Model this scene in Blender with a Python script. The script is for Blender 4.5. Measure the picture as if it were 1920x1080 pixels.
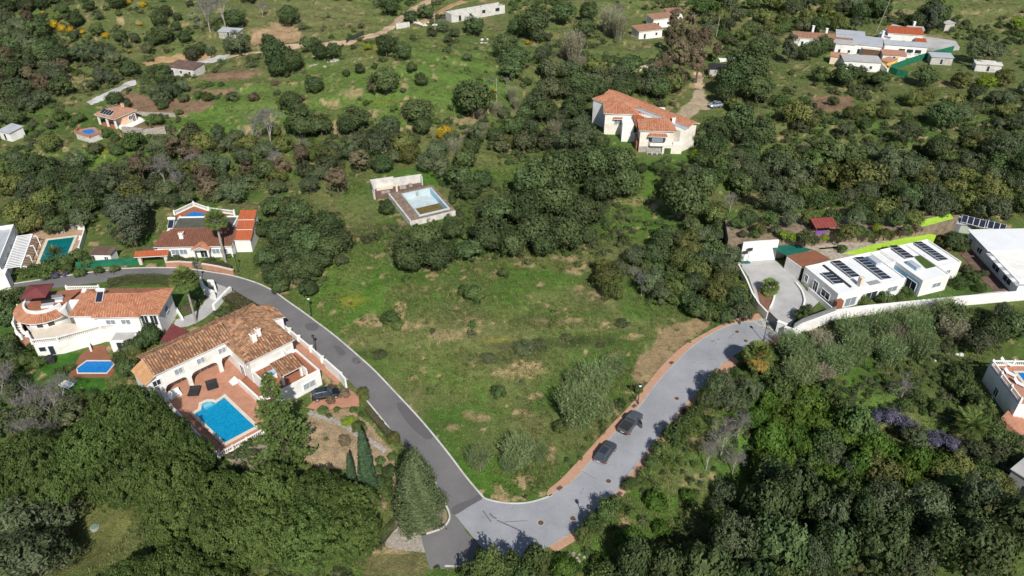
import bpy, math, random
import numpy as np
from mathutils import Vector

for _o in list(bpy.data.objects):
    bpy.data.objects.remove(_o)
SC = bpy.context.scene
COL = SC.collection
rad = math.radians

# ------------------------------------------------------------------ camera
CAM_H, FPX, PITCH = 85.0, 1450.0, rad(35.0)
cd = bpy.data.cameras.new('camera')
cam = bpy.data.objects.new('camera', cd)
COL.objects.link(cam)
cam.location = (0, 0, CAM_H)
cam.rotation_euler = (rad(90) - PITCH, 0, 0)
cd.sensor_width = 36.0
cd.lens = 36.0 * FPX / 1920.0
cd.clip_start = 0.5
cd.clip_end = 8000.0
SC.camera = cam

# ------------------------------------------------------------------ daylight
SUN_AZ, SUN_EL = 14.0, 43.0            # behind the camera, a little to the right
S = Vector((math.sin(rad(SUN_AZ)) * math.cos(rad(SUN_EL)), -math.cos(rad(SUN_AZ)) * math.cos(rad(SUN_EL)), math.sin(rad(SUN_EL))))
w = bpy.data.worlds.new('World')
SC.world = w
w.use_nodes = True
wn = w.node_tree.nodes
wn.clear()
sky = wn.new('ShaderNodeTexSky')
sky.sky_type = 'NISHITA'
sky.sun_disc = False
sky.sun_elevation = rad(SUN_EL)
sky.sun_rotation = rad(180 - SUN_AZ)
sky.altitude = 200
bg = wn.new('ShaderNodeBackground')
bg.inputs['Strength'].default_value = 0.07
wo = wn.new('ShaderNodeOutputWorld')
w.node_tree.links.new(sky.outputs[0], bg.inputs[0])
w.node_tree.links.new(bg.outputs[0], wo.inputs[0])
sd = bpy.data.lights.new('sun', 'SUN')
sd.energy = 4.5
sd.angle = rad(0.53)
sd.color = (1.0, 0.965, 0.90)
sun = bpy.data.objects.new('sun', sd)
COL.objects.link(sun)
sun.location = S * 300
sun.rotation_euler = (-S).to_track_quat('-Z', 'Y').to_euler()
SC.view_settings.view_transform = 'Standard'
SC.view_settings.look = 'None'
SC.view_settings.exposure = 0.18
SC.view_settings.gamma = 1.0
SC.view_settings.use_curve_mapping = False
SC.render.engine = 'CYCLES'
SC.cycles.max_bounces = 5
SC.cycles.diffuse_bounces = 3
SC.cycles.glossy_bounces = 2
SC.cycles.transmission_bounces = 3
SC.cycles.transparent_max_bounces = 4
SC.cycles.use_denoising = True
SC.cycles.use_adaptive_sampling = True
SC.cycles.adaptive_threshold = 0.02

# ------------------------------------------------------------------ survey: where a point of the photograph stands in the place
_cp, _sp = math.cos(PITCH), math.sin(PITCH)
def P(px, py, z=0.0):
    x, u = (px - 960) / FPX, -(py - 540) / FPX
    dy, dz = _cp + u * _sp, -_sp + u * _cp
    t = (z - CAM_H) / dz
    return (x * t, dy * t)
def proj(x, y, z):
    dz = z - CAM_H
    dep = y * _cp - dz * _sp
    up = y * _sp + dz * _cp
    return 960 + FPX * x / dep, 540 - FPX * up / dep, FPX / dep

# ------------------------------------------------------------------ numpy value noise
_rs = np.random.RandomState(7)
_lat = _rs.rand(256, 256)
def vnoise(x, y, s=1.0, off=0):
    x = np.asarray(x, float) / s + 31.7 * off + 1000
    y = np.asarray(y, float) / s + 17.3 * off + 1000
    xi, yi = np.floor(x).astype(int), np.floor(y).astype(int)
    fx, fy = x - xi, y - yi
    fx, fy = fx * fx * (3 - 2 * fx), fy * fy * (3 - 2 * fy)
    a, b = _lat[xi % 256, yi % 256], _lat[(xi + 1) % 256, yi % 256]
    c, d = _lat[xi % 256, (yi + 1) % 256], _lat[(xi + 1) % 256, (yi + 1) % 256]
    return (a * (1 - fx) + b * fx) * (1 - fy) + (c * (1 - fx) + d * fx) * fy
def fbm(x, y, s, oct=3, off=0):
    t, a, n = 0, 1, 0
    for k in range(oct):
        t = t + a * vnoise(x, y, s / 2 ** k, off + k); n += a; a *= 0.5
    return t / n
def sstep(a, b, x):
    t = np.clip((np.asarray(x, float) - a) / (b - a), 0, 1)
    return t * t * (3 - 2 * t)

# ------------------------------------------------------------------ mesh builder
def fin(o, parent=None, label=None, cat=None, group=None, kind=None):
    COL.objects.link(o)
    if parent is not None: o.parent = parent
    if label: o['label'] = label
    if cat: o['category'] = cat
    if group: o['group'] = group
    if kind: o['kind'] = kind
    return o
def thing(name, label, cat, loc=(0, 0, 0), rotz=0.0, group=None, scale=None):
    o = bpy.data.objects.new(name, None)
    o.empty_display_size = 0.3
    o.location = loc
    o.rotation_euler = (0, 0, rotz)
    if scale is not None: o.scale = scale
    return fin(o, None, label, cat, group)
class MB:
    def __init__(s): s.v = []; s.f = []; s.t = []
    def add(s, vs, fs, t=0.5):
        b = len(s.v)
        s.v.extend(vs)
        for q in fs:
            s.f.append([b + i for i in q]); s.t.append(t)
        return s
    def box(s, x0, x1, y0, y1, z0, z1, t=0.5):
        return s.prism([(x0, y0), (x1, y0), (x1, y1), (x0, y1)], z0, z1, t)
    def prism(s, poly, z0, z1, t=0.5):
        n = len(poly)
        a = sum(poly[i][0] * poly[(i + 1) % n][1] - poly[(i + 1) % n][0] * poly[i][1] for i in range(n))
        if a < 0: poly = poly[::-1]
        vs = [(x, y, z0) for x, y in poly] + [(x, y, z1) for x, y in poly]
        fs = [list(range(n))[::-1], list(range(n, 2 * n))] + [[i, (i + 1) % n, n + (i + 1) % n, n + i] for i in range(n)]
        return s.add(vs, fs, t)
    def obox(s, p, q, wid, z0, z1, t=0.5):
        dx, dy = q[0] - p[0], q[1] - p[1]
        l = math.hypot(dx, dy) or 1e-6
        nx, ny = -dy / l * wid / 2, dx / l * wid / 2
        return s.prism([(p[0] + nx, p[1] + ny), (p[0] - nx, p[1] - ny), (q[0] - nx, q[1] - ny), (q[0] + nx, q[1] + ny)], z0, z1, t)
    def tube(s, p, q, r0, r1, n=6, t=0.5, caps=True):
        p, q = Vector(p), Vector(q)
        d = (q - p)
        if d.length < 1e-6: return s
        d.normalize()
        a = d.orthogonal().normalized(); b = d.cross(a)
        vs = []
        for c, r in ((p, r0), (q, r1)):
            for k in range(n):
                an = 2 * math.pi * k / n
                vs.append(tuple(c + (a * math.cos(an) + b * math.sin(an)) * r))
        fs = [[k, (k + 1) % n, n + (k + 1) % n, n + k] for k in range(n)]
        if caps: fs += [list(range(n))[::-1], list(range(n, 2 * n))]
        return s.add(vs, fs, t)
    def lathe(s, prof, n=12, c=(0, 0, 0), t=0.5):
        vs = []
        for r, z in prof:
            for k in range(n):
                a = 2 * math.pi * k / n
                vs.append((c[0] + r * math.cos(a), c[1] + r * math.sin(a), c[2] + z))
        fs = []
        for j in range(len(prof) - 1):
            for k in range(n):
                fs.append([j * n + k, j * n + (k + 1) % n, (j + 1) * n + (k + 1) % n, (j + 1) * n + k])
        fs.append(list(range(n))[::-1]); m = (len(prof) - 1) * n
        fs.append([m + k for k in range(n)])
        return s.add(vs, fs, t)
    def mesh(s, name, mat, smooth=False):
        me = bpy.data.meshes.new(name)
        me.from_pydata([tuple(v) for v in s.v], [], s.f)
        if mat is not None: me.materials.append(mat)
        at = me.attributes.new('tint', 'FLOAT', 'FACE')
        at.data.foreach_set('value', s.t)
        if smooth: me.polygons.foreach_set('use_smooth', [True] * len(me.polygons))
        me.update()
        return me
    def build(s, name, mat, parent=None, label=None, cat=None, group=None, kind=None, smooth=False, loc=None):
        o = bpy.data.objects.new(name, s.mesh(name, mat, smooth))
        if loc is not None: o.location = loc
        return fin(o, parent, label, cat, group, kind)
def quads_mesh(name, V, tint, mat, F=None):
    """V: (n,4,3) quads; tint (n,)"""
    n = len(V)
    me = bpy.data.meshes.new(name)
    me.vertices.add(n * 4)
    me.vertices.foreach_set('co', np.ascontiguousarray(V, dtype=np.float32).reshape(-1))
    me.loops.add(n * 4)
    me.loops.foreach_set('vertex_index', np.arange(n * 4, dtype=np.int32))
    me.polygons.add(n)
    me.polygons.foreach_set('loop_start', np.arange(0, n * 4, 4, dtype=np.int32))
    me.polygons.foreach_set('loop_total', np.full(n, 4, dtype=np.int32))
    me.materials.append(mat)
    at = me.attributes.new('tint', 'FLOAT', 'FACE')
    at.data.foreach_set('value', np.ascontiguousarray(tint, dtype=np.float32))
    me.update(calc_edges=True)
    return me

# ------------------------------------------------------------------ materials
def _mat(name):
    m = bpy.data.materials.new(name)
    m.use_nodes = True
    nt = m.node_tree
    nt.nodes.clear()
    out = nt.nodes.new('ShaderNodeOutputMaterial')
    return m, nt, out
def N(nt, typ, **kw):
    n = nt.nodes.new(typ)
    for k, v in kw.items():
        if k.startswith('i_'):
            n.inputs[k[2:].replace('_', ' ')].default_value = v
        else: setattr(n, k, v)
    return n
def ramp(nt, src, stops):
    r = nt.nodes.new('ShaderNodeValToRGB')
    e = r.color_ramp.elements
    while len(e) < len(stops): e.new(0.5)
    for i, (p, c) in enumerate(stops):
        e[i].position = p; e[i].color = (*c, 1) if len(c) == 3 else c
    nt.links.new(src, r.inputs[0])
    return r.outputs[0]
def noise(nt, co, scale, detail=3, rough=0.6, dist=0.0):
    n = N(nt, 'ShaderNodeTexNoise')
    n.inputs['Scale'].default_value = scale
    n.inputs['Detail'].default_value = detail
    n.inputs['Roughness'].default_value = rough
    n.inputs['Distortion'].default_value = dist
    if co is not None: nt.links.new(co, n.inputs['Vector'])
    return n.outputs['Fac']
def mixc(nt, fac, a, b, mode='MIX'):
    m = nt.nodes.new('ShaderNodeMix')
    m.data_type = 'RGBA'; m.blend_type = mode
    for sock, v in ((m.inputs[0], fac), (m.inputs[6], a), (m.inputs[7], b)):
        if hasattr(v, 'is_linked'): nt.links.new(v, sock)
        elif isinstance(v, (int, float)): sock.default_value = v
        else: sock.default_value = (*v, 1)
    return m.outputs[2]
def princ(nt, out, col, rough=0.8, spec=0.3, metal=0.0, bump=None, bstr=0.3, bdist=0.05, coat=0.0):
    p = N(nt, 'ShaderNodeBsdfPrincipled')
    if hasattr(col, 'is_linked'): nt.links.new(col, p.inputs['Base Color'])
    else: p.inputs['Base Color'].default_value = (*col, 1)
    if hasattr(rough, 'is_linked'): nt.links.new(rough, p.inputs['Roughness'])
    else: p.inputs['Roughness'].default_value = rough
    p.inputs['Specular IOR Level'].default_value = spec
    p.inputs['Metallic'].default_value = metal
    p.inputs['Coat Weight'].default_value = coat
    if bump is not None:
        b = N(nt, 'ShaderNodeBump'); b.inputs['Strength'].default_value = bstr; b.inputs['Distance'].default_value = bdist
        nt.links.new(bump, b.inputs['Height']); nt.links.new(b.outputs[0], p.inputs['Normal'])
    nt.links.new(p.outputs[0], out.inputs[0])
    return p
def objco(nt):
    return N(nt, 'ShaderNodeTexCoord').outputs['Object']
def worldpos(nt):
    return N(nt, 'ShaderNodeNewGeometry').outputs['Position']
def tintout(nt):
    return N(nt, 'ShaderNodeAttribute', attribute_name='tint').outputs['Fac']
def M_plain(name, col, var=0.12, scale=1.5, rough=0.8, spec=0.3, metal=0.0, bump=0.15, stain=None, coat=0.0):
    """a surface of one colour with uneven wear of its own"""
    m, nt, out = _mat(name)
    co = worldpos(nt)
    n1, n2 = noise(nt, co, scale, 4, 0.65), noise(nt, co, scale * 9, 2)
    lo = tuple(c * (1 - var * 2) for c in col); hi = tuple(min(1, c * (1 + var)) for c in col)
    c = ramp(nt, n1, [(0.28, lo), (0.55, col), (0.8, hi)])
    if stain:
        f = ramp(nt, noise(nt, co, scale * 0.6, 5, 0.7), [(0.52, (0, 0, 0)), (0.75, (1, 1, 1))])
        c = mixc(nt, f, c, stain)
    princ(nt, out, c, rough, spec, metal, n2, bump, 0.03, coat)
    return m
def M_tile(name, cols, lichen, lich_amt):
    """barrel tiles: every tile its own fired colour, lichen in patches"""
    m, nt, out = _mat(name)
    co = worldpos(nt)
    t = tintout(nt)
    c = ramp(nt, t, [(i / (len(cols) - 1), cc) for i, cc in enumerate(cols)])
    n = noise(nt, co, 1.1, 5, 0.75)
    f = ramp(nt, n, [(0.62 - lich_amt * 0.3, (0, 0, 0)), (0.75 - lich_amt * 0.1, (1, 1, 1))])
    c = mixc(nt, f, c, lichen)
    n2 = noise(nt, co, 7, 3)
    c = mixc(nt, 0.35, c, ramp(nt, n2, [(0.3, (0.1, 0.06, 0.04)), (0.7, (0.75, 0.5, 0.36))]), 'OVERLAY')
    princ(nt, out, c, 0.85, 0.2, 0, n2, 0.2, 0.02)
    return m
LF = 1.3
def M_leaf(name, cols, transl=0.22, obj_var=0.32, hue=(.479, .512)):
    """leaves: tint per clump, hue shift per plant"""
    m, nt, out = _mat(name)
    t = tintout(nt)
    cols = [(min(.8, cc[0] * LF * .97), min(.8, cc[1] * LF * 1.03), min(.8, cc[2] * LF * 1.1)) for cc in cols]
    c = ramp(nt, t, [(i / (len(cols) - 1), cc) for i, cc in enumerate(cols)])
    oi = N(nt, 'ShaderNodeObjectInfo')
    hsv = N(nt, 'ShaderNodeHueSaturation')
    mr = N(nt, 'ShaderNodeMapRange'); mr.inputs['To Min'].default_value = 1 - obj_var; mr.inputs['To Max'].default_value = 1 + obj_var
    nt.links.new(oi.outputs['Random'], mr.inputs['Value'])
    nt.links.new(mr.outputs[0], hsv.inputs['Value'])
    m2 = N(nt, 'ShaderNodeMath', operation='MULTIPLY'); m2.inputs[1].default_value = 7.31
    m3 = N(nt, 'ShaderNodeMath', operation='FRACT')
    nt.links.new(oi.outputs['Random'], m2.inputs[0]); nt.links.new(m2.outputs[0], m3.inputs[0])
    mh = N(nt, 'ShaderNodeMapRange'); mh.inputs['To Min'].default_value = hue[0]; mh.inputs['To Max'].default_value = hue[1]
    nt.links.new(m3.outputs[0], mh.inputs['Value']); nt.links.new(mh.outputs[0], hsv.inputs['Hue'])
    nt.links.new(c, hsv.inputs['Color'])
    p = N(nt, 'ShaderNodeBsdfPrincipled')
    p.inputs['Roughness'].default_value = 0.65
    p.inputs['Specular IOR Level'].default_value = 0.22
    nt.links.new(hsv.outputs[0], p.inputs['Base Color'])
    tr = N(nt, 'ShaderNodeBsdfTranslucent')
    yel = mixc(nt, 1.0, hsv.outputs[0], (1.0, 1.15, 0.5), 'MULTIPLY')
    nt.links.new(yel, tr.inputs['Color'])
    mx = N(nt, 'ShaderNodeMixShader'); mx.inputs[0].default_value = transl
    nt.links.new(p.outputs[0], mx.inputs[1]); nt.links.new(tr.outputs[0], mx.inputs[2])
    nt.links.new(mx.outputs[0], out.inputs[0])
    return m
MT = {}
MT['white'] = M_plain('white_render', (0.82, 0.805, 0.77), 0.06, 0.5, 0.85, 0.2, stain=(0.62, 0.58, 0.51))
MT['whitemetal'] = M_plain('white_metal', (0.78, 0.79, 0.80), 0.03, 0.4, 0.5, 0.4)
MT['warmwhite'] = M_plain('warm_white_render', (0.80, 0.745, 0.655), 0.07, 0.5, 0.85, 0.2, stain=(0.60, 0.53, 0.44))
MT['cream'] = M_plain('cream_render', (0.72, 0.62, 0.47), 0.06, 0.5, 0.85, 0.2)
MT['peach'] = M_plain('peach_render', (0.80, 0.52, 0.36), 0.06, 0.5, 0.85, 0.2)
MT['yellow'] = M_plain('ochre_render', (0.75, 0.48, 0.14), 0.06, 0.5, 0.85, 0.2)
MT['greywall'] = M_plain('weathered_render', (0.50, 0.47, 0.43), 0.14, 0.7, 0.9, 0.2, stain=(0.30, 0.27, 0.23))
MT['oldwhite'] = M_plain('old_whitewash', (0.62, 0.60, 0.56), 0.12, 0.8, 0.9, 0.2, stain=(0.36, 0.33, 0.29))
MT['concrete'] = M_plain('pale_concrete', (0.44, 0.43, 0.42), 0.10, 0.35, 0.85, 0.25, stain=(0.36, 0.35, 0.34))
MT['greyconc'] = M_plain('grey_concrete', (0.33, 0.32, 0.32), 0.12, 0.4, 0.85, 0.25)
MT['stone'] = M_plain('rubble_stone', (0.40, 0.36, 0.31), 0.3, 2.2, 0.9, 0.2, bump=0.6)
MT['terracotta'] = M_plain('terracotta_paving', (0.46, 0.23, 0.15), 0.12, 0.8, 0.8, 0.25, stain=(0.36, 0.20, 0.14))
MT['redbrown'] = M_plain('red_brown_terrace', (0.33, 0.13, 0.075), 0.12, 0.8, 0.8, 0.25)
MT['maroon'] = M_plain('maroon_canvas', (0.19, 0.055, 0.055), 0.1, 0.8, 0.9, 0.1)
MT['darkgrey'] = M_plain('charcoal_fabric', (0.035, 0.033, 0.035), 0.15, 1.2, 0.9, 0.2)
MT['greymetal'] = M_plain('grey_metal', (0.16, 0.17, 0.18), 0.06, 0.8, 0.45, 0.5)
MT['darkmetal'] = M_plain('dark_metal', (0.03, 0.032, 0.035), 0.1, 1.5, 0.45, 0.5)
MT['steel'] = M_plain('steel', (0.55, 0.56, 0.58), 0.06, 1.0, 0.35, 0.5, 0.6)
MT['wood'] = M_plain('brown_wood', (0.17, 0.10, 0.06), 0.2, 1.5, 0.8, 0.2)
MT['greensheet'] = M_plain('green_sheet_roof', (0.015, 0.13, 0.10), 0.1, 0.7, 0.6, 0.3)
MT['brownsheet'] = M_plain('brown_sheet_roof', (0.25, 0.105, 0.06), 0.1, 0.7, 0.75, 0.25)
MT['redsheet'] = M_plain('red_sheet_roof', (0.26, 0.06, 0.05), 0.1, 0.7, 0.6, 0.3)
MT['brownfelt'] = M_plain('brown_weathered_roof', (0.15, 0.095, 0.075), 0.15, 0.8, 0.9, 0.2, stain=(0.25, 0.19, 0.16))
MT['greysheet'] = M_plain('grey_sheet_roof', (0.44, 0.46, 0.49), 0.08, 0.5, 0.5, 0.4)
MT['olivefelt'] = M_plain('olive_roof_coating', (0.10, 0.105, 0.08), 0.12, 0.7, 0.9, 0.2)
MT['artlawn'] = M_plain('artificial_turf', (0.07, 0.11, 0.03), 0.15, 1.5, 0.95, 0.1)
MT['turflime'] = M_plain('bright_lime_turf', (0.38, 0.60, 0.06), 0.1, 0.8, 0.95, 0.1)
MT['greennet'] = M_plain('green_netting', (0.02, 0.16, 0.09), 0.2, 1.0, 0.8, 0.2)
MT['bluewall'] = M_plain('pale_blue_render', (0.28, 0.48, 0.68), 0.05, 0.5, 0.85, 0.2)
MT['purple'] = M_plain('purple_paint', (0.20, 0.08, 0.34), 0.05, 0.5, 0.8, 0.2)
MT['coping'] = M_plain('pale_pool_coping', (0.66, 0.58, 0.48), 0.06, 1.0, 0.8, 0.25)
MT['iron'] = M_plain('rusty_iron_cover', (0.13, 0.075, 0.05), 0.2, 4, 0.8, 0.3)
MT['bark'] = M_plain('grey_brown_bark', (0.13, 0.10, 0.075), 0.25, 3, 0.9, 0.1, bump=0.6)
MT['palebark'] = M_plain('pale_bark', (0.36, 0.33, 0.28), 0.2, 3, 0.9, 0.1, bump=0.4)
MT['rubber'] = M_plain('tyre_rubber', (0.02, 0.02, 0.02), 0.1, 3, 0.8, 0.2)
MT['lampglass'] = M_plain('milky_globe', (0.8, 0.8, 0.78), 0.02, 1, 0.3, 0.5)
MT['redlight'] = M_plain('red_lens', (0.35, 0.01, 0.01), 0.02, 1, 0.2, 0.5)
def M_glass(name, col, rough=0.08):
    m, nt, out = _mat(name)
    princ(nt, out, col, rough, 0.6)
    return m
MT['glass'] = M_glass('dark_glass', (0.03, 0.04, 0.05))
MT['carglass'] = M_glass('tinted_car_glass', (0.045, 0.06, 0.075), 0.03)
MT['paleglass'] = M_glass('curtained_glass', (0.24, 0.27, 0.30), 0.25)
def M_carpaint(name, col):
    m, nt, out = _mat(name)
    lw = N(nt, 'ShaderNodeTexNoise'); lw.inputs['Scale'].default_value = 3
    c = mixc(nt, lw.outputs['Fac'], tuple(x * 0.9 for x in col), tuple(x * 1.1 for x in col))
    princ(nt, out, c, 0.3, 0.5, 0.3, coat=1.0)
    return m
MT['paint_grey'] = M_carpaint('gunmetal_car_paint', (0.075, 0.082, 0.095))
MT['paint_slate'] = M_carpaint('slate_car_paint', (0.10, 0.112, 0.13))
MT['paint_black'] = M_carpaint('black_car_paint', (0.012, 0.016, 0.02))
MT['paint_silver'] = M_carpaint('silver_blue_car_paint', (0.42, 0.47, 0.55))
def M_solar():
    m, nt, out = _mat('solar_cells')
    co = objco(nt)
    br = N(nt, 'ShaderNodeTexBrick')
    br.offset = 0.0
    for k, v in (('Scale', 1.0), ('Mortar Size', 0.012), ('Brick Width', 0.17), ('Row Height', 0.17)): br.inputs[k].default_value = v
    br.inputs['Color1'].default_value = (0.012, 0.016, 0.032, 1); br.inputs['Color2'].default_value = (0.016, 0.02, 0.04, 1)
    br.inputs['Mortar'].default_value = (0.05, 0.055, 0.07, 1)
    nt.links.new(co, br.inputs['Vector'])
    princ(nt, out, br.outputs['Color'], 0.22, 0.4)
    return m
MT['solar'] = M_solar()
def M_water(name, col, col2, rip=5.0):
    m, nt, out = _mat(name)
    co = worldpos(nt)
    vo = N(nt, 'ShaderNodeTexVoronoi', feature='SMOOTH_F1'); vo.inputs['Scale'].default_value = rip
    nt.links.new(co, vo.inputs['Vector'])
    n = noise(nt, co, rip * 0.7, 3, 0.6, 0.6)
    c = mixc(nt, ramp(nt, n, [(0.35, (0, 0, 0)), (0.7, (1, 1, 1))]), col, col2)
    princ(nt, out, c, 0.06, 0.5, 0, n, 0.25, 0.05)
    return m
MT['water'] = M_water('pool_water', (0.002, 0.20, 0.40), (0.01, 0.32, 0.55))
MT['waterblue'] = M_water('deep_blue_pool_water', (0.006, 0.15, 0.48), (0.02, 0.24, 0.60))
MT['watergreen'] = M_water('green_pool_water', (0.0, 0.12, 0.13), (0.004, 0.17, 0.17), 3.0)
MT['waterslime'] = M_plain('stagnant_water', (0.17, 0.12, 0.03), 0.25, 1.2, 0.35, 0.4)
MT['poolpale'] = M_plain('pale_blue_pool_plaster', (0.50, 0.58, 0.60), 0.08, 0.6, 0.8, 0.2, stain=(0.36, 0.36, 0.33))
MT['poolblue'] = M_plain('faded_blue_pool_wall', (0.36, 0.60, 0.70), 0.08, 0.6, 0.8, 0.2)
def M_road(name, col, var, crack):
    m, nt, out = _mat(name)
    co = worldpos(nt)
    n1, n2, n3 = noise(nt, co, 0.16, 4, 0.6), noise(nt, co, 2.2, 4, 0.7), noise(nt, co, 22, 2, 0.7)
    c = ramp(nt, n1, [(0.3, tuple(x * (1 - var) for x in col)), (0.7, tuple(x * (1 + var) for x in col))])
    c = mixc(nt, 0.18, c, ramp(nt, n2, [(0.3, (0.36, 0.36, 0.36)), (0.7, (0.62, 0.62, 0.62))]), 'OVERLAY')
    c = mixc(nt, 0.2, c, ramp(nt, n3, [(0.3, (0.3, 0.3, 0.3)), (0.7, (0.7, 0.7, 0.7))]), 'OVERLAY')
    vo = N(nt, 'ShaderNodeTexVoronoi', feature='DISTANCE_TO_EDGE'); vo.inputs['Scale'].default_value = 0.11
    wob = N(nt, 'ShaderNodeVectorMath', operation='ADD')
    nz = N(nt, 'ShaderNodeTexNoise'); nz.inputs['Scale'].default_value = 0.5; nt.links.new(co, nz.inputs['Vector'])
    sc_ = N(nt, 'ShaderNodeVectorMath', operation='SCALE'); sc_.inputs['Scale'].default_value = 4.0
    nt.links.new(nz.outputs['Color'], sc_.inputs[0]); nt.links.new(co, wob.inputs[0]); nt.links.new(sc_.outputs[0], wob.inputs[1])
    nt.links.new(wob.outputs[0], vo.inputs['Vector'])
    f = ramp(nt, vo.outputs['Distance'], [(0.0, (crack,) * 3), (0.008, (0, 0, 0))])
    f2 = mixc(nt, 1.0, f, ramp(nt, noise(nt, co, 0.25, 3), [(0.5, (0, 0, 0)), (0.62, (1, 1, 1))]), 'MULTIPLY')
    c = mixc(nt, f2, c, tuple(x * 0.55 for x in col))
    princ(nt, out, c, 0.9, 0.25, 0, n3, 0.3, 0.02)
    return m
MT['asphalt'] = M_road('dark_asphalt', (0.165, 0.157, 0.158), 0.16, 0.5)
MT['asphalt2'] = M_road('patched_asphalt', (0.118, 0.113, 0.116), 0.07, 0.0)
MT['roadlight'] = M_road('sun_bleached_road', (0.300, 0.306, 0.325), 0.16, 0.9)
MT['kerb'] = M_plain('white_kerb', (0.60, 0.58, 0.55), 0.15, 0.7, 0.85, 0.2, stain=(0.42, 0.40, 0.36))
MT['kerbgrey'] = M_plain('grey_kerb', (0.40, 0.38, 0.36), 0.12, 0.7, 0.85, 0.2)
def M_brick():
    m, nt, out = _mat('brick_paving')
    co = worldpos(nt)
    br = N(nt, 'ShaderNodeTexBrick')
    for k, v in (('Scale', 1.0), ('Mortar Size', 0.02), ('Brick Width', 0.45), ('Row Height', 0.22), ('Bias', 0.0)): br.inputs[k].default_value = v
    br.inputs['Color1'].default_value = (0.46, 0.235, 0.145, 1); br.inputs['Color2'].default_value = (0.55, 0.31, 0.20, 1)
    br.inputs['Mortar'].default_value = (0.36, 0.25, 0.19, 1)
    mp = N(nt, 'ShaderNodeMapping'); mp.inputs['Rotation'].default_value[2] = rad(35)
    nt.links.new(co, mp.inputs[0]); nt.links.new(mp.outputs[0], br.inputs['Vector'])
    n = noise(nt, co, 0.7, 4, 0.7)
    c = mixc(nt, ramp(nt, n, [(0.45, (0, 0, 0)), (0.8, (0.7, 0.7, 0.7))]), br.outputs['Color'], (0.38, 0.30, 0.22))
    princ(nt, out, c, 0.85, 0.2, 0, n, 0.2, 0.02)
    return m
MT['brick'] = M_brick()
TL = {}
TL['old'] = M_tile('old_mottled_tiles', [(0.15, 0.085, 0.055), (0.31, 0.165, 0.09), (0.43, 0.25, 0.14), (0.54, 0.36, 0.23), (0.36, 0.21, 0.125), (0.25, 0.17, 0.12)], (0.13, 0.10, 0.075), 0.6)
TL['orange'] = M_tile('orange_tiles', [(0.33, 0.15, 0.09), (0.43, 0.21, 0.13), (0.51, 0.28, 0.18), (0.40, 0.19, 0.115)], (0.24, 0.14, 0.09), 0.3)
TL['brown'] = M_tile('brown_tiles', [(0.17, 0.085, 0.06), (0.22, 0.11, 0.075), (0.26, 0.13, 0.09)], (0.14, 0.09, 0.065), 0.3)
TL['red'] = M_tile('fresh_red_tiles', [(0.40, 0.12, 0.055), (0.46, 0.15, 0.07), (0.50, 0.17, 0.08)], (0.32, 0.11, 0.06), 0.0)
TL['faded'] = M_tile('faded_tiles', [(0.34, 0.20, 0.14), (0.42, 0.26, 0.18), (0.48, 0.31, 0.23)], (0.27, 0.20, 0.16), 0.4)
TL['sand'] = M_tile('sandy_tiles', [(0.45, 0.28, 0.15), (0.52, 0.33, 0.18), (0.56, 0.38, 0.22)], (0.40, 0.26, 0.15), 0.1)
# ------------------------------------------------------------------ road edges (surveyed from the photograph, on level ground)
def cat(pts, n=6):
    out = []
    for i in range(len(pts) - 1):
        p0, p1, p2, p3 = pts[max(i - 1, 0)], pts[i], pts[i + 1], pts[min(i + 2, len(pts) - 1)]
        for k in range(n):
            t = k / n
            out.append(tuple(0.5 * (2 * b + (c - a) * t + (2 * a - 5 * b + 4 * c - d) * t * t + (3 * b - a - 3 * c + d) * t ** 3) for a, b, c, d in zip(p0, p1, p2, p3)))
    out.append(tuple(pts[-1]))
    return out
def W(pts, z=0.0): return [P(a, b, z) for a, b in pts]
RA_UP = W([(-260, 590), (-120, 556), (0, 537), (60, 528), (105, 521), (160, 513), (230, 505), (300, 503), (350, 505), (400, 512), (439, 519), (481, 532), (512, 547), (537, 565), (560, 581), (586, 600), (627, 631), (677, 674), (705, 700), (740, 737), (780, 780), (810, 815), (842, 855), (872, 895), (897, 925), (905, 934)])
RA_LO = W([(-300, 622), (-120, 582), (0, 557), (60, 546), (110, 539), (200, 528), (260, 521), (330, 518), (375, 521), (410, 533), (436, 547), (470, 568), (505, 590), (525, 605), (565, 636), (596, 661), (627, 690), (650, 710), (690, 752), (732, 804), (780, 858), (812, 895), (826, 925), (842, 957), (844, 975), (830, 992), (800, 1003), (790, 1005)])
RB_L = W([(905, 934), (917, 939), (950, 945), (990, 944), (1030, 932), (1065, 912), (1080, 898), (1105, 870), (1150, 816), (1200, 763), (1232, 720), (1262, 687), (1300, 650), (1330, 630), (1363, 613), (1393, 605), (1413, 604)])
RB_R = W([(940, 1062), (985, 1046), (1026, 1025), (1080, 992), (1112, 962), (1145, 932), (1180, 887), (1217, 840), (1250, 798), (1283, 760), (1317, 722), (1345, 690), (1372, 668), (1400, 652), (1430, 641), (1449, 633)])
RA_UPc, RA_LOc, RB_Lc, RB_Rc = cat(RA_UP), cat(RA_LO), cat(RB_L), cat(RB_R)
ROADSEG = []
for e in (RA_UP, RA_LO, RB_L, RB_R):
    ROADSEG += list(zip(e[:-1], e[1:]))
def road_dist(x, y):
    d = np.full(np.shape(x), 1e9)
    for (a, b) in ROADSEG:
        vx, vy = b[0] - a[0], b[1] - a[1]
        L2 = vx * vx + vy * vy + 1e-9
        t = np.clip(((x - a[0]) * vx + (y - a[1]) * vy) / L2, 0, 1)
        d = np.minimum(d, np.hypot(x - a[0] - t * vx, y - a[1] - t * vy))
    return d
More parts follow.
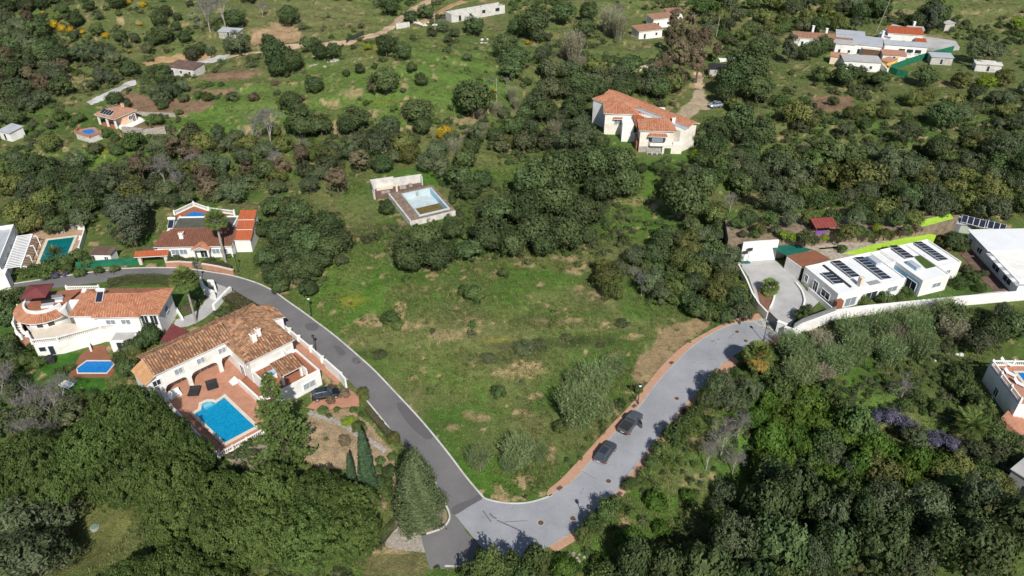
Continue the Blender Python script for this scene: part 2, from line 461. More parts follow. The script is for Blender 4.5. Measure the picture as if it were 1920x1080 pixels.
def inpoly(x, y, poly):
    ins = np.zeros(np.shape(x), bool)
    n = len(poly)
    for i in range(n):
        (x1, y1), (x2, y2) = poly[i], poly[(i + 1) % n]
        c = ((y1 > y) != (y2 > y)) & (x < (x2 - x1) * (y - y1) / (y2 - y1 + 1e-12) + x1)
        ins ^= c
    return ins
# level sites: photo point, flat radius, blend radius
SITES = [(470, 740, 24, 32), (180, 620, 21, 28), (370, 465, 16, 24), (60, 480, 22, 30), (1600, 530, 30, 40), (1760, 520, 24, 32), (1900, 490, 22, 30),
         (1900, 735, 12, 18), (1240, 280, 17, 26), (775, 370, 13, 22), (205, 232, 13, 24), (1600, 115, 34, 52), (1690, 100, 34, 52), (350, 132, 8, 16), (897, 36, 14, 26),
         (1225, 62, 12, 22), (1440, 610, 12, 20), (1430, 470, 14, 22), (640, 850, 14, 22), (1320, 195, 9, 18), (25, 262, 5, 10)]
def base_s(x, y):
    return 6.0 * sstep(205, 420, y) + 0 * x
def hfun(x, y):
    x = np.asarray(x, float); y = np.asarray(y, float)
    b = base_s(x, y)
    rm = sstep(4.0, 15.0, road_dist(x, y))
    inroad = inpoly(x, y, RA_UPc + RA_LOc[::-1]) | inpoly(x, y, RB_Lc + RB_Rc[::-1])
    rm = np.where(inroad, 0, rm)
    def g(px, py, amp, sx, sy):
        cx, cy = P(px, py)
        return amp * np.exp(-((x - cx) / sx) ** 2 - ((y - cy) / sy) ** 2)
    hills = g(950, 620, 2.0, 26, 20) + g(1500, 880, -4.0, 24, 20) + g(760, 165, 8.5, 42, 32) + g(1010, 240, -5.0, 34, 28) + g(300, 30, 8, 70, 45) + g(420, 300, -4.0, 40, 22) + g(1500, 320, -3.5, 36, 18) + g(1700, 250, 2.5, 40, 24) + g(120, 960, -2.0, 16, 12)
    rough = 2.6 * (fbm(x, y, 30, 3, 3) - 0.5) + 0.8 * (fbm(x, y, 7, 2, 9) - 0.5) + 0.25 * (vnoise(x, y, 1.7, 5) - 0.5)
    far = 1 + 0.8 * sstep(160, 300, y)
    # old terraces on the upper slopes
    tr = (y + 6 * vnoise(x, y, 40, 11)) / 11.0
    ter = (np.floor(tr) + sstep(0.0, 0.22, tr - np.floor(tr)) - tr) * 1.0 * sstep(165, 200, y)
    h = b + rm * (hills + rough * far + ter)
    for (px, py, r0, r1) in SITES:
        cx, cy = P(px, py)
        zz = base_s(cx, cy)
        k = 1 - sstep(r0, r1, np.hypot(x - cx, y - cy))
        h = h * (1 - k) + zz * k
    return h
# raster of the heights for quick look-up
_gx, _gy = np.arange(-330, 331, 1.0), np.arange(20, 461, 1.0)
_GX, _GY = np.meshgrid(_gx, _gy)
_GH = hfun(_GX, _GY)
def hz(x, y):
    fx = min(max(x + 330, 0), 658.99); fy = min(max(y - 20, 0), 438.99)
    i, j = int(fy), int(fx)
    a, b = fy - i, fx - j
    return float((_GH[i, j] * (1 - b) + _GH[i, j + 1] * b) * (1 - a) + (_GH[i + 1, j] * (1 - b) + _GH[i + 1, j + 1] * b) * a)
def G(px, py, up=0.0):
    """ground point seen at a photo pixel (up: height above ground of what is seen there)"""
    z = 0.0
    for k in range(14):
        x, y = P(px, py, z + up)
        z = z + 0.7 * (hz(x, y) - z)
    return (x, y, hz(x, y))

# ------------------------------------------------------------------ the ground sheet
ys = [30.0]
while ys[-1] < 430: ys.append(ys[-1] * 1.0056)
ys = [-400, -100, 0, 20] + ys + [445, 470, 520, 620, 900, 1500, 3000]
ts = list(np.linspace(-1, 1, 560))
ts = [-9, -3, -1.6, -1.2] + ts + [1.2, 1.6, 3, 9]
YY = np.repeat(np.array(ys)[:, None], len(ts), 1)
XX = np.array(ts)[None, :] * (0.74 * np.clip(YY, 30, 900) + 22)
ZZ = hfun(XX, YY)
nr, nc = XX.shape
dep = YY * _cp - (ZZ - CAM_H) * _sp
dep = np.maximum(dep, 1)
PX = 960 + FPX * XX / dep
PY = 540 - FPX * (YY * _sp + (ZZ - CAM_H) * _cp) / dep
jx = PX + 14 * (fbm(XX, YY, 5, 2, 21) - 0.5) * np.clip(PY / 500, 0.3, 1.3)
jy = PY + 10 * (fbm(XX, YY, 5, 2, 22) - 0.5) * np.clip(PY / 500, 0.3, 1.3)
def c3(*c): return np.array(c)
n25, n6, n2, n1 = fbm(XX, YY, 28, 3, 31), fbm(XX, YY, 8, 3, 41), fbm(XX, YY, 2.6, 3, 51), fbm(XX, YY, 1.2, 2, 61)
def lay(col, k, c):
    k = np.clip(k, 0, 1)[..., None]
    return col * (1 - k) + np.asarray(c) * k
col = np.ones((nr, nc, 3)) * c3(0.092, 0.128, 0.038)
col = lay(col, sstep(0.42, 0.62, n25), (0.070, 0.130, 0.028))
col = lay(col, sstep(0.5, 0.72, n6) * 0.75, (0.138, 0.142, 0.058))
col = lay(col, sstep(0.55, 0.8, n2) * 0.6, (0.050, 0.062, 0.022))
col = lay(col, sstep(0.62, 0.78, fbm(XX, YY, 11, 3, 71)) * sstep(0.4, 0.6, n2) * 0.6, (0.19, 0.15, 0.085))
def ell(cx, cy, rx, ry, soft=0.45):
    d = np.sqrt(((jx - cx) / rx) ** 2 + ((jy - cy) / ry) ** 2)
    return 1 - sstep(1 - soft, 1 + soft, d)
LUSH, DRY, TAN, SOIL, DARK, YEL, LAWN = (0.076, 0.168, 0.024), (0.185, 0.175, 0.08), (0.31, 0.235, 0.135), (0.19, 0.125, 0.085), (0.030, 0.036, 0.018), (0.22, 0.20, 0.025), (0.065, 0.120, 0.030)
ZONES = [
    (LUSH, [(720, 150, 160, 80), (880, 150, 60, 60), (440, 200, 120, 50), (370, 240, 60, 30), (660, 540, 90, 60), (760, 660, 120, 60), (870, 700, 80, 50), (1180, 420, 60, 40), (1240, 360, 40, 50), (1500, 760, 130, 60), (1420, 800, 80, 60), (1640, 720, 90, 60), (1000, 560, 90, 70), (900, 890, 60, 40), (1200, 960, 60, 60), (1110, 1040, 80, 40), (1000, 950, 60, 20), (1600, 180, 40, 20), (230, 300, 80, 25), (860, 330, 120, 20), (1000, 330, 60, 30), (640, 600, 60, 40), (1200, 800, 40, 40)], 0.75),
    (DRY, [(830, 620, 110, 22), (950, 700, 90, 26), (960, 740, 50, 24), (700, 640, 60, 16), (1110, 610, 150, 14), (1270, 640, 70, 40), (1080, 560, 90, 24), (760, 780, 40, 60), (830, 740, 60, 25), (1310, 800, 40, 50), (1280, 900, 60, 30), (180, 1010, 90, 60), (760, 1060, 60, 20), (600, 30, 140, 30), (700, 100, 50, 30), (1590, 270, 80, 24), (1700, 300, 100, 22), (650, 400, 70, 40), (1850, 30, 70, 30), (1720, 60, 60, 22), (1000, 480, 60, 20), (1120, 490, 60, 20), (1780, 1040, 0.1, 0.1), (880, 640, 200, 60), (1000, 820, 120, 50), (1560, 850, 120, 40)], 0.55),
    (TAN, [(840, 626, 56, 13), (800, 612, 40, 8), (968, 697, 50, 11), (1000, 690, 30, 8), (1080, 500, 26, 16), (690, 610, 22, 7), (800, 605, 20, 6), (880, 600, 24, 6), (1062, 488, 34, 7), (1086, 505, 14, 12), (985, 495, 20, 8), (928, 512, 8, 14), (1085, 545, 14, 8), (1265, 640, 46, 26), (1310, 612, 26, 18), (1230, 670, 30, 18), (1060, 600, 70, 5), (1185, 630, 40, 5), (1300, 820, 20, 14), (1320, 890, 24, 10), (1120, 550, 20, 5), (660, 175, 26, 10), (625, 195, 12, 10), (700, 210, 24, 5), (628, 238, 8, 16), (870, 225, 26, 10), (1390, 300, 20, 10), (1420, 370, 26, 12), (1280, 400, 18, 8), (1370, 300, 14, 8), (500, 60, 60, 10), (540, 42, 36, 7), (150, 145, 40, 8), (480, 80, 40, 12), (180, 140, 60, 6), (330, 48, 30, 5), (1210, 380, 40, 8), (90, 315, 14, 10), (1640, 30, 0.1, 0.1), (1690, 25, 30, 8), (1740, 75, 50, 10), (1580, 168, 24, 6), (1620, 170, 20, 5), (1780, 158, 30, 5), (1700, 245, 24, 7), (1850, 235, 40, 3), (1860, 300, 30, 8), (660, 262, 0.1, 0.1), (230, 850, 0.1, 0.1), (740, 1040, 34, 10), (215, 965, 40, 12), (700, 600, 30, 12), (760, 690, 0.1, 0.1), (1000, 740, 16, 8), (890, 780, 30, 10), (850, 800, 14, 6)], 0.7),
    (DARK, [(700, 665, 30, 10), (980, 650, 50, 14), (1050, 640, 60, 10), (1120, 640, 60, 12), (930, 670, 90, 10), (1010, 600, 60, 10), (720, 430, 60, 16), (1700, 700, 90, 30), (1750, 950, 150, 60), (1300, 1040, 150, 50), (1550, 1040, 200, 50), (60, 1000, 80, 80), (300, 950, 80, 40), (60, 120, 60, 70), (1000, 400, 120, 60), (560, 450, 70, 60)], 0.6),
    (YEL, [(700, 85, 40, 12), (690, 98, 14, 5), (200, 280, 26, 8), (90, 110, 0.1, 0.1), (260, 235, 0.1, 0.1), (660, 560, 30, 14), (930, 640, 30, 5), (40, 335, 30, 14), (720, 190, 30, 5), (650, 570, 20, 10)], 0.5),
]
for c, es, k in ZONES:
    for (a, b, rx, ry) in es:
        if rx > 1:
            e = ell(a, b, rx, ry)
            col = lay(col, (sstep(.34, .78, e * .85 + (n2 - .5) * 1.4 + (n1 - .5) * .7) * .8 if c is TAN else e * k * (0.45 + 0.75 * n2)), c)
# the slope of the top left and top right: greyer, drier scrub
col = lay(col, sstep(330, 120, PY) * 0.30, (0.115, 0.112, 0.058))
FIELDS = [  # dug and bare plots with clear outlines
    (SOIL, [(226, 172), (250, 172), (300, 188), (405, 188), (388, 205), (340, 218), (300, 217), (248, 207), (232, 190)]),
    (SOIL, [(365, 143), (440, 133), (495, 134), (470, 148), (400, 152)]), (SOIL, [(345, 168), (440, 166), (445, 177), (360, 178)]),
    (SOIL, [(1520, 186), (1560, 178), (1600, 180), (1602, 198), (1570, 212), (1530, 205)]),
    ((0.20, 0.135, 0.085), [(240, 232), (310, 232), (312, 244), (250, 246)]),
    ((0.34, 0.25, 0.165), [(585, 765), (655, 768), (690, 790), (740, 850), (745, 905), (720, 960), (690, 950), (660, 880), (600, 880), (560, 860), (560, 800)]),
    ((0.30, 0.21, 0.13), [(470, 62), (520, 45), (560, 55), (570, 78), (500, 85), (466, 80)]),
    ((0.27, 0.20, 0.115), [(1184, 705), (1200, 668), (1240, 622), (1290, 600), (1338, 592), (1332, 612), (1290, 640), (1252, 676), (1216, 715), (1196, 724)]),
    (LAWN, [(1700, 560), (1790, 540), (1810, 500), (1860, 560), (1800, 565), (1690, 575)]),
    ((0.045, 0.13, 0.02), [(60, 655), (140, 660), (200, 700), (195, 735), (120, 740), (80, 700)]),
    ((0.36, 0.29, 0.21), [(1268, 214), (1292, 190), (1306, 165), (1316, 158), (1326, 190), (1338, 200), (1325, 207), (1312, 207), (1290, 222)]),
    (LAWN, [(0, 595), (30, 595), (30, 640), (0, 640)]),
    ((0.115, 0.125, 0.045), [(170, 950), (250, 950), (240, 1000), (190, 1060), (90, 1080), (130, 1040), (160, 1000)]),
    ((0.14, 0.13, 0.06), [(700, 1040), (795, 1040), (805, 1080), (690, 1080)]),
]
for c, pg in FIELDS:
    k = inpoly(jx, jy, pg) & (YY > 25) & (YY < 440)
    col = np.where(k[..., None], np.asarray(c) * (0.8 + 0.4 * n2[..., None]), col)
col = np.clip(col * 1.32 * (0.80 + 0.40 * n1[..., None]), 0, 1)
idx = np.arange(nr * nc).reshape(nr, nc)
Fq = np.stack([idx[:-1, :-1], idx[:-1, 1:], idx[1:, 1:], idx[1:, :-1]], -1).reshape(-1, 4)
me = bpy.data.meshes.new('ground')
me.vertices.add(nr * nc)
me.vertices.foreach_set('co', np.stack([XX, YY, ZZ], -1).astype(np.float32).reshape(-1))
me.loops.add(len(Fq) * 4); me.loops.foreach_set('vertex_index', Fq.astype(np.int32).reshape(-1))
me.polygons.add(len(Fq))
me.polygons.foreach_set('loop_start', np.arange(0, len(Fq) * 4, 4, dtype=np.int32))
me.polygons.foreach_set('loop_total', np.full(len(Fq), 4, dtype=np.int32))
me.polygons.foreach_set('use_smooth', np.ones(len(Fq), bool))
ca = me.attributes.new('gcol', 'FLOAT_COLOR', 'POINT')
ca.data.foreach_set('color', np.concatenate([col, np.ones((nr, nc, 1))], -1).astype(np.float32).reshape(-1))
me.update(calc_edges=True)
def M_ground():
    m, nt, out = _mat('hillside_ground')
    co = worldpos(nt)
    a = N(nt, 'ShaderNodeAttribute', attribute_name='gcol').outputs['Color']
    f1, f2, f3 = noise(nt, co, 0.9, 5, 0.75), noise(nt, co, 4.5, 4, 0.75), noise(nt, co, 14, 3, 0.7)
    c = mixc(nt, 0.85, a, ramp(nt, f1, [(0.25, (0.25, 0.28, 0.22)), (0.5, (0.5, 0.5, 0.48)), (0.75, (0.72, 0.68, 0.62))]), 'OVERLAY')
    c = mixc(nt, 1.0, c, ramp(nt, f2, [(0.28, (0.16, 0.18, 0.14)), (0.5, (0.5, 0.5, 0.5)), (0.75, (0.84, 0.80, 0.70))]), 'OVERLAY')
    fl = ramp(nt, f3, [(0.66, (0, 0, 0)), (0.74, (1, 1, 1))])
    c = mixc(nt, fl, c, mixc(nt, 0.6, c, (0.30, 0.27, 0.12)))
    add = N(nt, 'ShaderNodeMath', operation='ADD'); nt.links.new(f1, add.inputs[0]); nt.links.new(f2, add.inputs[1])
    princ(nt, out, c, 0.95, 0.1, 0, add.outputs[0], 0.9, 0.35)
    return m
me.materials.append(M_ground())
fin(bpy.data.objects.new('ground', me), kind='structure')

# ------------------------------------------------------------------ roads, kerbs, pavements (level ground, each sheet a little above the one below)
def sheet(name, poly, z, mat, parent=None, kind='structure', th=0.05):
    return MB().prism(poly, z - th, z).build(name, mat, parent, kind=kind)
light = RB_Lc + RB_Rc[::-1] + [P(897, 1020), P(852, 965)]
sheet('road', light, 0.060, MT['roadlight'])
rag = []
for a, b in zip([(905, 934), (868, 953), (852, 965), (866, 985), (880, 1004), (897, 1020), (890, 1042)], [(868, 953), (852, 965), (866, 985), (880, 1004), (897, 1020), (890, 1042), (881, 1063)]):
    for k in range(4):
        t = k / 4
        q = P(a[0] + (b[0] - a[0]) * t + random.Random(int(a[0] * 7 + k)).uniform(-1.2, 1.2), a[1] + (b[1] - a[1]) * t)
        rag.append(q)
dark = RA_UPc + rag[1:] + W([(881, 1063), (845, 1066), (807, 1068), (800, 1048), (797, 1035), (793, 1020)]) + RA_LOc[::-1]
sheet('road', dark, 0.068, MT['asphalt'])
# worn patches laid in the dark asphalt
for pg in ([(572, 608), (590, 606), (598, 614), (590, 621), (575, 618)], [(744, 757), (757, 757), (775, 775), (800, 800), (812, 820), (797, 823), (770, 800), (748, 770)],
           [(662, 670), (672, 672), (676, 682), (668, 684), (660, 678)], [(905, 936), (880, 950), (853, 966), (846, 955), (860, 945), (885, 936), (897, 928)], [(626, 648), (640, 652), (648, 664), (636, 666)]):
    sheet('road_patch', W(cat(pg + pg[:1], 3)[:-1]), 0.074, MT['asphalt2'], th=0.004)
# tyre marks on the pale road
def ribbon(name, pts, wid, z0, z1, mat, kind='structure', parent=None, ground=False):
    m = MB()
    n = len(pts)
    for i in range(n):
        a, b = pts[max(0, i - 1)], pts[min(n - 1, i + 1)]
        dx, dy = b[0] - a[0], b[1] - a[1]
        l = math.hypot(dx, dy) or 1
        nx, ny = -dy / l * wid / 2, dx / l * wid / 2
        g = hz(pts[i][0], pts[i][1]) if ground else 0
        for s_, z in ((1, z0), (1, z1), (-1, z1), (-1, z0)):
            m.v.append((pts[i][0] + nx * s_, pts[i][1] + ny * s_, g + z))
    for i in range(n - 1):
        a, b = 4 * i, 4 * i + 4
        for k in range(4):
            m.f.append([a + k, a + (k + 1) % 4, b + (k + 1) % 4, b + k]); m.t.append(0.5)
    m.f.append([0, 1, 2, 3]); m.t.append(0.5)
    e = 4 * (n - 1); m.f.append([e + 3, e + 2, e + 1, e]); m.t.append(0.5)
    return m.build(name, mat, parent, kind=kind)
MT['tyremark'] = M_plain('tyre_mark', (0.15, 0.15, 0.16), 0.15, 2.0, 0.9, 0.2)
for pg, wd in (([(905, 958), (912, 967), (921, 979)], 0.16), ([(918, 963), (925, 970), (931, 973)], 0.22), ([(932, 976), (948, 983), (966, 991), (978, 997)], 0.2), ([(946, 979), (965, 978), (988, 977)], 0.1), ([(1092, 884), (1107, 893), (1118, 899)], 0.06), ([(1095, 915), (1088, 926)], 0.06), ([(1365, 635), (1382, 622)], 0.08)):
    ribbon('tyre_mark', W(cat(pg, 4)), wd, 0.060, 0.0635, MT['tyremark'])
def shift(pts, d):
    out = []
    n = len(pts)
    for i in range(n):
        a, b = pts[max(0, i - 1)], pts[min(n - 1, i + 1)]
        dx, dy = b[0] - a[0], b[1] - a[1]
        l = math.hypot(dx, dy) or 1
        out.append((pts[i][0] - dy / l * d, pts[i][1] + dx / l * d))
    return out
ribbon('kerb', shift(RA_UPc, 0.12), 0.24, -0.05, 0.15, MT['kerb'])
ribbon('kerb', shift(RB_Lc[:26], 0.10), 0.20, -0.05, 0.13, MT['kerb'])
ribbon('kerb', shift(cat(W([(525, 605), (565, 636), (596, 661), (627, 690), (652, 712)])), -0.12), 0.22, -0.05, 0.16, MT['kerb'])
ribbon('kerb', shift(cat(W([(436, 547), (470, 568), (505, 590)])), -0.1), 0.16, -0.05, 0.16, MT['kerb'])
ribbon('kerb', shift(cat(W([(689, 751), (732, 804)]), 8), -0.12), 0.22, -0.05, 0.16, MT['kerb'])
ribbon('kerb', shift(cat(W([(818, 905), (826, 925), (842, 957), (844, 975), (830, 992), (800, 1003)])), -0.12), 0.22, -0.05, 0.16, MT['kerb'])
ribbon('kerb', cat(W([(834, 1062), (880, 1063)]), 4), 0.2, -0.05, 0.16, MT['kerb'])
ribbon('kerb', shift(RB_Rc[12:], -0.08), 0.16, -0.05, 0.13, MT['kerbgrey'])
LP_OUT = cat(W([(1025, 927), (1030, 917), (1055, 896), (1107, 840), (1150, 793), (1180, 762), (1213, 720), (1245, 682), (1280, 650), (1313, 630), (1347, 612), (1380, 598), (1422, 588)]))
LP_IN = shift(cat(W([(1030, 932), (1065, 912), (1080, 898), (1105, 870), (1150, 816), (1200, 763), (1232, 720), (1262, 687), (1300, 650), (1330, 630), (1363, 613), (1393, 605), (1413, 604), (1430, 598)])), 0.2)
sheet('pavement', LP_OUT + LP_IN[::-1], 0.125, MT['brick'], th=0.2)
ribbon('kerb', shift(LP_IN, -0.1), 0.18, -0.05, 0.13, MT['kerbgrey'])
RP_OUT = cat(W([(1042, 1036), (1093, 1004), (1124, 974), (1162, 938), (1195, 893), (1234, 846), (1266, 804), (1299, 768), (1333, 732), (1360, 702), (1388, 680)]))
RP_IN = shift(cat(W([(1028, 1024), (1080, 992), (1112, 962), (1145, 932), (1180, 887), (1217, 840), (1250, 798), (1283, 760), (1317, 722), (1345, 690), (1372, 668)])), -0.17)
sheet('pavement', RP_OUT + RP_IN[::-1], 0.125, MT['brick'], th=0.2)
sheet('pavement', W([(1432, 644), (1449, 634), (1466, 629), (1472, 633), (1470, 640), (1444, 650)]), 0.125, MT['brick'], th=0.2)
sheet('driveway_apron', W([(1413, 604), (1430, 597), (1438, 600), (1468, 630), (1449, 633.5)]), 0.075, MT['concrete'], th=0.1)
# gravel entrance by the bottom gate
sheet('gravel_drive', W(cat([(792, 1006), (770, 996), (745, 985), (735, 1000), (722, 1022), (745, 1030), (797, 1036)], 3)), 0.045, M_plain('pale_gravel', (0.36, 0.32, 0.27), 0.25, 2.5, 0.95, 0.1, bump=0.5))
# verge between the white kerb and the big conifer
sheet('verge', W(cat([(816, 908), (836, 957), (838, 975), (826, 988), (800, 999), (775, 997), (790, 985), (815, 960)], 3)), 0.03, M_plain('bare_verge', (0.28, 0.22, 0.16), 0.25, 1.5, 0.95, 0.1))
# dirt and concrete tracks on the hillside
TRACKS = []
def track(name, pts, wid, mat, up=0.07):
    w3 = [G(a, b) for a, b in cat(pts, 8)]
    TRACKS.extend(w3)
    m = MB()
    n = len(w3)
    for i in range(n):
        a, b = w3[max(0, i - 1)], w3[min(n - 1, i + 1)]
        dx, dy = b[0] - a[0], b[1] - a[1]
        l = math.hypot(dx, dy) or 1
        nx, ny = -dy / l, dx / l
        for k in range(5):
            q = (k / 4 - 0.5) * wid * (1 + 0.15 * math.sin(i * 1.3 + k))
            x, y = w3[i][0] + nx * q, w3[i][1] + ny * q
            zc = max(hz(x, y), w3[i][2] - .3) + (up if 0 < k < 4 else -.3)
            m.v.append((x, y, zc + 0.25))
    for i in range(n - 1):
        for k in range(4):
            m.f.append([5 * i + k, 5 * i + k + 1, 5 * i + 5 + k + 1, 5 * i + 5 + k]); m.t.append(0.5)
    return m.build(name, mat, kind='structure')
MT['dirt'] = M_plain('pale_dirt', (0.42, 0.31, 0.21), 0.15, 0.4, 0.95, 0.1, stain=(0.30, 0.22, 0.14))
MT['ochredirt'] = M_plain('ochre_dirt', (0.36, 0.24, 0.13), 0.15, 0.4, 0.95, 0.1)
track('dirt_track', [(500, 92), (560, 86), (610, 83), (648, 80), (680, 72), (710, 64), (735, 50), (750, 36), (775, 18), (800, 4), (815, -6)], 3.4, MT['dirt'])
track('dirt_track', [(785, 44), (815, 30), (840, 14), (868, 3)], 3.2, MT['ochredirt'])
track('dirt_track', [(268, 121), (300, 113), (330, 107), (360, 99), (390, 92)], 3.0, MT['ochredirt'])
track('concrete_track', [(165, 195), (185, 186), (205, 175), (230, 164), (255, 153)], 3.0, MT['concrete'])
track('concrete_track', [(355, 121), (375, 117), (400, 113), (428, 107)], 3.2, MT['concrete'])
track('dirt_track', [(428, 107), (470, 100), (500, 97), (540, 92)], 2.0, MT['dirt'])
track('dirt_track', [(1306, 168), (1308, 158), (1311, 146), (1306, 136)], 2.6, MT['dirt'])
# ------------------------------------------------------------------ building kit
RNG = random.Random(11)
class House:
    def __init__(s, name, label, cat_, px, py, ang, group=None, z=None):
        x, y, zz = G(px, py)
        s.z = base_s(x, y).item() if z is None else z
        x, y = P(px, py, s.z)
        s.o = (x, y); s.a = rad(ang)
        s.c, s.s = math.cos(s.a), math.sin(s.a)
        s.root = thing(name, label, cat_, (x, y, s.z), s.a, group)
    def loc(s, px, py, z=0.0):
        x, y = P(px, py, s.z + z)
        dx, dy = x - s.o[0], y - s.o[1]
        return (dx * s.c + dy * s.s, -dx * s.s + dy * s.c)
    def rect(s, pts, z):
        q = [s.loc(a, b, z) for a, b in pts]
        return [min(a for a, b in q), max(a for a, b in q), min(b for a, b in q), max(b for a, b in q)]
    def poly(s, pts, z=0.0): return [s.loc(a, b, z) for a, b in pts]
    def mb(s, name, m, mat, par=None, kind=None, label=None): return m.build(name, mat, par or s.root, kind=kind, label=label)
    def block(s, r, z0, z1, mat='white', name='wall'):
        return s.mb(name, MB().box(r[0], r[1], r[2], r[3], z0, z1), MT[mat])
    def flat(s, r, z0, z1, mat='white', par=0.35, roofmat='whitemetal', th=0.22):
        """walls, a parapet standing above, a roof sheet set down inside it"""
        m = MB().box(r[0], r[1], r[2], r[3], z0, z1)
        w_ = s.mb('wall', m, MT[mat])
        p = MB()
        p.box(r[0] - .003, r[1] + .003, r[2] - .003, r[2] + th, z1, z1 + par); p.box(r[0] - .003, r[1] + .003, r[3] - th, r[3] + .003, z1, z1 + par)
        p.box(r[0] - .003, r[0] + th, r[2] + th, r[3] - th, z1, z1 + par); p.box(r[1] - th, r[1] + .003, r[2] + th, r[3] - th, z1, z1 + par)
        s.mb('parapet', p, MT[mat])
        s.mb('roof', MB().box(r[0] + th, r[1] - th, r[2] + th, r[3] - th, z1, z1 + .06), MT[roofmat])
        return w_
    def win(s, u, v, side, z, w_=1.2, h=1.1, kind='glass', shutters=True, name='window'):
        """window on a wall: side is the way it faces, one of u+ u- v+ v-"""
        ax = side[0]; sg = 1 if side[1] == '+' else -1
        def bx(m, a0, a1, d0, d1, z0, z1):
            d0, d1 = sorted((d0 * sg, d1 * sg))
            if ax == 'v': m.box(u + a0, u + a1, v + d0, v + d1, z0, z1)
            else: m.box(u + d0, u + d1, v + a0, v + a1, z0, z1)
        f = MB(); t = 0.09
        bx(f, -w_ / 2 - t, -w_ / 2, -.05, .09, z - h / 2 - t, z + h / 2 + t); bx(f, w_ / 2, w_ / 2 + t, -.05, .09, z - h / 2 - t, z + h / 2 + t)
        bx(f, -w_ / 2, w_ / 2, -.05, .09, z + h / 2, z + h / 2 + t); bx(f, -.035, .035, -.05, .06, z - h / 2, z + h / 2)
        if name == 'window': bx(f, -w_ / 2, w_ / 2, -.05, .14, z - h / 2 - t, z - h / 2)
        o = s.mb(name, f, MT['whitemetal'])
        for k in (0, 1):
            g = MB()
            bx(g, -w_ / 2 + .002 + k * w_ / 2, -.037 + k * w_ / 2, -.05, .025, z - h / 2 + .002, z + h / 2 - .002)
            s.mb('pane', g, MT[kind], o)
        return o
    def grille(s, u, v, side, z, w_, h, n=6):
        ax = side[0]; sg = 1 if side[1] == '+' else -1
        m = MB()
        for k in range(n + 1):
            a = -w_ / 2 + w_ * k / n
            for (a0, a1, z0, z1) in ((a - .02, a + .02, z - h / 2, z + h / 2),):
                d0, d1 = sorted((.16 * sg, .2 * sg))
                if ax == 'v': m.box(u + a0, u + a1, v + d0, v + d1, z0, z1)
                else: m.box(u + d0, u + d1, v + a0, v + a1, z0, z1)
        return s.mb('grille', m, MT['whitemetal'])
def tile_plane(m, pts, sp=0.44, row=0.55, hgt=0.13):
    a, b = Vector(pts[0]), Vector(pts[1])
    e = (b - a).normalized()
    n = Vector((0, 0, 0))
    for i in range(1, len(pts) - 1): n += (Vector(pts[i]) - a).cross(Vector(pts[i + 1]) - a)
    n.normalize()
    if n.z < 0: n = -n
    s_ = n.cross(e).normalized()
    q = [((Vector(p) - a).dot(e), (Vector(p) - a).dot(s_)) for p in pts]
    if sum(y for x, y in q) < 0:
        s_ = -s_; q = [(x, -y) for x, y in q]
    umin, umax = min(x for x, y in q), max(x for x, y in q)
    k = 0
    u = umin + sp * 0.5
    while u < umax:
        ys_ = []
        for i in range(len(q)):
            (x1, y1), (x2, y2) = q[i], q[(i + 1) % len(q)]
            if (x1 <= u) != (x2 <= u): ys_.append(y1 + (y2 - y1) * (u - x1) / (x2 - x1))
        if len(ys_) >= 2:
            y0, y1 = min(ys_), max(ys_)
            if y1 - y0 > 0.12:
                ns = max(1, int(round((y1 - y0) / row)))
                col_t = RNG.random() * 0.35
                for j in range(ns):
                    f0, f1 = y0 + (y1 - y0) * j / ns, y0 + (y1 - y0) * (j + 1) / ns + 0.03
                    vs = []
                    for fy, dz, wd in ((f0, 0.03, 0.43), (f1, 0.0, 0.36)):
                        c = a + e * u + s_ * fy
                        for du, dh in ((-wd, -0.02), (-wd * 0.55, hgt * 0.8), (wd * 0.55, hgt * 0.8), (wd, -0.02)):
                            vs.append(tuple(c + e * (du * sp) + n * (dh + dz)))
                    m.add(vs, [[0, 1, 5, 4], [1, 2, 6, 5], [2, 3, 7, 6], [0, 3, 2, 1]], min(1, max(0, col_t + RNG.random() * 0.65)))
        u += sp
def slab(m, pts, th=0.13):
    n = len(pts)
    vs = [tuple(p) for p in pts] + [(p[0], p[1], p[2] - th) for p in pts]
    m.add(vs, [list(range(n)), list(range(n, 2 * n))[::-1]] + [[i, i + n, (i + 1) % n + n, (i + 1) % n] for i in range(n)])
def roof(par, planes, mat, caps=(), sp=0.44, row=0.55, edge='white'):
    """roof (slab with its pale edge) > roof_tiles"""
    m = MB()
    for p in planes: slab(m, p)
    r = m.build('roof', MT[edge], par)
    t = MB()
    for p in planes:
        t.add([(q[0], q[1], q[2] + .02) for q in p], [list(range(len(p)))], .0)  # channels between tile rows: darkest tint, their shade painted into the colour
        tile_plane(t, p, sp, row)
    for a, b in caps:
        L = (Vector(b) - Vector(a)).length
        ns = max(1, int(L / 0.5))
        for k in range(ns):
            p, q = Vector(a).lerp(Vector(b), k / ns), Vector(a).lerp(Vector(b), (k + 1) / ns)
            t.tube(p + Vector((0, 0, .03)), q + Vector((0, 0, .05)), 0.14, 0.12, 6, RNG.random(), False)
    t.build('roof_tiles', TL[mat], r, kind='stuff')
    return r
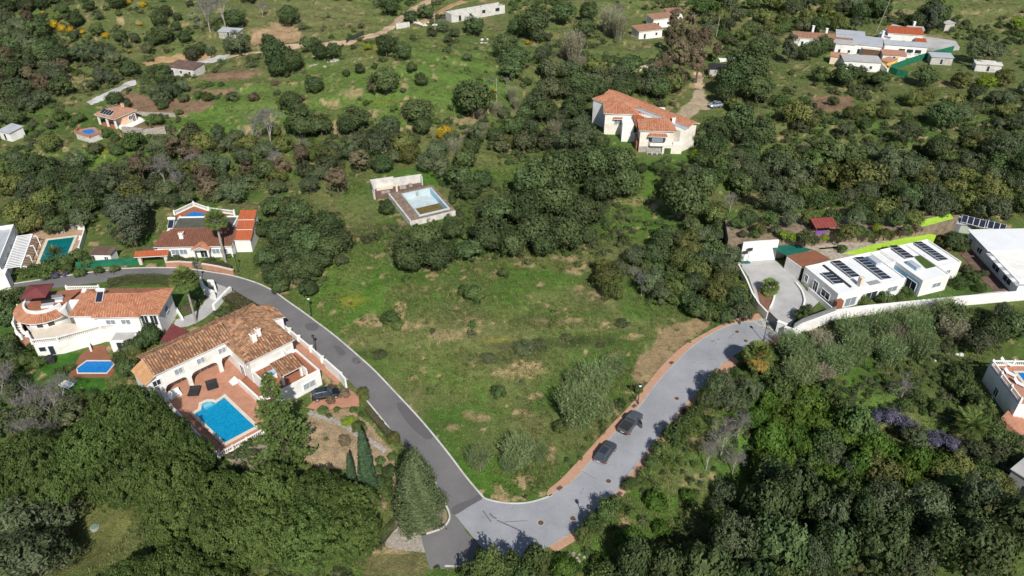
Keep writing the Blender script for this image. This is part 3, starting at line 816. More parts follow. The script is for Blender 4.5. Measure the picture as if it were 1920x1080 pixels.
def hip(par, r, z, h, mat, over=0.35, sp=0.44, edge='white', axis=None):
    u0, u1, v0, v1 = r[0] - over, r[1] + over, r[2] - over, r[3] + over
    A, B, C, D = (u0, v0, z), (u1, v0, z), (u1, v1, z), (u0, v1, z)
    if (u1 - u0 >= v1 - v0 and axis is None) or axis == 'u':
        k = (v1 - v0) / 2
        k = min(k, (u1 - u0) / 2 - .01)
        R0, R1 = (u0 + k, (v0 + v1) / 2, z + h), (u1 - k, (v0 + v1) / 2, z + h)
        pl = [[A, B, R1, R0], [C, D, R0, R1], [B, C, R1], [D, A, R0]]
        cp = [(R0, R1), (A, R0), (D, R0), (B, R1), (C, R1)]
    else:
        k = min((u1 - u0) / 2, (v1 - v0) / 2 - .01)
        R0, R1 = ((u0 + u1) / 2, v0 + k, z + h), ((u0 + u1) / 2, v1 - k, z + h)
        pl = [[B, C, R1, R0], [D, A, R0, R1], [A, B, R0], [C, D, R1]]
        cp = [(R0, R1), (A, R0), (B, R0), (C, R1), (D, R1)]
    return roof(par, pl, mat, cp, sp, edge=edge)
def gable(par, r, z, h, mat, over=0.35, sp=0.44, axis='u', edge='white', ends=True):
    u0, u1, v0, v1 = r[0] - over, r[1] + over, r[2] - over, r[3] + over
    if axis == 'u':
        vm = (v0 + v1) / 2
        pl = [[(u0, v0, z), (u1, v0, z), (u1, vm, z + h), (u0, vm, z + h)], [(u1, v1, z), (u0, v1, z), (u0, vm, z + h), (u1, vm, z + h)]]
        cp = [((u0, vm, z + h), (u1, vm, z + h))]
        tri = [[(u, r[2], z - .1), (u, r[3], z - .1), (u, vm, z + h - .16)] for u in (r[0] + .02, r[1] - .02)]
    else:
        um = (u0 + u1) / 2
        pl = [[(u1, v0, z), (u1, v1, z), (um, v1, z + h), (um, v0, z + h)], [(u0, v1, z), (u0, v0, z), (um, v0, z + h), (um, v1, z + h)]]
        cp = [((um, v0, z + h), (um, v1, z + h))]
        tri = [[(r[0], v, z - .1), (r[1], v, z - .1), (um, v, z + h - .16)] for v in (r[2] + .02, r[3] - .02)]
    o = roof(par, pl, mat, cp, sp, edge=edge)
    if ends:
        for t in tri: MB().add(t, [[0, 1, 2], [2, 1, 0]]).build('gable_end', MT['white'], par)
    return o
def shed_roof(par, a, b, c, d, mat, sp=0.44, edge='white'):
    return roof(par, [[a, b, c, d]], mat, [], sp, edge=edge)
def balustrade(par, pts, z, h=0.85, closed=False, gap=0.30, mat='white', topped=True):
    m, bl = MB(), MB()
    seg = list(zip(pts[:-1], pts[1:])) + ([(pts[-1], pts[0])] if closed else [])
    for p, q in seg:
        m.obox(p, q, 0.24, z, z + 0.12); m.obox(p, q, 0.24, z + h - 0.12, z + h)
        L = math.hypot(q[0] - p[0], q[1] - p[1])
        n = max(1, int(L / gap))
        for k in range(n):
            t = (k + 0.5) / n
            x, y = p[0] + (q[0] - p[0]) * t, p[1] + (q[1] - p[1]) * t
            bl.lathe([(.05, .1), (.085, .28), (.045, .5), (.07, h - .1)], 5, (x, y, z))
    for p in pts:
        m.box(p[0] - .17, p[0] + .17, p[1] - .17, p[1] + .17, z - .02, z + h + 0.1)
        if topped: m.lathe([(.05, 0), (.13, .08), (.1, .2), (.01, .26)], 6, (p[0], p[1], z + h + .1))
    o = m.build('balustrade', MT[mat], par)
    bl.build('balusters', MT[mat], o, kind='stuff')
    return o
def chimney(par, u, v, z, w_=0.7, h=1.3, cap='white'):
    m = MB().box(u - w_ / 2, u + w_ / 2, v - w_ / 2, v + w_ / 2, z - 1.2, z + h)
    m.box(u - w_ / 2 - .1, u + w_ / 2 + .1, v - w_ / 2 - .1, v + w_ / 2 + .1, z + h, z + h + .12)
    c = m.build('chimney', MT[cap], par)
    p = MB()
    for du in (-.2, .2):
        p.box(u + du - .1, u + du + .1, v - .2, v + .2, z + h + .12, z + h + .38)
    p.build('chimney_pot', MT['terracotta'], c)
    return c
def solar_array(par, corners, n, axis=0, frame='whitemetal', thick=0.05):
    """panels on a tilted rectangle given by 4 points a b c d (a-b is the row); one mesh shared by every panel"""
    a, b, c, d = [Vector(p) for p in corners]
    e, s_ = (b - a), (d - a)
    L, Wd = e.length / n, s_.length
    e.normalize(); s_.normalize(); nn = e.cross(s_).normalized()
    if nn.z < 0: nn = -nn
    fm = MB()
    g = 0.07
    fm.box(g, L - g, g, Wd - g, 0, thick)
    pm = fm.mesh('solar_panel', MT['solar'])
    rm = MB().box(0, L - .005, 0, Wd, -.05, -.005).mesh('panel_frame', MT[frame])
    from mathutils import Matrix
    for k in range(n):
        o = bpy.data.objects.new('solar_panel', pm)
        p = a + e * (L * k)
        o.matrix_local = Matrix(((e.x, s_.x, nn.x, p.x), (e.y, s_.y, nn.y, p.y), (e.z, s_.z, nn.z, p.z), (0, 0, 0, 1)))
        fin(o, par)
        f = bpy.data.objects.new('panel_frame', rm)
        fin(f, o)
def water_heater(par, u, v, z, ang=0.0):
    m = MB(); c, s_ = math.cos(ang), math.sin(ang)
    def R(x, y): return (u + x * c - y * s_, v + x * s_ + y * c)
    solar_array(par, [(*R(-.6, -1.3), z + .15), (*R(.6, -1.3), z + .15), (*R(.6, .4), z + 1.2), (*R(-.6, .4), z + 1.2)], 1)
    p, q = R(-.75, .65), R(.75, .65)
    m.tube((*p, z + 1.4), (*q, z + 1.4), .3, .3, 10)
    for x in (-.5, .5):
        a = R(x, .5); m.box(a[0] - .03, a[0] + .03, a[1] - .03, a[1] + .03, z - .1, z + 1.2)
    m.build('water_heater', MT['whitemetal'], par)
def pool(label, pts, mat, z=0.1, cop=0.45, copmat='coping', depth=0.25, name='swimming_pool', group=None):
    """pool > coping, basin, water; pts world xy"""
    cx, cy = sum(p[0] for p in pts) / len(pts), sum(p[1] for p in pts) / len(pts)
    t = thing(name, label, 'pool', (cx, cy, z), 0, group)
    q = [(x - cx, y - cy) for x, y in pts]
    n = len(q)
    a = sum(q[i][0] * q[(i + 1) % n][1] - q[(i + 1) % n][0] * q[i][1] for i in range(n))
    if a < 0: q = q[::-1]
    out = []
    for i in range(n):
        p0, p1, p2 = q[i - 1], q[i], q[(i + 1) % n]
        e1, e2 = Vector((p1[0] - p0[0], p1[1] - p0[1])).normalized(), Vector((p2[0] - p1[0], p2[1] - p1[1])).normalized()
        n1, n2 = Vector((e1.y, -e1.x)), Vector((e2.y, -e2.x))
        b = (n1 + n2)
        b = b / max(0.35, b.length_squared) * 2 if b.length > 1e-4 else n1
        b = b * 0.5 * 1.0
        d = b.normalized() * min(cop * 1.6, cop / max(0.5, b.normalized().dot(n1)))
        out.append((p1[0] + d.x, p1[1] + d.y))
    m = MB()
    vs = [(x, y, 0.06) for x, y in q] + [(x, y, 0.06) for x, y in out] + [(x, y, -depth) for x, y in q] + [(x, y, -0.12) for x, y in out]
    fs = []
    for i in range(n):
        j = (i + 1) % n
        fs += [[i, n + i, n + j, j], [i, j, 2 * n + j, 2 * n + i], [n + i, 3 * n + i, 3 * n + j, n + j]]
    m.add(vs, fs)
    m.build('coping', MT[copmat], t)
    MB().prism(q, -depth - .3, -0.03).build('water', MT[mat], t)
    return t
# ================================================================== villa with the blue pool
A = House('villa', 'white villa with mottled old tile roof and arcade facing the large blue pool', 'villa', 430, 745, 44)
a0, a1 = A.loc(288, 703, 5.8), A.loc(423, 642, 5.8)
rg = A.loc(258, 675, 7.3)
U0, U1, V0 = a0[0], a1[0] + 0.6, (a0[1] + a1[1]) / 2 + 0.35
V1 = V0 + 2 * (rg[1] - V0)
A.block([U0 + .3, U1, V0 + 2.4, V1 - .3], 0, 5.75)
A.block([U0 + .3, U1, V0, V0 + 2.397], 2.75, 5.75)
A.mb('arcade_floor', MB().box(U0 + .3, U1 + .05, V0 - .6, V0 + 2.35, 0, .17), MT['terracotta'])
A.mb('stone_cladding', MB().box(U0 + .32, U1, V0 + 2.353, V0 + 2.396, 0, 1.5), MT['stone'])
p1_, p2_, p0_ = A.loc(362, 727)[0], A.loc(416, 697)[0], A.loc(309, 735)[0]
A.block([U0 + .3, p0_ - .2, V0 + .003, V0 + 2.395], 0, 2.747)
for q in (p1_, p2_):
    A.mb('pier', MB().box(q - .32, q + .32, V0 + .003, V0 + .5, 0, 2.747), MT['white'])
# low arches between the piers
for x0, x1 in ((p0_ - .2, p1_ - .32), (p1_ + .32, p2_ - .32), (p2_ + .32, U1)):
    m = MB(); K = 14
    for k in range(K):
        t0, t1 = k / K, (k + 1) / K
        def ar(t): return 2.75 - 0.75 * (1 - math.sqrt(max(0, 1 - abs(2 * t - 1) ** 4)))
        xa, xb = x0 + (x1 - x0) * t0, x0 + (x1 - x0) * t1
        za, zb = min(ar(t0), 2.7), min(ar(t1), 2.7)
        vs = [(xa, V0 + .004, za), (xb, V0 + .004, zb), (xb, V0 + .004, 2.748), (xa, V0 + .004, 2.748), (xa, V0 + .4, za), (xb, V0 + .4, zb), (xb, V0 + .4, 2.748), (xa, V0 + .4, 2.748)]
        m.add(vs, [[0, 1, 2, 3], [7, 6, 5, 4], [0, 4, 5, 1]])
    A.mb('arch', m, MT['white'])
gable(A.root, [U0 + .3, U1 + .2, V0, V1 - .3], 5.75, 1.55, 'old', 0.4, axis='u')
for (x, y) in ((335, 695), (376, 675), (416, 656)):
    A.win(A.loc(x, y, 4.3)[0], V0, 'v-', 4.25, 1.25, 1.0, 'paleglass'); A.grille(A.loc(x, y, 4.3)[0], V0, 'v-', 4.25, 1.35, 1.1)
A.win(A.loc(286, 717, 3.9)[0] + .4, V0, 'v-', 4.0, 1.2, 1.0)
for x in ((p0_ + p1_) / 2, (p1_ + p2_) / 2): A.win(x, V0 + 2.4, 'v-', 1.15, 2.2, 2.1, name='door')
# sandy lean-to at the left gable
lt = [U0 - 1.7, U0 + .3, V0 + .4, V1 - 1.0]
A.block([lt[0] + .2, lt[1] - .003, lt[2], lt[3]], 0, 4.2)
shed_roof(A.root, (lt[0], lt[3] + .3, 4.3), (lt[0], lt[2] - .3, 4.3), (lt[1], lt[2] - .3, 5.35), (lt[1], lt[3] + .3, 5.35), 'sand')
# right wing with its own hipped roof
wr = A.rect([(469, 677), (533, 620)], 5.4)
wr = [U1 - .1, wr[1] - .3, wr[2] + .3, V1 + .4]
A.block([wr[0] + .105, wr[1], wr[2], wr[3]], 0, 5.3)
hip(A.root, [wr[0] - .2, wr[1], wr[2], wr[3]], 5.35, 1.75, 'old', .4, axis='v')
A.win(wr[0] + .1, wr[2] + 1.6, 'u-', 3.8, 1.2, 1.0); A.win(wr[0] + .1, wr[2] + 3.6, 'u-', 1.2, 1.4, 2.0, name='door')
c_ = A.loc(475, 632, 7.2); chimney(A.root, c_[0], c_[1], 6.6, .8, 1.1); chimney(A.root, c_[0] + 1.1, c_[1] + .5, 6.6, .7, 1.3)
# low roofs behind
for pa, pb in (((272, 656), (325, 645)), ((354, 618), (392, 618))):
    b0, b1 = A.loc(*pa, 4.0), A.loc(*pb, 4.0)
    r = [min(b0[0], b1[0]), max(b0[0], b1[0]), V1 - .25, V1 + 2.3]
    A.block([r[0] + .2, r[1] - .2, r[2], r[3]], 0, 3.7)
    shed_roof(A.root, (r[1], r[3] + .4, 3.8), (r[0], r[3] + .4, 3.8), (r[0], r[2], 4.7), (r[1], r[2], 4.7), 'old')
# corner roof by the road gate
cr = A.rect([(463, 634), (527, 628)], 4.2)
cr = [wr[1] + .01, wr[1] + 3.0, wr[3] - 4.6, wr[3]]
A.block(cr, 0, 3.6)
shed_roof(A.root, (cr[1] + .35, cr[2] - .3, 3.7), (cr[1] + .35, cr[3] + .3, 3.7), (cr[0], cr[3] + .3, 4.75), (cr[0], cr[2] - .3, 4.75), 'old')
# garage and terrace storey towards the parking
tf0, tf1 = A.loc(505, 745, 3.0), A.loc(600, 695, 3.0)
tr_ = [tf0[0] + 1.0, tf1[0], (tf0[1] + tf1[1]) / 2, wr[2] - .01]
A.flat(tr_, 0, 2.75, par=.45, roofmat='redbrown')
A.win((tr_[0] + tr_[1]) / 2 + 1.8, tr_[2], 'v-', 1.35, 2.1, 1.2, 'paleglass'); A.grille((tr_[0] + tr_[1]) / 2 + 1.8, tr_[2], 'v-', 1.35, 2.2, 1.3, 9)
pr = [tr_[0] + 2.2, tr_[1] - 2.6, tr_[2] + 1.2, tr_[2] + 3.6]
for x in (pr[0], pr[1]):
    for y in (pr[2], pr[3]): A.mb('pillar', MB().box(x - .18, x + .18, y - .18, y + .18, 2.8, 4.9), MT['white'])
shed_roof(A.root, (pr[0] - .4, pr[2] - .4, 4.9), (pr[1] + .4, pr[2] - .4, 4.9), (pr[1] + .4, pr[3] + .4, 5.6), (pr[0] - .4, pr[3] + .4, 5.6), 'old')
A.mb('divider_wall', MB().box(pr[1] + .4, pr[1] + .65, tr_[2] + .3, tr_[3] - .1, 2.8, 4.3), MT['white'])
A.mb('divider_wall', MB().box(tr_[0] + .5, pr[1] + .39, pr[3] + .5, pr[3] + .72, 2.8, 4.0), MT['white'])
A.mb('awning', MB().box(tr_[0] + .8, tr_[0] + 2.4, pr[3] - .6, pr[3] + .4, 4.3, 4.38), MT['bluewall'])
# raised side terrace, low white walls and steps
rt = A.poly([(450, 722), (487, 756), (516, 742), (500, 712), (472, 700)])
A.mb('side_terrace', MB().prism(rt, 0, .65), MT['redbrown'])
for p, q in ((rt[0], rt[1]), (rt[1], rt[2])): A.mb('terrace_wall', MB().obox(p, q, .35, 0, 1.15), MT['white'])
for k in range(4): A.mb('step', MB().box(rt[0][0] - 1.0 + .3 * k, rt[0][0] - .7 + .3 * k - .003, rt[0][1] + .5, rt[0][1] + 1.9, 0, .2 + .14 * k), MT['white'])
# pool terrace, pool, railing
ter = [(303, 738), (437, 690), (470, 700), (530, 762), (522, 799), (413, 858), (322, 765)]
MB().prism(W(ter), -.1, .15).build('pool_terrace', MT['terracotta'], kind='structure')
pl = [(365, 775), (377, 768), (379, 757), (388, 753), (397, 753), (404, 756), (420, 745), (478, 800), (422, 830)]
pz_ = pool('large azure rectangular pool with rounded steps on the terracotta terrace of the arcaded villa', W(pl, .2), 'water', .2, .5)
for k, (q, z_) in enumerate((([(379, 758), (388, 753.5), (397, 753.5), (403, 757), (409, 755), (385, 769)], -.026), ([(380, 760), (389, 754.5), (396, 754.5), (400, 758), (384, 765)], -.022))):
    MB().prism([(a - pz_.location.x, b - pz_.location.y) for a, b in W(q, .2)], -.1, z_).build('step', M_plain('pale_step%d' % k, ((.03, .38, .56), (.16, .50, .62))[k], .06, 2, .2, .5), pz_)
tb = thing('balustrade_railing', 'white balustrade between the large azure pool and the pine trees', 'railing', (*P(413, 858), .15))
o_ = tb.location
balustrade(tb, [(x - o_.x, y - o_.y) for x, y in W([(524, 797), (500, 809), (464, 829), (438, 843), (411, 858), (385, 832), (352, 797), (322, 765)], .15)], 0, topped=False)
def lounger(px, py, ang, label, mat='darkgrey', w_=1.7, l=2.0):
    x, y = P(px, py, .15)
    t = thing('sun_lounger', label, 'lounger', (x, y, .15), rad(ang), 'black sun loungers by the azure pool')
    MB().box(-w_ / 2, w_ / 2, -l / 2, l / 2 - .5, .28, .42).build('seat', MT[mat], t)
    MB().add([(-w_ / 2, l / 2 - .5, .30), (w_ / 2, l / 2 - .5, .30), (w_ / 2, l / 2, .62), (-w_ / 2, l / 2, .62), (-w_ / 2, l / 2 - .5, .42), (w_ / 2, l / 2 - .5, .42), (w_ / 2, l / 2, .74), (-w_ / 2, l / 2, .74)], [[3, 2, 1, 0], [4, 5, 6, 7], [0, 1, 5, 4], [1, 2, 6, 5], [2, 3, 7, 6], [3, 0, 4, 7]]).build('backrest', MT[mat], t)
    for a in (-1, 1):
        for b in (-1, 1): MB().box(a * (w_ / 2 - .1) - .04, a * (w_ / 2 - .1) + .04, b * (l / 2 - .5) - .04, b * (l / 2 - .5) + .04, 0, .28).build('leg', MT['darkmetal'], t)
lounger(365, 737, 5, 'black sun lounger nearer the arcade end of the azure pool')
lounger(398, 725, 28, 'black sun lounger in front of the middle arch of the villa')
x, y = P(326, 744, .15)
t = thing('outdoor_sofa', 'white outdoor corner sofa at the left end of the arcade', 'sofa', (x, y, .15), rad(44))
for nm, b in (('seat', (-1.2, 1.2, -.5, .5, 0, .45)), ('backrest', (-1.2, 1.2, .5, .75, 0, .9)), ('armrest', (-1.5, -1.21, -.5, .75, 0, .7)), ('cushion', (-.9, -.1, -.4, .3, .45, .6)), ('cushion', (.1, .9, -.4, .3, .45, .6))):
    MB().box(*b).build(nm, MT['whitemetal'], t)
# white garden wall along the road with a brick walk inside
def wall_thing(name, label, pts, h, th=.28, mat='white', cap=None, z=0.0, cat_='wall', posts=0.0, group=None, ground=False):
    x, y = pts[0]
    z0 = hz(x, y) if ground else z
    t = thing(name, label, cat_, (x, y, z0), 0, group)
    m = MB()
    q = [(a - x, b - y) for a, b in pts]
    for i in range(len(q) - 1):
        zb = (hz(*pts[i]) + hz(*pts[i + 1])) / 2 - z0 - .25 if ground else 0
        m.obox(q[i], q[i + 1], th, zb - .15 if ground else 0, zb + h + (.25 if ground else 0) - .002 * i)
    m.build('wall_body', MT[mat], t)
    if cap:
        c = MB()
        for i in range(len(q) - 1): c.obox(q[i], q[i + 1], th + .12, h + .003 + .002 * i, h + .09 + .002 * i)
        c.build('coping', MT[cap], t)
    if posts:
        for i in range(len(q)): MB().box(q[i][0] - .28, q[i][0] + .28, q[i][1] - .28, q[i][1] + .28, 0, h + posts).build('post', MT[mat], t)
    return t
MB().prism(W([(527, 622), (560, 640), (600, 672), (640, 712), (632, 722), (596, 690), (555, 655), (520, 632)]), 0, .12).build('side_path', MT['terracotta'], kind='structure')
wall_thing('garden_wall', 'low white garden wall with posts between the villa and the grey road', W([(523, 609), (545, 627), (562, 641), (585, 660), (606, 680), (640, 711)]), 1.0, .3, posts=.35)
wall_thing('garden_wall', 'tall white wall closing the parking of the arcaded villa', W([(612, 690), (640, 715), (650, 728)]), 2.0, .3)
for lb, px_, py_ in (('left white gate post at the upper roadside entrance of the arcaded villa', 507, 594), ('right white gate post at the upper roadside entrance of the arcaded villa', 518, 602)):
    x, y = P(px_, py_)
    t = thing('gate_post', lb, 'post', (x, y, 0))
    MB().box(-.4, .4, -.4, .4, 0, 2.2).build('shaft', MT['white'], t); MB().box(-.5, .5, -.5, .5, 2.2, 2.35).build('cap', MT['white'], t)
# parking of the villa
MB().prism(W([(575, 765), (600, 742), (650, 728), (672, 742), (674, 760), (600, 768)]), -.05, .12).build('parking', MT['terracotta'], kind='structure')
wall_thing('terrace_edge', 'low pink kerb wall below the parked black car', W([(597, 767), (640, 763), (674, 760)]), .45, .4, 'terracotta')
MB().prism(W([(421, 858), (470, 834), (500, 835), (505, 866), (470, 884), (440, 872)]), -.05, .06).build('stone_patio', M_plain('slate_patio', (0.30, 0.24, 0.18), 0.25, 1.2, 0.9, 0.2, stain=(0.22, 0.25, 0.24)), kind='structure')
wall_thing('rockery_wall', 'pale curving dry stone edging through the brown garden beds', W(cat([(580, 775), (600, 783), (625, 790), (650, 803), (672, 818), (700, 832), (722, 848)], 3)), .35, .8, 'stone')

# ================================================================== villa with the round terrace
B = House('villa', 'white villa with orange tile roof and curved balustrade terrace above a small blue pool', 'villa', 210, 640, 2)
ez = 5.4
r1 = B.rect([(134, 585), (320, 550)], ez); rb = B.loc(304, 541, ez); rf = B.loc(292, 590, ez)
R = [r1[0] + .3, r1[1] - .3, rf[1] + .3, rb[1] - .2]
B.block([R[0] + .2, R[1] - .2, R[2] + .2, R[3] - .2], 0, ez - .05)
hip(B.root, R, ez, 1.7, 'orange', .35)
f0, f1 = B.loc(172, 596, ez), B.loc(262, 594, ez)
FR = [f0[0] + .3, f1[0] - .3, f0[1] + .3, R[2] + 3.2]
B.block([FR[0] + .2, FR[1] - .2, FR[2] + .2, R[2] + .3], 0, ez - .052)
hip(B.root, FR, ez + .01, 1.68, 'orange', .35, axis='v')
for px_ in (207, 235): B.win(B.loc(px_, 603, 4.2)[0], FR[2] + .2, 'v-', 4.0, 1.5, 1.0, 'paleglass')
for px_ in (268, 285): B.win(B.loc(px_, 603, 4.2)[0], R[2] + .2, 'v-', 3.9, 1.1, 1.9, name='door')
B.win(R[1] - .2, (R[2] + R[3]) / 2, 'u+', 3.6, 1.2, 1.0)
# terrace storey in front
TZ = 2.7
tq = B.poly([(58, 640), (98, 640), (150, 628), (196, 617), (262, 612), (262, 596), (60, 600)], TZ)
dk = B.poly([(54, 630), (62, 645), (110, 640), (190, 618), (240, 614)], TZ)
tp = [dk[0], dk[1], dk[2], dk[3], dk[4], (dk[4][0], FR[2] + .5), (dk[0][0], R[2] + 2)]
B.mb('terrace_storey', MB().prism(tp, 0, TZ - .06), MT['white'])
B.mb('terrace_floor', MB().prism([(x * .995, y * .995 + .02) for x, y in tp], TZ - .06, TZ), MT['coping'])
balustrade(B.root, dk, TZ, .9, topped=False)
def on_seg(p, q, t): return (p[0] + (q[0] - p[0]) * t, p[1] + (q[1] - p[1]) * t)
for t_, w_, hh, nm in ((.28, 1.2, 1.0, 'window'), (.62, 1.0, 2.0, 'door')):
    x, y = on_seg(dk[1], dk[2], t_)
    an = math.atan2(dk[2][1] - dk[1][1], dk[2][0] - dk[1][0])
    m = MB(); m.obox((x - w_ / 2 * math.cos(an), y - w_ / 2 * math.sin(an)), (x + w_ / 2 * math.cos(an), y + w_ / 2 * math.sin(an)), .24, (1.5 - hh / 2) if nm == 'window' else 0.05, (1.5 + hh / 2) if nm == 'window' else 2.05)
    o = B.mb(nm, m, MT['whitemetal'])
    m = MB(); m.obox((x - w_ * .42 * math.cos(an), y - w_ * .42 * math.sin(an)), (x + w_ * .42 * math.cos(an), y + w_ * .42 * math.sin(an)), .32, (1.58 - hh / 2) if nm == 'window' else 0.15, (1.42 + hh / 2) if nm == 'window' else 1.95)
    m.build('pane', MT['glass'], o)
ps_ = B.rect([(205, 640), (262, 616)], 2.3)
B.flat([ps_[0], ps_[1], ps_[2], dk[4][1] - .4], 0, 2.1, par=.25, roofmat='concrete')
B.win((ps_[0] + ps_[1]) / 2, ps_[2], 'v-', 1.1, 1.8, 1.9, name='door')
for p, q in (((130, 655), (168, 648)), ((168, 648), (172, 660))): B.mb('low_wall', MB().obox(B.loc(*p), B.loc(*q), .3, 0, .9), MT['white'])
# curved room with a ring of tiles and a round roof terrace
cc = B.loc(84, 568, 5.2)
def arc(r, a0_, a1_, n=20): return [(cc[0] + r * math.cos(rad(a0_ + (a1_ - a0_) * k / n)), cc[1] + r * math.sin(rad(a0_ + (a1_ - a0_) * k / n))) for k in range(n + 1)]
B.mb('round_room', MB().prism(arc(4.0, 165, 345, 24) + [(cc[0] + 3, cc[1] + 3), (cc[0] - 3, cc[1] + 3)], 0, 4.9), MT['white'])
B.mb('roof_terrace', MB().prism(arc(3.2, 165, 345, 24) + [(cc[0] + 4.5, cc[1] + 4.4), (cc[0] - 2.5, cc[1] + 3.6)], 4.9, 5.02), MT['redbrown'])
ai, ao = arc(3.35, 170, 325, 36), arc(5.1, 170, 325, 36)
m, t = MB(), MB()
for k in range(36):
    vs = [(*ao[k], 4.45), (*ao[k + 1], 4.45), (*ai[k + 1], 5.15), (*ai[k], 5.15)]
    slab(m, vs)
    t.add([(q[0], q[1], q[2] + .02) for q in vs], [[0, 1, 2, 3]], .3); tile_plane(t, vs, .42, .6)
rr = m.build('canopy_roof', MT['white'], B.root); t.build('roof_tiles', TL['orange'], rr, kind='stuff')
pw = MB(); ap = arc(3.2, 165, 345, 24)
for k in range(24): pw.obox(ap[k], ap[k + 1], .35, 5.0, 5.75)
pw.build('parapet', MT['white'], B.root)
for a_ in (205, 240, 275, 300):
    x, y = cc[0] + 3.98 * math.cos(rad(a_)), cc[1] + 3.98 * math.sin(rad(a_))
    d = (-math.sin(rad(a_)), math.cos(rad(a_)))
    m = MB(); m.obox((x - d[0] * .6, y - d[1] * .6), (x + d[0] * .6, y + d[1] * .6), .2, TZ + .1, TZ + 1.9)
    o = B.mb('door', m, MT['whitemetal'])
    m = MB(); m.obox((x - d[0] * .5, y - d[1] * .5), (x + d[0] * .5, y + d[1] * .5), .28, TZ + .2, TZ + 1.8); m.build('pane', MT['glass'], o)
# outer curved walk with striped steps
wo_, wi_ = B.poly([(74, 563), (52, 570), (36, 580), (30, 595), (27, 612), (33, 627), (42, 636)], TZ), B.poly([(78, 572), (62, 577), (48, 585), (41, 597), (40, 612), (44, 624), (52, 631)], TZ)
B.mb('side_walk', MB().prism(cat(wo_, 3) + cat(wi_, 3)[::-1], 0, TZ - .03), MT['terracotta'])
balustrade(B.root, wo_, TZ - .03, .85); balustrade(B.root, wi_, TZ - .03, .7, topped=False)
ws = cat(wo_, 3); wis = cat(wi_, 3)
for k in range(1, len(ws) - 1): B.mb('tread', MB().obox(ws[k], wis[k], .28, TZ - .03, TZ + .05), MT['white'])
water_heater(B.root, B.loc(190, 558, 6.6)[0], B.loc(190, 558, 6.6)[1], 6.4)
# solarium against the road: white parapets
sp_ = B.rect([(112, 566), (160, 545)], 4.5)
B.flat([sp_[0], R[0] + 1.2, sp_[2], sp_[3]], 0, 4.2, par=.6, roofmat='terracotta')
balustrade(B.root, [(sp_[0], sp_[3]), (R[0] + 1.2, sp_[3])], 4.8, .7)
# maroon parasol on the round terrace
pu = B.loc(77, 563, 5.1); wx = B.root.matrix_basis @ Vector((pu[0], pu[1], 5.02))
t = thing('parasol', 'square maroon parasol over the round roof terrace', 'parasol', tuple(wx), rad(8))
MB().tube((0, 0, 0), (0, 0, 2.5), .04, .04, 6).build('pole', MT['wood'], t)
m = MB(); q = 2.1
m.add([(-q, -q, 2.1), (q, -q, 2.1), (q, q, 2.1), (-q, q, 2.1), (0, 0, 2.75), (-q, -q, 1.95), (q, -q, 1.95), (q, q, 1.95), (-q, q, 1.95)], [[0, 1, 4], [1, 2, 4], [2, 3, 4], [3, 0, 4], [0, 5, 6, 1], [1, 6, 7, 2], [2, 7, 8, 3], [3, 8, 5, 0]])
m.build('canopy', MT['maroon'], t)
for lb, px_, py_, mt_ in (('dark blue cushioned daybed on the round roof terrace', 90, 572, 'darkgrey'), ('grey lounge sofa beside the maroon parasol', 107, 562, 'greymetal')):
    u_ = B.loc(px_, py_, 5.2); wx = B.root.matrix_basis @ Vector((u_[0], u_[1], 5.02))
    t = thing('daybed', lb, 'daybed', tuple(wx), rad(15))
    MB().box(-1.0, 1.0, -.6, .6, 0, .4).build('seat', MT['whitemetal'], t); MB().box(-.95, .95, -.55, .1, .4, .52).build('cushion', MT['greysheet'], t); MB().box(-1.0, 1.0, .35, .6, .4, .95).build('backrest', MT[mt_], t)
# small pool below
MB().prism(W([(128, 708), (150, 668), (172, 650), (196, 648), (205, 668), (222, 676), (212, 704), (200, 708)]), -.1, .1).build('pool_terrace', MT['brownsheet'], kind='structure')
pool('small blue pool with angled end below the curved terrace villa', W([(147, 699), (145, 690), (163, 677), (205, 677), (214, 682), (200, 699)], .15), 'waterblue', .15, .2)
x, y = P(126, 724)
t = thing('lounge_table', 'white slatted garden lounger set on the lawn above the pines', 'lounger', (x, y, hz(x, y)), rad(-25))
for k in range(5): MB().box(-1.1 + .45 * k, -.7 + .45 * k, -.7, .7, .35, .42).build('slat', MT['whitemetal'], t)
for a in (-.9, .9):
    for b in (-.5, .5): MB().box(a - .05, a + .05, b - .05, b + .05, 0, .35).build('leg', MT['whitemetal'], t)
x, y = P(96, 680); t = thing('barbecue', 'black covered barbecue on the lawn left of the small blue pool', 'barbecue', (x, y, hz(x, y)), .3)
MB().box(-.8, .8, -.45, .45, .1, 1.0).build('cabinet', MT['darkgrey'], t); MB().lathe([(.75, 0), (.7, .25), (.4, .4), (.02, .45)], 10, (0, 0, 1.0)).build('hood', MT['darkgrey'], t)
# maroon shade sail by the drive
x, y = P(325, 632)
t = thing('shade_canopy', 'maroon shade canopy beside the pale driveway between the two villas', 'canopy', (x, y, 0), 0)
q = [(P(a, b, 2.4)[0] - x, P(a, b, 2.4)[1] - y) for a, b in ((300, 640), (322, 607), (352, 620), (336, 640))]
MB().prism(q, 2.36, 2.42).build('sheet', MT['maroon'], t)
for p in q: MB().tube((*p, 0), (*p, 2.36), .05, .05, 6).build('post', MT['greymetal'], t)
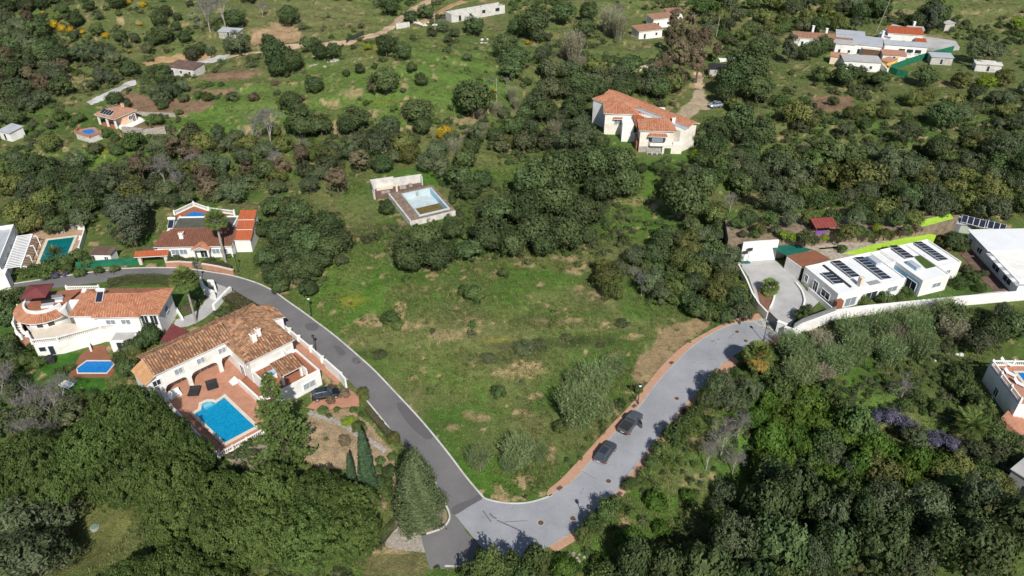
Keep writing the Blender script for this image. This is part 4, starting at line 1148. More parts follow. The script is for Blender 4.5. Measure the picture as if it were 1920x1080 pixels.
# driveway between the villas
MB().prism(W(cat([(405, 532), (436, 548), (408, 575), (385, 596), (352, 612), (330, 612), (330, 600), (362, 588), (380, 570), (396, 548)], 2)), -.05, .075).build('driveway', MT['concrete'], kind='structure')
wall_thing('entrance_wall', 'white entrance wall left of the pale driveway opening onto the road', W([(378, 535), (386, 552), (404, 562)]), 1.9, .5)
wall_thing('entrance_wall', 'white wall panel between the driveway and its left entrance wall', W([(392, 538), (402, 538), (406, 550)]), 1.6, .35)
wall_thing('entrance_wall', 'white ramp wall right of the pale driveway opening', W([(434, 548), (420, 562), (402, 582)]), 1.3, .5)
wall_thing('entrance_wall', 'white curved planter wall at the villa end of the driveway', W([(331, 582), (337, 592), (343, 601)]), .8, .35)

# ================================================================== bungalow with brown roof
Cc = House('bungalow', 'white bungalow with brown tile roof, tiled porch and red stepped tower above the road bend', 'house', 370, 480, 2)
fl, fr_, bk = Cc.loc(287, 464, 2.9), Cc.loc(434, 462, 2.9), Cc.loc(305, 430, 4.2)
CR = [fl[0] + .3, fr_[0] - .3, fl[1] + .3, bk[1]]
Cc.block([CR[0] + .2, CR[1], CR[2] + .2, CR[3] + 4.5], 0, 2.85)
gd = bk[1]
roof(Cc.root, [[(CR[0] - .3, CR[2] - .3, 2.9), (CR[1] + .3, CR[2] - .3, 2.9), (CR[1] + .3, gd, 4.3), (CR[0] + 2.6, gd, 4.3)], [(CR[0] - .3, gd + .6, 2.9), (CR[0] - .3, CR[2] - .3, 2.9), (CR[0] + 2.6, gd, 4.3)]], 'brown', [((CR[0] + 2.6, gd, 4.3), (CR[1] + .3, gd, 4.3)), ((CR[0] - .3, CR[2] - .3, 2.9), (CR[0] + 2.6, gd, 4.3))])
Cc.flat([CR[0] + 2.0, CR[1] - .5, gd + .02, gd + 5.0], 2.85, 4.0, 'white', .3, 'olivefelt')
for px_ in (300, 330, 345, 405, 420): Cc.win(Cc.loc(px_, 470, 1.5)[0], CR[2] + .2, 'v-', 1.45, 1.4, 1.1, 'paleglass')
pu = Cc.loc(375, 470, 2.6)
pr = [pu[0] - 1.6, pu[0] + 1.6, CR[2] - 1.3, CR[2] + .6]
for x in (pr[0] + .2, pr[1] - .2): Cc.mb('pillar', MB().box(x - .17, x + .17, pr[2] + .03, pr[2] + .37, 0, 2.6), MT['white'])
gable(Cc.root, pr, 2.65, .8, 'orange', .2, axis='v')
Cc.win(pu[0], CR[2] + .2, 'v-', 1.1, 1.3, 2.0, name='door')
c_ = Cc.loc(340, 441, 4.2); chimney(Cc.root, c_[0], c_[1], 3.9, .8, .8)
wh = Cc.loc(317, 420, 4.2); water_heater(Cc.root, wh[0] + .8, gd + 1.6, 4.06)
tw = Cc.loc(436, 449, 3.0)
for k, (y0, y1, zt) in enumerate(((0, 2.6, 2.9), (2.605, 4.9, 3.9), (4.905, 7.4, 4.9))):
    b = [CR[1] + .25, CR[1] + 3.4, CR[2] + 2.0 + y0, CR[2] + 2.0 + y1]
    Cc.block(b, 0, zt)
    shed_roof(Cc.root, (b[0] - .1, b[2] - .2, zt + .05), (b[1] + .1, b[2] - .2, zt + .05), (b[1] + .1, b[3], zt + .75), (b[0] - .1, b[3], zt + .75), 'red')
# raised terrace with a small pool behind the bungalow
tz = 3.2
tt = Cc.poly([(328, 403), (364, 386), (392, 396), (440, 402), (442, 412), (340, 414)], tz)
Cc.mb('rear_terrace', MB().prism(tt, 0, tz), MT['redbrown'])
balustrade(Cc.root, [tt[0], tt[1], tt[2], tt[3]], tz, .9); balustrade(Cc.root, [tt[5], tt[4]], tz, .9)
wpx = Cc.poly([(348, 404), (362, 397), (384, 401), (380, 408), (352, 410)], tz)
Cc.mb('pool_water', MB().prism(wpx, tz - .1, tz + .05), MT['waterblue'])
# pink garden wall towards the road
wall_thing('garden_wall', 'pinkish brick garden wall of the bungalow left of its iron gate', W([(313, 501), (340, 500), (363, 502)]), 1.2, .35, 'terracotta', 'coping')
wall_thing('garden_wall', 'pinkish brick garden wall of the bungalow right of its iron gate', W([(381, 504), (410, 509), (439, 516)]), 1.2, .35, 'terracotta', 'coping')
def slat_gate(name, label, p, q, h, mat='darkmetal', horiz=False, n=14, z=.08, posts=True):
    L = math.hypot(q[0] - p[0], q[1] - p[1])
    t = thing(name, label, 'gate', (p[0], p[1], z), math.atan2(q[1] - p[1], q[0] - p[0]))
    m = MB().box(0, L, -.03, .03, .05, .13).box(0, L, -.03, .03, h - .08, h).box(0, .07, -.032, .032, .13, h - .08).box(L - .07, L, -.032, .032, .13, h - .08)
    m.build('gate_frame', MT[mat], t)
    if horiz:
        sm = MB().box(.07, L - .07, -.015, .015, 0, (h - .21) / n * .8).mesh('slat', MT[mat])
        for k in range(n):
            o = bpy.data.objects.new('slat', sm); o.location = (0, 0, .13 + (h - .21) * k / n); fin(o, t)
    else:
        sm = MB().box(-.02, .02, -.012, .012, .13, h - .08).mesh('bar', MT[mat])
        for k in range(n):
            o = bpy.data.objects.new('bar', sm); o.location = (.07 + (L - .14) * (k + .5) / n, 0, 0); fin(o, t)
    return t
slat_gate('iron_gate', 'grey iron gate in the pink wall of the bungalow', P(364, 502.5), P(380, 504), 1.5, 'greymetal', n=10)
cpx = P(262, 497)
t = thing('carport', 'carport with orange tiled top left of the pink garden wall', 'carport', (cpx[0], cpx[1], 0), rad(6))
for x in (0, 5.0): MB().box(x, x + .6, 0, .6, 0, 2.1).build('pillar', MT['coping'], t)
MB().box(.2, 5.4, 3.3, 3.5, 0, 2.0).build('back_wall', MT['brownfelt'], t)
shed_roof(t, (-.5, -.4, 2.1), (6.0, -.4, 2.1), (6.0, 1.0, 2.6), (-.5, 1.0, 2.6), 'red')
# shed
Sd = House('shed', 'small white shed with flat brown roof above the green netting', 'shed', 190, 492, -2)
r = Sd.rect([(160, 477), (228, 463)], 2.4); r[0] += .6; r[1] -= .9
Sd.block([r[0] + .25, r[1] - .25, r[2] + .25, r[3] - .25], 0, 2.3)
for k in range(6): Sd.mb('roof_sheet', MB().box(r[0] + (r[1] - r[0]) * k / 6, r[0] + (r[1] - r[0]) * (k + 1) / 6 - .03, r[2], r[3], 2.33 + .012 * (k % 2), 2.42 + .012 * (k % 2)), MT['brownfelt'])
Sd.win(r[1] - 1.2, r[2] + .25, 'v-', 1.4, .7, .7)
def netting(label, pts, h, mat='greennet'):
    w3 = [G(a, b) for a, b in pts]
    x, y, z = w3[0]
    t = thing('net_fence', label, 'fence', (x, y, z))
    m, top = MB(), []
    for i in range(len(w3) - 1):
        p, q = w3[i], w3[i + 1]
        m.add([(p[0] - x, p[1] - y, p[2] - z), (q[0] - x, q[1] - y, q[2] - z), (q[0] - x, q[1] - y, q[2] - z + h), (p[0] - x, p[1] - y, p[2] - z + h), (p[0] - x, p[1] - y + .03, p[2] - z), (q[0] - x, q[1] - y + .03, q[2] - z), (q[0] - x, q[1] - y + .03, q[2] - z + h), (p[0] - x, p[1] - y + .03, p[2] - z + h)], [[0, 1, 2, 3], [7, 6, 5, 4], [3, 2, 6, 7]])
    m.build('netting', MT[mat], t)
    for p in w3: MB().tube((p[0] - x, p[1] - y + .06, p[2] - z - .1), (p[0] - x, p[1] - y + .06, p[2] - z + h + .1), .035, .035, 5).build('post', MT['greymetal'], t)
netting('green netting fence along the verge below the white shed', [(146, 505), (170, 503), (195, 501), (220, 499), (245, 497), (262, 495)], 1.7)

# ================================================================== house with pergola and green pool, left edge
D = House('house', 'white house at the left edge with red roof and long white pergola', 'house', 20, 520, 18)
pa, pb = D.loc(56, 439, 2.8), D.loc(44, 500, 2.8)
pc = D.loc(33, 440, 2.8)
pu0, pu1 = pc[0], (pa[0] + pb[0]) / 2
pv0, pv1 = pb[1], pa[1]
for k in range(20):
    v = pv0 + (pv1 - pv0) * (k + .5) / 20
    D.mb('pergola_slat', MB().box(pu0 - .1, pu1 + .1, v - .09, v + .09, 2.8, 2.95), MT['whitemetal'])
D.mb('pergola_beam', MB().box(pu1 - .12, pu1 + .08, pv0, pv1, 2.6, 2.797), MT['whitemetal'])
D.mb('pergola_beam', MB().box(pu0 - .05, pu0 + .12, pv0, pv1, 2.6, 2.797), MT['whitemetal'])
for k in range(4):
    v = pv0 + .6 + (pv1 - pv0 - 1.2) * k / 3
    D.mb('pergola_post', MB().box(pu1 + .7, pu1 + .86, v - .08, v + .08, 0, 2.6).box(pu1 - .1, pu1 + .86, v - .079, v + .079, 2.45, 2.6), MT['whitemetal'])
D.flat([pu0 - 3.2, pu0 - .2, pv0 - .8, pv1 + 1.5], 0, 4.0, par=.8, roofmat='greysheet')
D.block([pu0 - 16, pu0 - 3.203, pv0 - 2.5, pv1 + 4], 0, 5.2)
gable(D.root, [pu0 - 16, pu0 - 3.6, pv0 - 2.5, pv1 + 4], 5.2, 2.0, 'red', .4, axis='v')
for k in range(3): D.win(pu0 - .2, pv0 + 2 + 3.2 * k, 'u+', 2.2, 1.6, 2.0, name='door')
D.block([pu0 - 3.0, pu0 + .9, pv0 - 3.0, pv0 - .81], 0, 3.4)
slat_gate('garage_gate', 'white panel gate at the roadside of the pergola house', P(3, 527), P(22, 530), 2.0, 'whitemetal', n=6)
MB().prism(W([(58, 436), (100, 425), (156, 430), (160, 438), (152, 470), (122, 492), (46, 505), (36, 495), (34, 455)]), -.1, .12).build('pool_terrace', M_plain('tan_paving', (0.42, 0.29, 0.19), .12, .8, .85, .2, stain=(.34, .20, .14)), kind='structure')
pool('dark green pool with pale coping beside the long white pergola', W([(91, 450), (140, 444), (121, 489), (74, 491)], .2), 'watergreen', .2, .55)
wall_thing('pool_wall', 'white end wall with dark side right of the green pool', W([(147, 431), (160, 431), (161, 440), (151, 473)]), 1.3, .25)
fx = [G(a, b) for a, b in ((62, 433), (80, 428), (98, 425), (120, 427), (146, 431))]
t = thing('glass_fence', 'thin white railing with glass behind the green pool', 'fence', fx[0])
for i in range(4):
    p, q = fx[i], fx[i + 1]; o_ = fx[0]
    MB().obox((p[0] - o_[0], p[1] - o_[1]), (q[0] - o_[0], q[1] - o_[1]), .03, .15, 1.05).build('pane', MT['paleglass'], t)
    MB().obox((p[0] - o_[0], p[1] - o_[1]), (q[0] - o_[0], q[1] - o_[1]), .06, 1.06, 1.12).build('rail', MT['whitemetal'], t)
    MB().tube((p[0] - o_[0], p[1] - o_[1], -.1), (p[0] - o_[0], p[1] - o_[1], 1.1), .04, .04, 6).build('post', MT['whitemetal'], t)
for lb, a, b in (('white pool chair at the head of the green pool', 118, 438), ('white pool chair by the right coping of the green pool', 152, 452), ('white pool chair at the lower right corner of the green pool', 145, 473)):
    x, y = P(a, b); t = thing('pool_chair', lb, 'chair', (x, y, .12), RNG.uniform(-1, 1))
    MB().box(-.35, .35, -.35, .35, .3, .42).build('seat', MT['whitemetal'], t); MB().box(-.35, .35, .3, .42, .42, .95).build('backrest', MT['whitemetal'], t)
    for x_ in (-.3, .3):
        for y_ in (-.3, .3): MB().box(x_ - .03, x_ + .03, y_ - .03, y_ + .03, 0, .3).build('leg', MT['whitemetal'], t)
# ================================================================== modern flat-roofed house with solar rows
E_ = House('modern_house', 'white flat-roofed modern house with rows of dark solar panels above the pale driveway', 'house', 1600, 560, 19.7)
RZ = 3.3
eA, eB, eC, eK = E_.loc(1507, 499, RZ + .35), E_.loc(1572, 551, RZ + .35), E_.loc(1699, 521, RZ + .35), E_.loc(1735, 450, RZ + .35)
e1, e2, e3 = E_.loc(1732, 527, RZ + .35), E_.loc(1782, 514, RZ + .35), E_.loc(1801, 489, RZ + .35)
fv, bv = eB[1], (eA[1] + eK[1]) / 2
b1 = [eB[0], eC[0], fv, bv]; b2 = [e1[0], e2[0] - .005, e2[1], bv + .003]; b3 = [e2[0], e3[0], e3[1] - .3, bv]
lk = [eC[0] + .003, e1[0] - .003, fv + 5.2, bv - .003]
for b in (b1, b2, b3): E_.flat(b, 0, RZ, par=.35)
E_.flat(lk, 0, RZ - .1, par=.3)
E_.mb('blue_wall', MB().box(b2[0] - .03, b2[0] - .005, b2[2] + .4, lk[2], .2, RZ - .4), MT['bluewall'])
E_.win(b2[0] - .03, b2[2] + 2.2, 'u-', 1.2, 2.4, 2.2, name='door')
for f, w_, z, h, nm in ((.22, 2.4, 1.1, 1.9, 'window'), (.52, 2.6, 1.15, 2.1, 'door'), (.83, 2.2, 1.7, 1.2, 'window')):
    E_.win(b1[0] + (b1[1] - b1[0]) * f, b1[2], 'v-', z, w_, h, 'glass' if nm == 'door' else 'paleglass', name=nm)
E_.win((b2[0] + b2[1]) / 2 + .6, b2[2], 'v-', 1.8, 1.9, 1.0, 'paleglass')
E_.win((b3[0] + b3[1]) / 2, b3[2], 'v-', 1.9, 1.0, .9, 'paleglass')
for f, w_ in ((.3, 2.2), (.6, 1.2), (.88, .8)): E_.win(b1[0], b1[2] + (b1[3] - b1[2]) * f, 'u-', 1.6, w_, 1.4 if f != .6 else 2.0, 'glass')
E_.mb('porch_wall', MB().box(b1[0] - .9, b1[0] - .7, b1[2] - .2, b1[2] + 6.5, 0, 1.0), MT['white'])
E_.mb('porch_block', MB().box(b1[0] - .6, b1[0] + .9, b1[2] - .9, b1[2] - .003, 0, 2.5), MT['brownsheet'])
def solar_px(pts, n, z0=.45, tilt=.3):
    """pts: photo corners low-a, low-b, high-b, high-a of one row on the flat roof"""
    q = [E_.loc(a, b, RZ + z0) for a, b in pts]
    us, vs = [p[0] for p in q], [p[1] for p in q]
    um = [sum(us) / 4 - 1.1, sum(us) / 4 + 1.1]
    v0_, v1_ = (sorted(vs)[0] + sorted(vs)[1]) / 2, (sorted(vs)[2] + sorted(vs)[3]) / 2
    solar_array(E_.root, [(um[1], v0_, RZ + .25), (um[1], v1_, RZ + .25), (um[0], v1_, RZ + .25 + tilt), (um[0], v0_, RZ + .25 + tilt)], n)
    for k in range(3):
        m = MB()
        v = v0_ + (v1_ - v0_) * (k + .5) / 3
        m.add([(um[1], v, RZ + .06), (um[0], v, RZ + .06), (um[0], v, RZ + .15 + tilt), (um[1], v + .06, RZ + .06), (um[0], v + .06, RZ + .06), (um[0], v + .06, RZ + .15 + tilt)], [[0, 1, 2], [5, 4, 3], [0, 3, 4, 1], [1, 4, 5, 2], [2, 5, 3, 0]])
        E_.mb('panel_rack', m, MT['steel'])
def zz(*p): return [(1400 + a / 4, 440 + b / 4) for a, b in p]
solar_px(zz((555, 295), (640, 265), (725, 345), (660, 385)), 4)
solar_px(zz((635, 205), (700, 180), (850, 285), (790, 345)), 6)
solar_px(zz((800, 180), (865, 150), (1095, 300), (1030, 355)), 8)
solar_px(zz((1065, 95), (1130, 60), (1265, 155), (1195, 190)), 5)
solar_px(zz((1250, 65), (1305, 38), (1520, 165), (1455, 210)), 8)
tp = E_.poly(zz((1250, 165), (1325, 150), (1430, 235), (1345, 255)), RZ + .1)
E_.mb('turf_patch', MB().prism(tp, RZ + .065, RZ + .13), MT['artlawn'])
c_ = E_.loc(1614, 528, RZ + 1); E_.mb('chimney', MB().box(c_[0] - .4, c_[0] + .4, c_[1] - .4, c_[1] + .4, RZ + .06, RZ + 2.0), MT['coping'])
for pts in (((1190, 200), (1320, 250)), ((900, 165), (1010, 215))):
    r = E_.rect(zz(*pts), RZ + .6); uc, vc = (r[0] + r[1]) / 2, (r[2] + r[3]) / 2
    o = E_.mb('skylight_box', MB().box(uc - .55, uc + .55, vc - 1.3, vc + 1.3, RZ + .06, RZ + .8), MT['greysheet'])
    MB().box(uc - .57, uc - .555, vc - 1.2, vc + 1.2, RZ + .2, RZ + .7).build('pane', MT['bluewall'], o)
r = E_.rect(zz((870, 340), (960, 390)), RZ)
E_.mb('roof_hatch', MB().box(r[0], r[0] + 2.4, r[2] + .2, r[2] + 1.6, RZ + .06, RZ + .16), MT['greyconc'])
E_.mb('shadow_strip', MB().box((b1[0] + b1[1]) * .5 - 4.1, (b1[0] + b1[1]) * .5 - 3.7, b1[2] + 1.2, b1[3] - .6, RZ + .06, RZ + .3), MT['darkmetal'])  # dark box standing in for the shadow between two panel rows
# carport with green and brown sheets
Cp = House('carport', 'open carport with half green, half brown sheet roof beside the pale driveway', 'carport', 1490, 510, 19.7)
def z7(*p): return [(1340 + a / 6.62, 380 + b / 6.62) for a, b in p]
g1, g2 = Cp.poly(z7((690, 545), (985, 515), (1215, 585), (890, 660)), 2.9), Cp.poly(z7((890, 660), (1240, 590), (1440, 705), (1080, 795)), 2.9)
Cp.mb('green_roof_sheet', MB().prism(g1, 2.85, 2.93), MT['greensheet']); Cp.mb('brown_roof_sheet', MB().prism(g2, 2.86, 2.97), MT['brownsheet'])
def inset(a, b, d): return (a[0] + (b[0] - a[0]) * d, a[1] + (b[1] - a[1]) * d)
Cp.mb('side_wall', MB().obox(inset(g2[0], g2[3], .06), inset(g2[3], g2[0], .01), .25, 0, 2.84), MT['white'])
Cp.mb('back_wall', MB().obox(inset(g1[1], g1[2], .02), inset(g2[1], g2[2], .9), .25, 0, 2.83), MT['white'])
Cp.mb('back_wall', MB().obox(inset(g1[0], g1[1], .03), inset(g1[1], g1[0], .05), .25, 0, 2.82), MT['cream'])
for p in (g1[0], inset(g1[0], g1[3], .97)): Cp.mb('post', MB().box(p[0] - .08 + .2, p[0] + .08 + .2, p[1] - .28, p[1] - .12, 0, 2.84), MT['greymetal'])
MB().prism(W([(1383, 492), (1450, 487), (1478, 505), (1512, 545), (1535, 566), (1512, 588), (1490, 600), (1471, 628), (1437, 598), (1420, 570), (1404, 520)]), -.05, .085).build('driveway', MT['concrete'], kind='structure')
wall_thing('planter_wall', 'low white curved planter wall round the palm on the pale driveway', W(cat([(1424, 548), (1438, 545), (1449, 545), (1452, 555), (1448, 570), (1443, 580)], 3)), .4, .3, z=.05)
MB().prism(W([(1418, 540), (1424, 547), (1446, 546), (1449, 556), (1443, 579), (1436, 590), (1425, 568)]), .0, .2).build('planting_bed', M_plain('reddish_soil', (.22, .12, .08), .2, 1.5, .95, .1), kind='structure')
wall_thing('boundary_wall', 'white wall on the plot side of the pale driveway up to the dark gate', W([(1382, 508), (1397, 536), (1408, 563), (1420, 582), (1437, 600)]), 1.7, .3)
wall_thing('curved_edge', 'low white curved edging between the driveway and the modern house', W(cat([(1492, 533), (1503, 548), (1508, 565), (1506, 575)], 4)), .5, .3)
slat_gate('sliding_gate', 'dark slatted sliding gate between the white wall and the tall white pillar', P(1438, 601), P(1459, 622), 2.0, 'greymetal', True, 14, .085)
slat_gate('pedestrian_gate', 'narrow dark gate between the two white pillars', P(1465, 627), P(1470, 631), 1.9, 'darkmetal', True, 12, .085)
for lb, a, b, h in (('white gate pillar next to the sliding gate', 1462, 625, 2.3), ('white gate pillar at the outer end of the gateway', 1475, 636, 2.3)):
    x, y = P(a, b); t = thing('gate_pillar', lb, 'pillar', (x, y, 0), rad(-38))
    MB().box(-.75, .75, -.28, .28, 0, h).build('shaft', MT['white'], t); MB().box(-.85, .85, -.36, .36, h, h + .12).build('cap', MT['white'], t)
wall_thing('boundary_wall', 'long thick white wall below the modern house above the cane thicket', W([(1479, 636), (1500, 622), (1540, 606), (1566, 596), (1620, 588), (1700, 580), (1800, 570), (1925, 559)]), 1.5, 1.1, 'white')
wall_thing('grey_fence', 'dark grey panel fence on top of the white wall by the gate', W([(1484, 628), (1500, 618), (1530, 607), (1562, 595)]), 1.0, .12, 'greymetal', z=1.5, cat_='fence')
# tall white wall, basketball hoops and planted terraces above the drive
wx = W([(1386, 491), (1420, 488), (1452, 486)])
wall_thing('retaining_wall', 'tall bright white retaining wall at the head of the pale driveway', wx, 4.6, .4, 'white')
tw_ = [P(1366, 447, 4.4), P(1452, 449, 4.4), P(1500, 447, 4.4), P(1560, 436, 4.4), P(1640, 436, 4.4), P(1735, 424, 4.4), P(1790, 412, 4.4), P(1800, 402, 4.4), P(1600, 408, 4.4), P(1440, 404, 4.4), P(1360, 412, 4.4)]
MB().prism(tw_, -1, 4.3).build('upper_terrace', M_plain('terrace_soil', (.26, .20, .14), .25, .9, .95, .1, stain=(.10, .11, .06)), kind='structure')
tw2 = [P(1490, 470, 2.2), P(1560, 480, 2.2), P(1640, 474, 2.2), P(1735, 452, 2.2), P(1750, 440, 2.2), P(1640, 447, 2.2), P(1560, 448, 2.2), P(1500, 452, 2.2)]
MB().prism(tw2, -1, 2.0).build('lower_terrace', M_plain('rubble_terrace', (.42, .37, .30), .25, 1.4, .95, .1, stain=(.20, .19, .12), bump=.6), kind='structure')
MB().prism([P(a, b, 2.25) for a, b in ((1580, 474), (1632, 459), (1738, 436), (1756, 440), (1750, 454), (1636, 476))], 2.0, 2.12).build('turf_strip', MT['turflime'], kind='structure')
MB().prism([P(a, b, 4.5) for a, b in ((1700, 419), (1728, 412), (1782, 400), (1788, 408), (1732, 423))], 4.3, 4.42).build('turf_strip', MT['turflime'], kind='structure')
wall_thing('stone_wall', 'old rubble stone wall with green door patch behind the brown carport roof', [P(a, b) for a, b in ((1532, 482), (1580, 478), (1640, 472), (1690, 462))], 2.0, .5, 'stone')
netting('black mesh screen along the upper terrace behind the white retaining wall', [(1372, 432), (1400, 430), (1440, 428), (1480, 430), (1510, 430)], 1.4, 'darkgrey')
netting('pale green mesh screen along the upper terrace above the modern house', [(1640, 425), (1670, 422), (1700, 420), (1730, 416)], 1.5, 'greennet')
x, y = P(1541, 434, 4.3)
t = thing('garden_shelter', 'open garden shelter with red sheet roof and purple base on the planted terrace', 'shelter', (x, y, 4.3), rad(6), None, (.8, .75, .8))
for k in range(7): MB().add([(-3.0 + .86 * k, -2.0, 2.2), (-2.2 + .86 * k, -2.0, 2.2), (-2.2 + .86 * k, 2.0, 2.9), (-3.0 + .86 * k, 2.0, 2.9), (-3.0 + .86 * k, -2.0, 2.26), (-2.2 + .86 * k, -2.0, 2.26), (-2.2 + .86 * k, 2.0, 2.96), (-3.0 + .86 * k, 2.0, 2.96)], [[3, 2, 1, 0], [4, 5, 6, 7], [0, 1, 5, 4], [1, 2, 6, 5], [2, 3, 7, 6], [3, 0, 4, 7]]).build('roof_sheet', MT['redsheet'], t)
for a in (-2.6, 2.6):
    for b, h in ((-1.7, 2.2), (1.7, 2.8)): MB().box(a - .08, a + .08, b - .08, b + .08, 0, h).build('post', MT['wood'], t)
MB().box(-2.3, .4, -1.5, -1.3, 0, 1.0).build('counter', MT['purple'], t); MB().box(-2.6, 2.6, 1.6, 1.7, 0, 2.2).build('back_screen', MT['darkgrey'], t)
for lb, a, b, h in (('taller basketball hoop with black board at the end of the driveway', 1401, 493, 3.1), ('lower grey-board basketball hoop beside the white retaining wall', 1393, 493, 2.4)):
    x, y = P(a, b); t = thing('basketball_hoop', lb, 'hoop', (x, y, .09), rad(10))
    MB().tube((0, 0, 0), (0, 0, h), .05, .04, 6).build('pole', MT['greymetal'], t); MB().box(-.55, .55, -.1, -.05, h - .3, h + .4).build('board', MT['darkmetal'], t)
    m = MB()
    for k in range(10): m.tube((.22 * math.cos(k * .628), -.35 + .22 * math.sin(k * .628), h - .15), (.22 * math.cos(k * .628 + .628), -.35 + .22 * math.sin(k * .628 + .628), h - .15), .012, .012, 4)
    m.build('rim', MT['redsheet'], t); MB().box(-.5, .5, -.4, .4, 0, .15).build('base', MT['greensheet'], t)

# ================================================================== house with white metal roof, right edge
F_ = House('bungalow', 'long bungalow with bright white metal roof at the right edge', 'house', 1860, 520, 0)
r = [F_.loc(1816, 431, 3.1)[0] + .3, F_.loc(1816, 431, 3.1)[0] + 13, F_.loc(1910, 530, 3.1)[1], F_.loc(1816, 431, 3.1)[1] - .3]
F_.block(r, 0, 3.0)
vm = r[2] + 11.0
F_.mb('roof', MB().add([(r[0] - .5, vm, 3.05), (r[1], vm, 3.35), (r[1], r[3] + .3, 3.35), (r[0] - .5, r[3] + .3, 3.05), (r[0] - .5, vm, 3.2), (r[1], vm, 3.5), (r[1], r[3] + .3, 3.5), (r[0] - .5, r[3] + .3, 3.2)], [[3, 2, 1, 0], [4, 5, 6, 7], [0, 1, 5, 4], [1, 2, 6, 5], [2, 3, 7, 6], [3, 0, 4, 7]]), MT['whitemetal'])
for k in range(9):
    v = r[2] - .4 + (vm - r[2] + .3) * k / 9; v2 = r[2] - .4 + (vm - r[2] + .3) * (k + 1) / 9 - .16
    F_.mb('roof_sheet', MB().box(r[0] - .9, r[1], v, v2, 2.72 + .03 * (k % 2), 2.82 + .03 * (k % 2)), MT['whitemetal' if k % 2 else 'greysheet'])
F_.mb('lower_roof_deck', MB().box(r[0] - .85, r[1], r[2] - .39, vm - .1, 3.001 - .33, 2.70), MT['greysheet'])
for f, w_, nm in ((.93, 1.0, 'door'), (.74, 1.6, 'window'), (.4, 2.4, 'window'), (.18, 2.6, 'window')): F_.win(r[0], r[2] + (r[3] - r[2]) * f, 'u-', 1.1 if nm == 'door' else 1.5, w_, 2.0 if nm == 'door' else 1.3, 'glass', name=nm)
for k in range(2): F_.mb('awning', MB().box(r[0] - .7, r[0] - .003, r[2] + (r[3] - r[2]) * (.93, .74)[k] - 1.0, r[2] + (r[3] - r[2]) * (.93, .74)[k] + 1.0, 2.35, 2.42), MT['whitemetal'])
pz = F_.poly([(1805, 410), (1828, 402), (1862, 424), (1850, 430)], 3.0)
for (ua, ub, va, vb) in ((r[0] + .2, r[0] + 3.9, r[3] + 4.4, r[3] + 2.4), (r[0] + 3.6, r[0] + 7.2, r[3] + 2.6, r[3] + .6)):
    solar_array(F_.root, [(ua, va, 2.6), (ub, vb - .6, 2.6), (ub + .8, vb + 1.0, 3.5), (ua + .8, va + 1.6, 3.5)], 4)
    for b in ((ua, va, 2.55), (ub, vb - .6, 2.55), (ub + .7, vb + .9, 3.45), (ua + .7, va + 1.5, 3.45)): F_.mb('panel_leg', MB().box(b[0], b[0] + .1, b[1], b[1] + .1, 0, b[2]), MT['steel'])
x, y = P(1798, 430)
t = thing('garden_shed', 'small pale green garden shed with grey roof next to the white metal roof', 'shed', (x, y, 0), rad(-12))
MB().box(-2.2, 2.2, -1.5, 1.5, 0, 2.1).build('wall', M_plain('pale_green_boards', (.42, .46, .40), .05, 1, .8, .2), t); MB().box(-2.5, 2.5, -1.8, 1.8, 2.11, 2.25).build('roof', MT['greysheet'], t); MB().box(-1.5, -.5, -1.54, -1.505, .05, 1.9).build('door', MT['greymetal'], t)
MB().prism(W([(1795, 470), (1815, 450), (1850, 495), (1910, 560), (1880, 560), (1845, 530)]), -.05, .08).build('side_path', MT['brownfelt'], kind='structure')
MB().prism(W(cat([(1833, 552), (1870, 547), (1925, 545), (1925, 556), (1836, 560)], 2)), -.05, .09).build('paved_walk', MT['concrete'], kind='structure')

# ================================================================== pool terrace house, right edge
Gh = House('pool_house', 'white house at the right edge with balustraded roof terrace and pool', 'house', 1880, 760, -1)
g0, g1_ = Gh.loc(1855, 683, 3.6), Gh.loc(1911, 757, 3.6)
r = [g0[0], g0[0] + 16, g1_[1], g0[1]]
Gh.block(r, -4, 3.5)
Gh.mb('terrace_floor', MB().box(r[0] + .05, r[1], r[2] + .05, r[3] - .05, 3.503, 3.6), MT['terracotta'])
balustrade(Gh.root, [(r[0] + .2, r[2] + .2), (r[0] + .2, (r[2] * 2 + r[3]) / 3), (r[0] + .2, (r[2] + r[3] * 2) / 3), (r[0] + .2, r[3] - .2), (r[0] + 3.6, r[3] - .2), (r[0] + 8, r[3] - .2)], 3.6, .95)
q = Gh.loc(1903, 692, 3.7)
Gh.mb('pool_coping', MB().box(q[0] - .5, r[1] - 1, r[2] + 2.2, r[3] - 1.6, 3.603, 3.68), MT['coping'])
Gh.mb('pool_water', MB().box(q[0], r[1] - 1.5, r[2] + 2.7, r[3] - 2.1, 3.685, 3.7), MT['waterblue'])
Gh.win(r[0], (r[2] + r[3]) / 2 + .6, 'u-', 1.2, 1.0, 1.5)
for lb, a, b in (('white sun lounger on the balustraded terrace nearest its far corner', 1886, 683), ('white sun lounger in the middle of the balustraded roof terrace', 1893, 703), ('white sun lounger nearest the front of the balustraded roof terrace', 1911, 722)):
    x, y = P(a, b, 3.6); t = thing('sun_lounger', lb, 'lounger', (x, y, 3.6), rad(40))
    MB().box(-.35, .35, -.9, .4, .25, .35).build('seat', MT['whitemetal'], t); MB().add([(-.35, .4, .25), (.35, .4, .25), (.35, .95, .75), (-.35, .95, .75), (-.35, .4, .35), (.35, .4, .35), (.35, .95, .85), (-.35, .95, .85)], [[3, 2, 1, 0], [4, 5, 6, 7], [0, 1, 5, 4], [1, 2, 6, 5], [2, 3, 7, 6], [3, 0, 4, 7]]).build('backrest', MT['whitemetal'], t)
    for a_ in (-.3, .3):
        for b_ in (-.8, .3): MB().box(a_ - .03, a_ + .03, b_ - .03, b_ + .03, 0, .25).build('leg', MT['whitemetal'], t)
x, y = P(1912, 792)
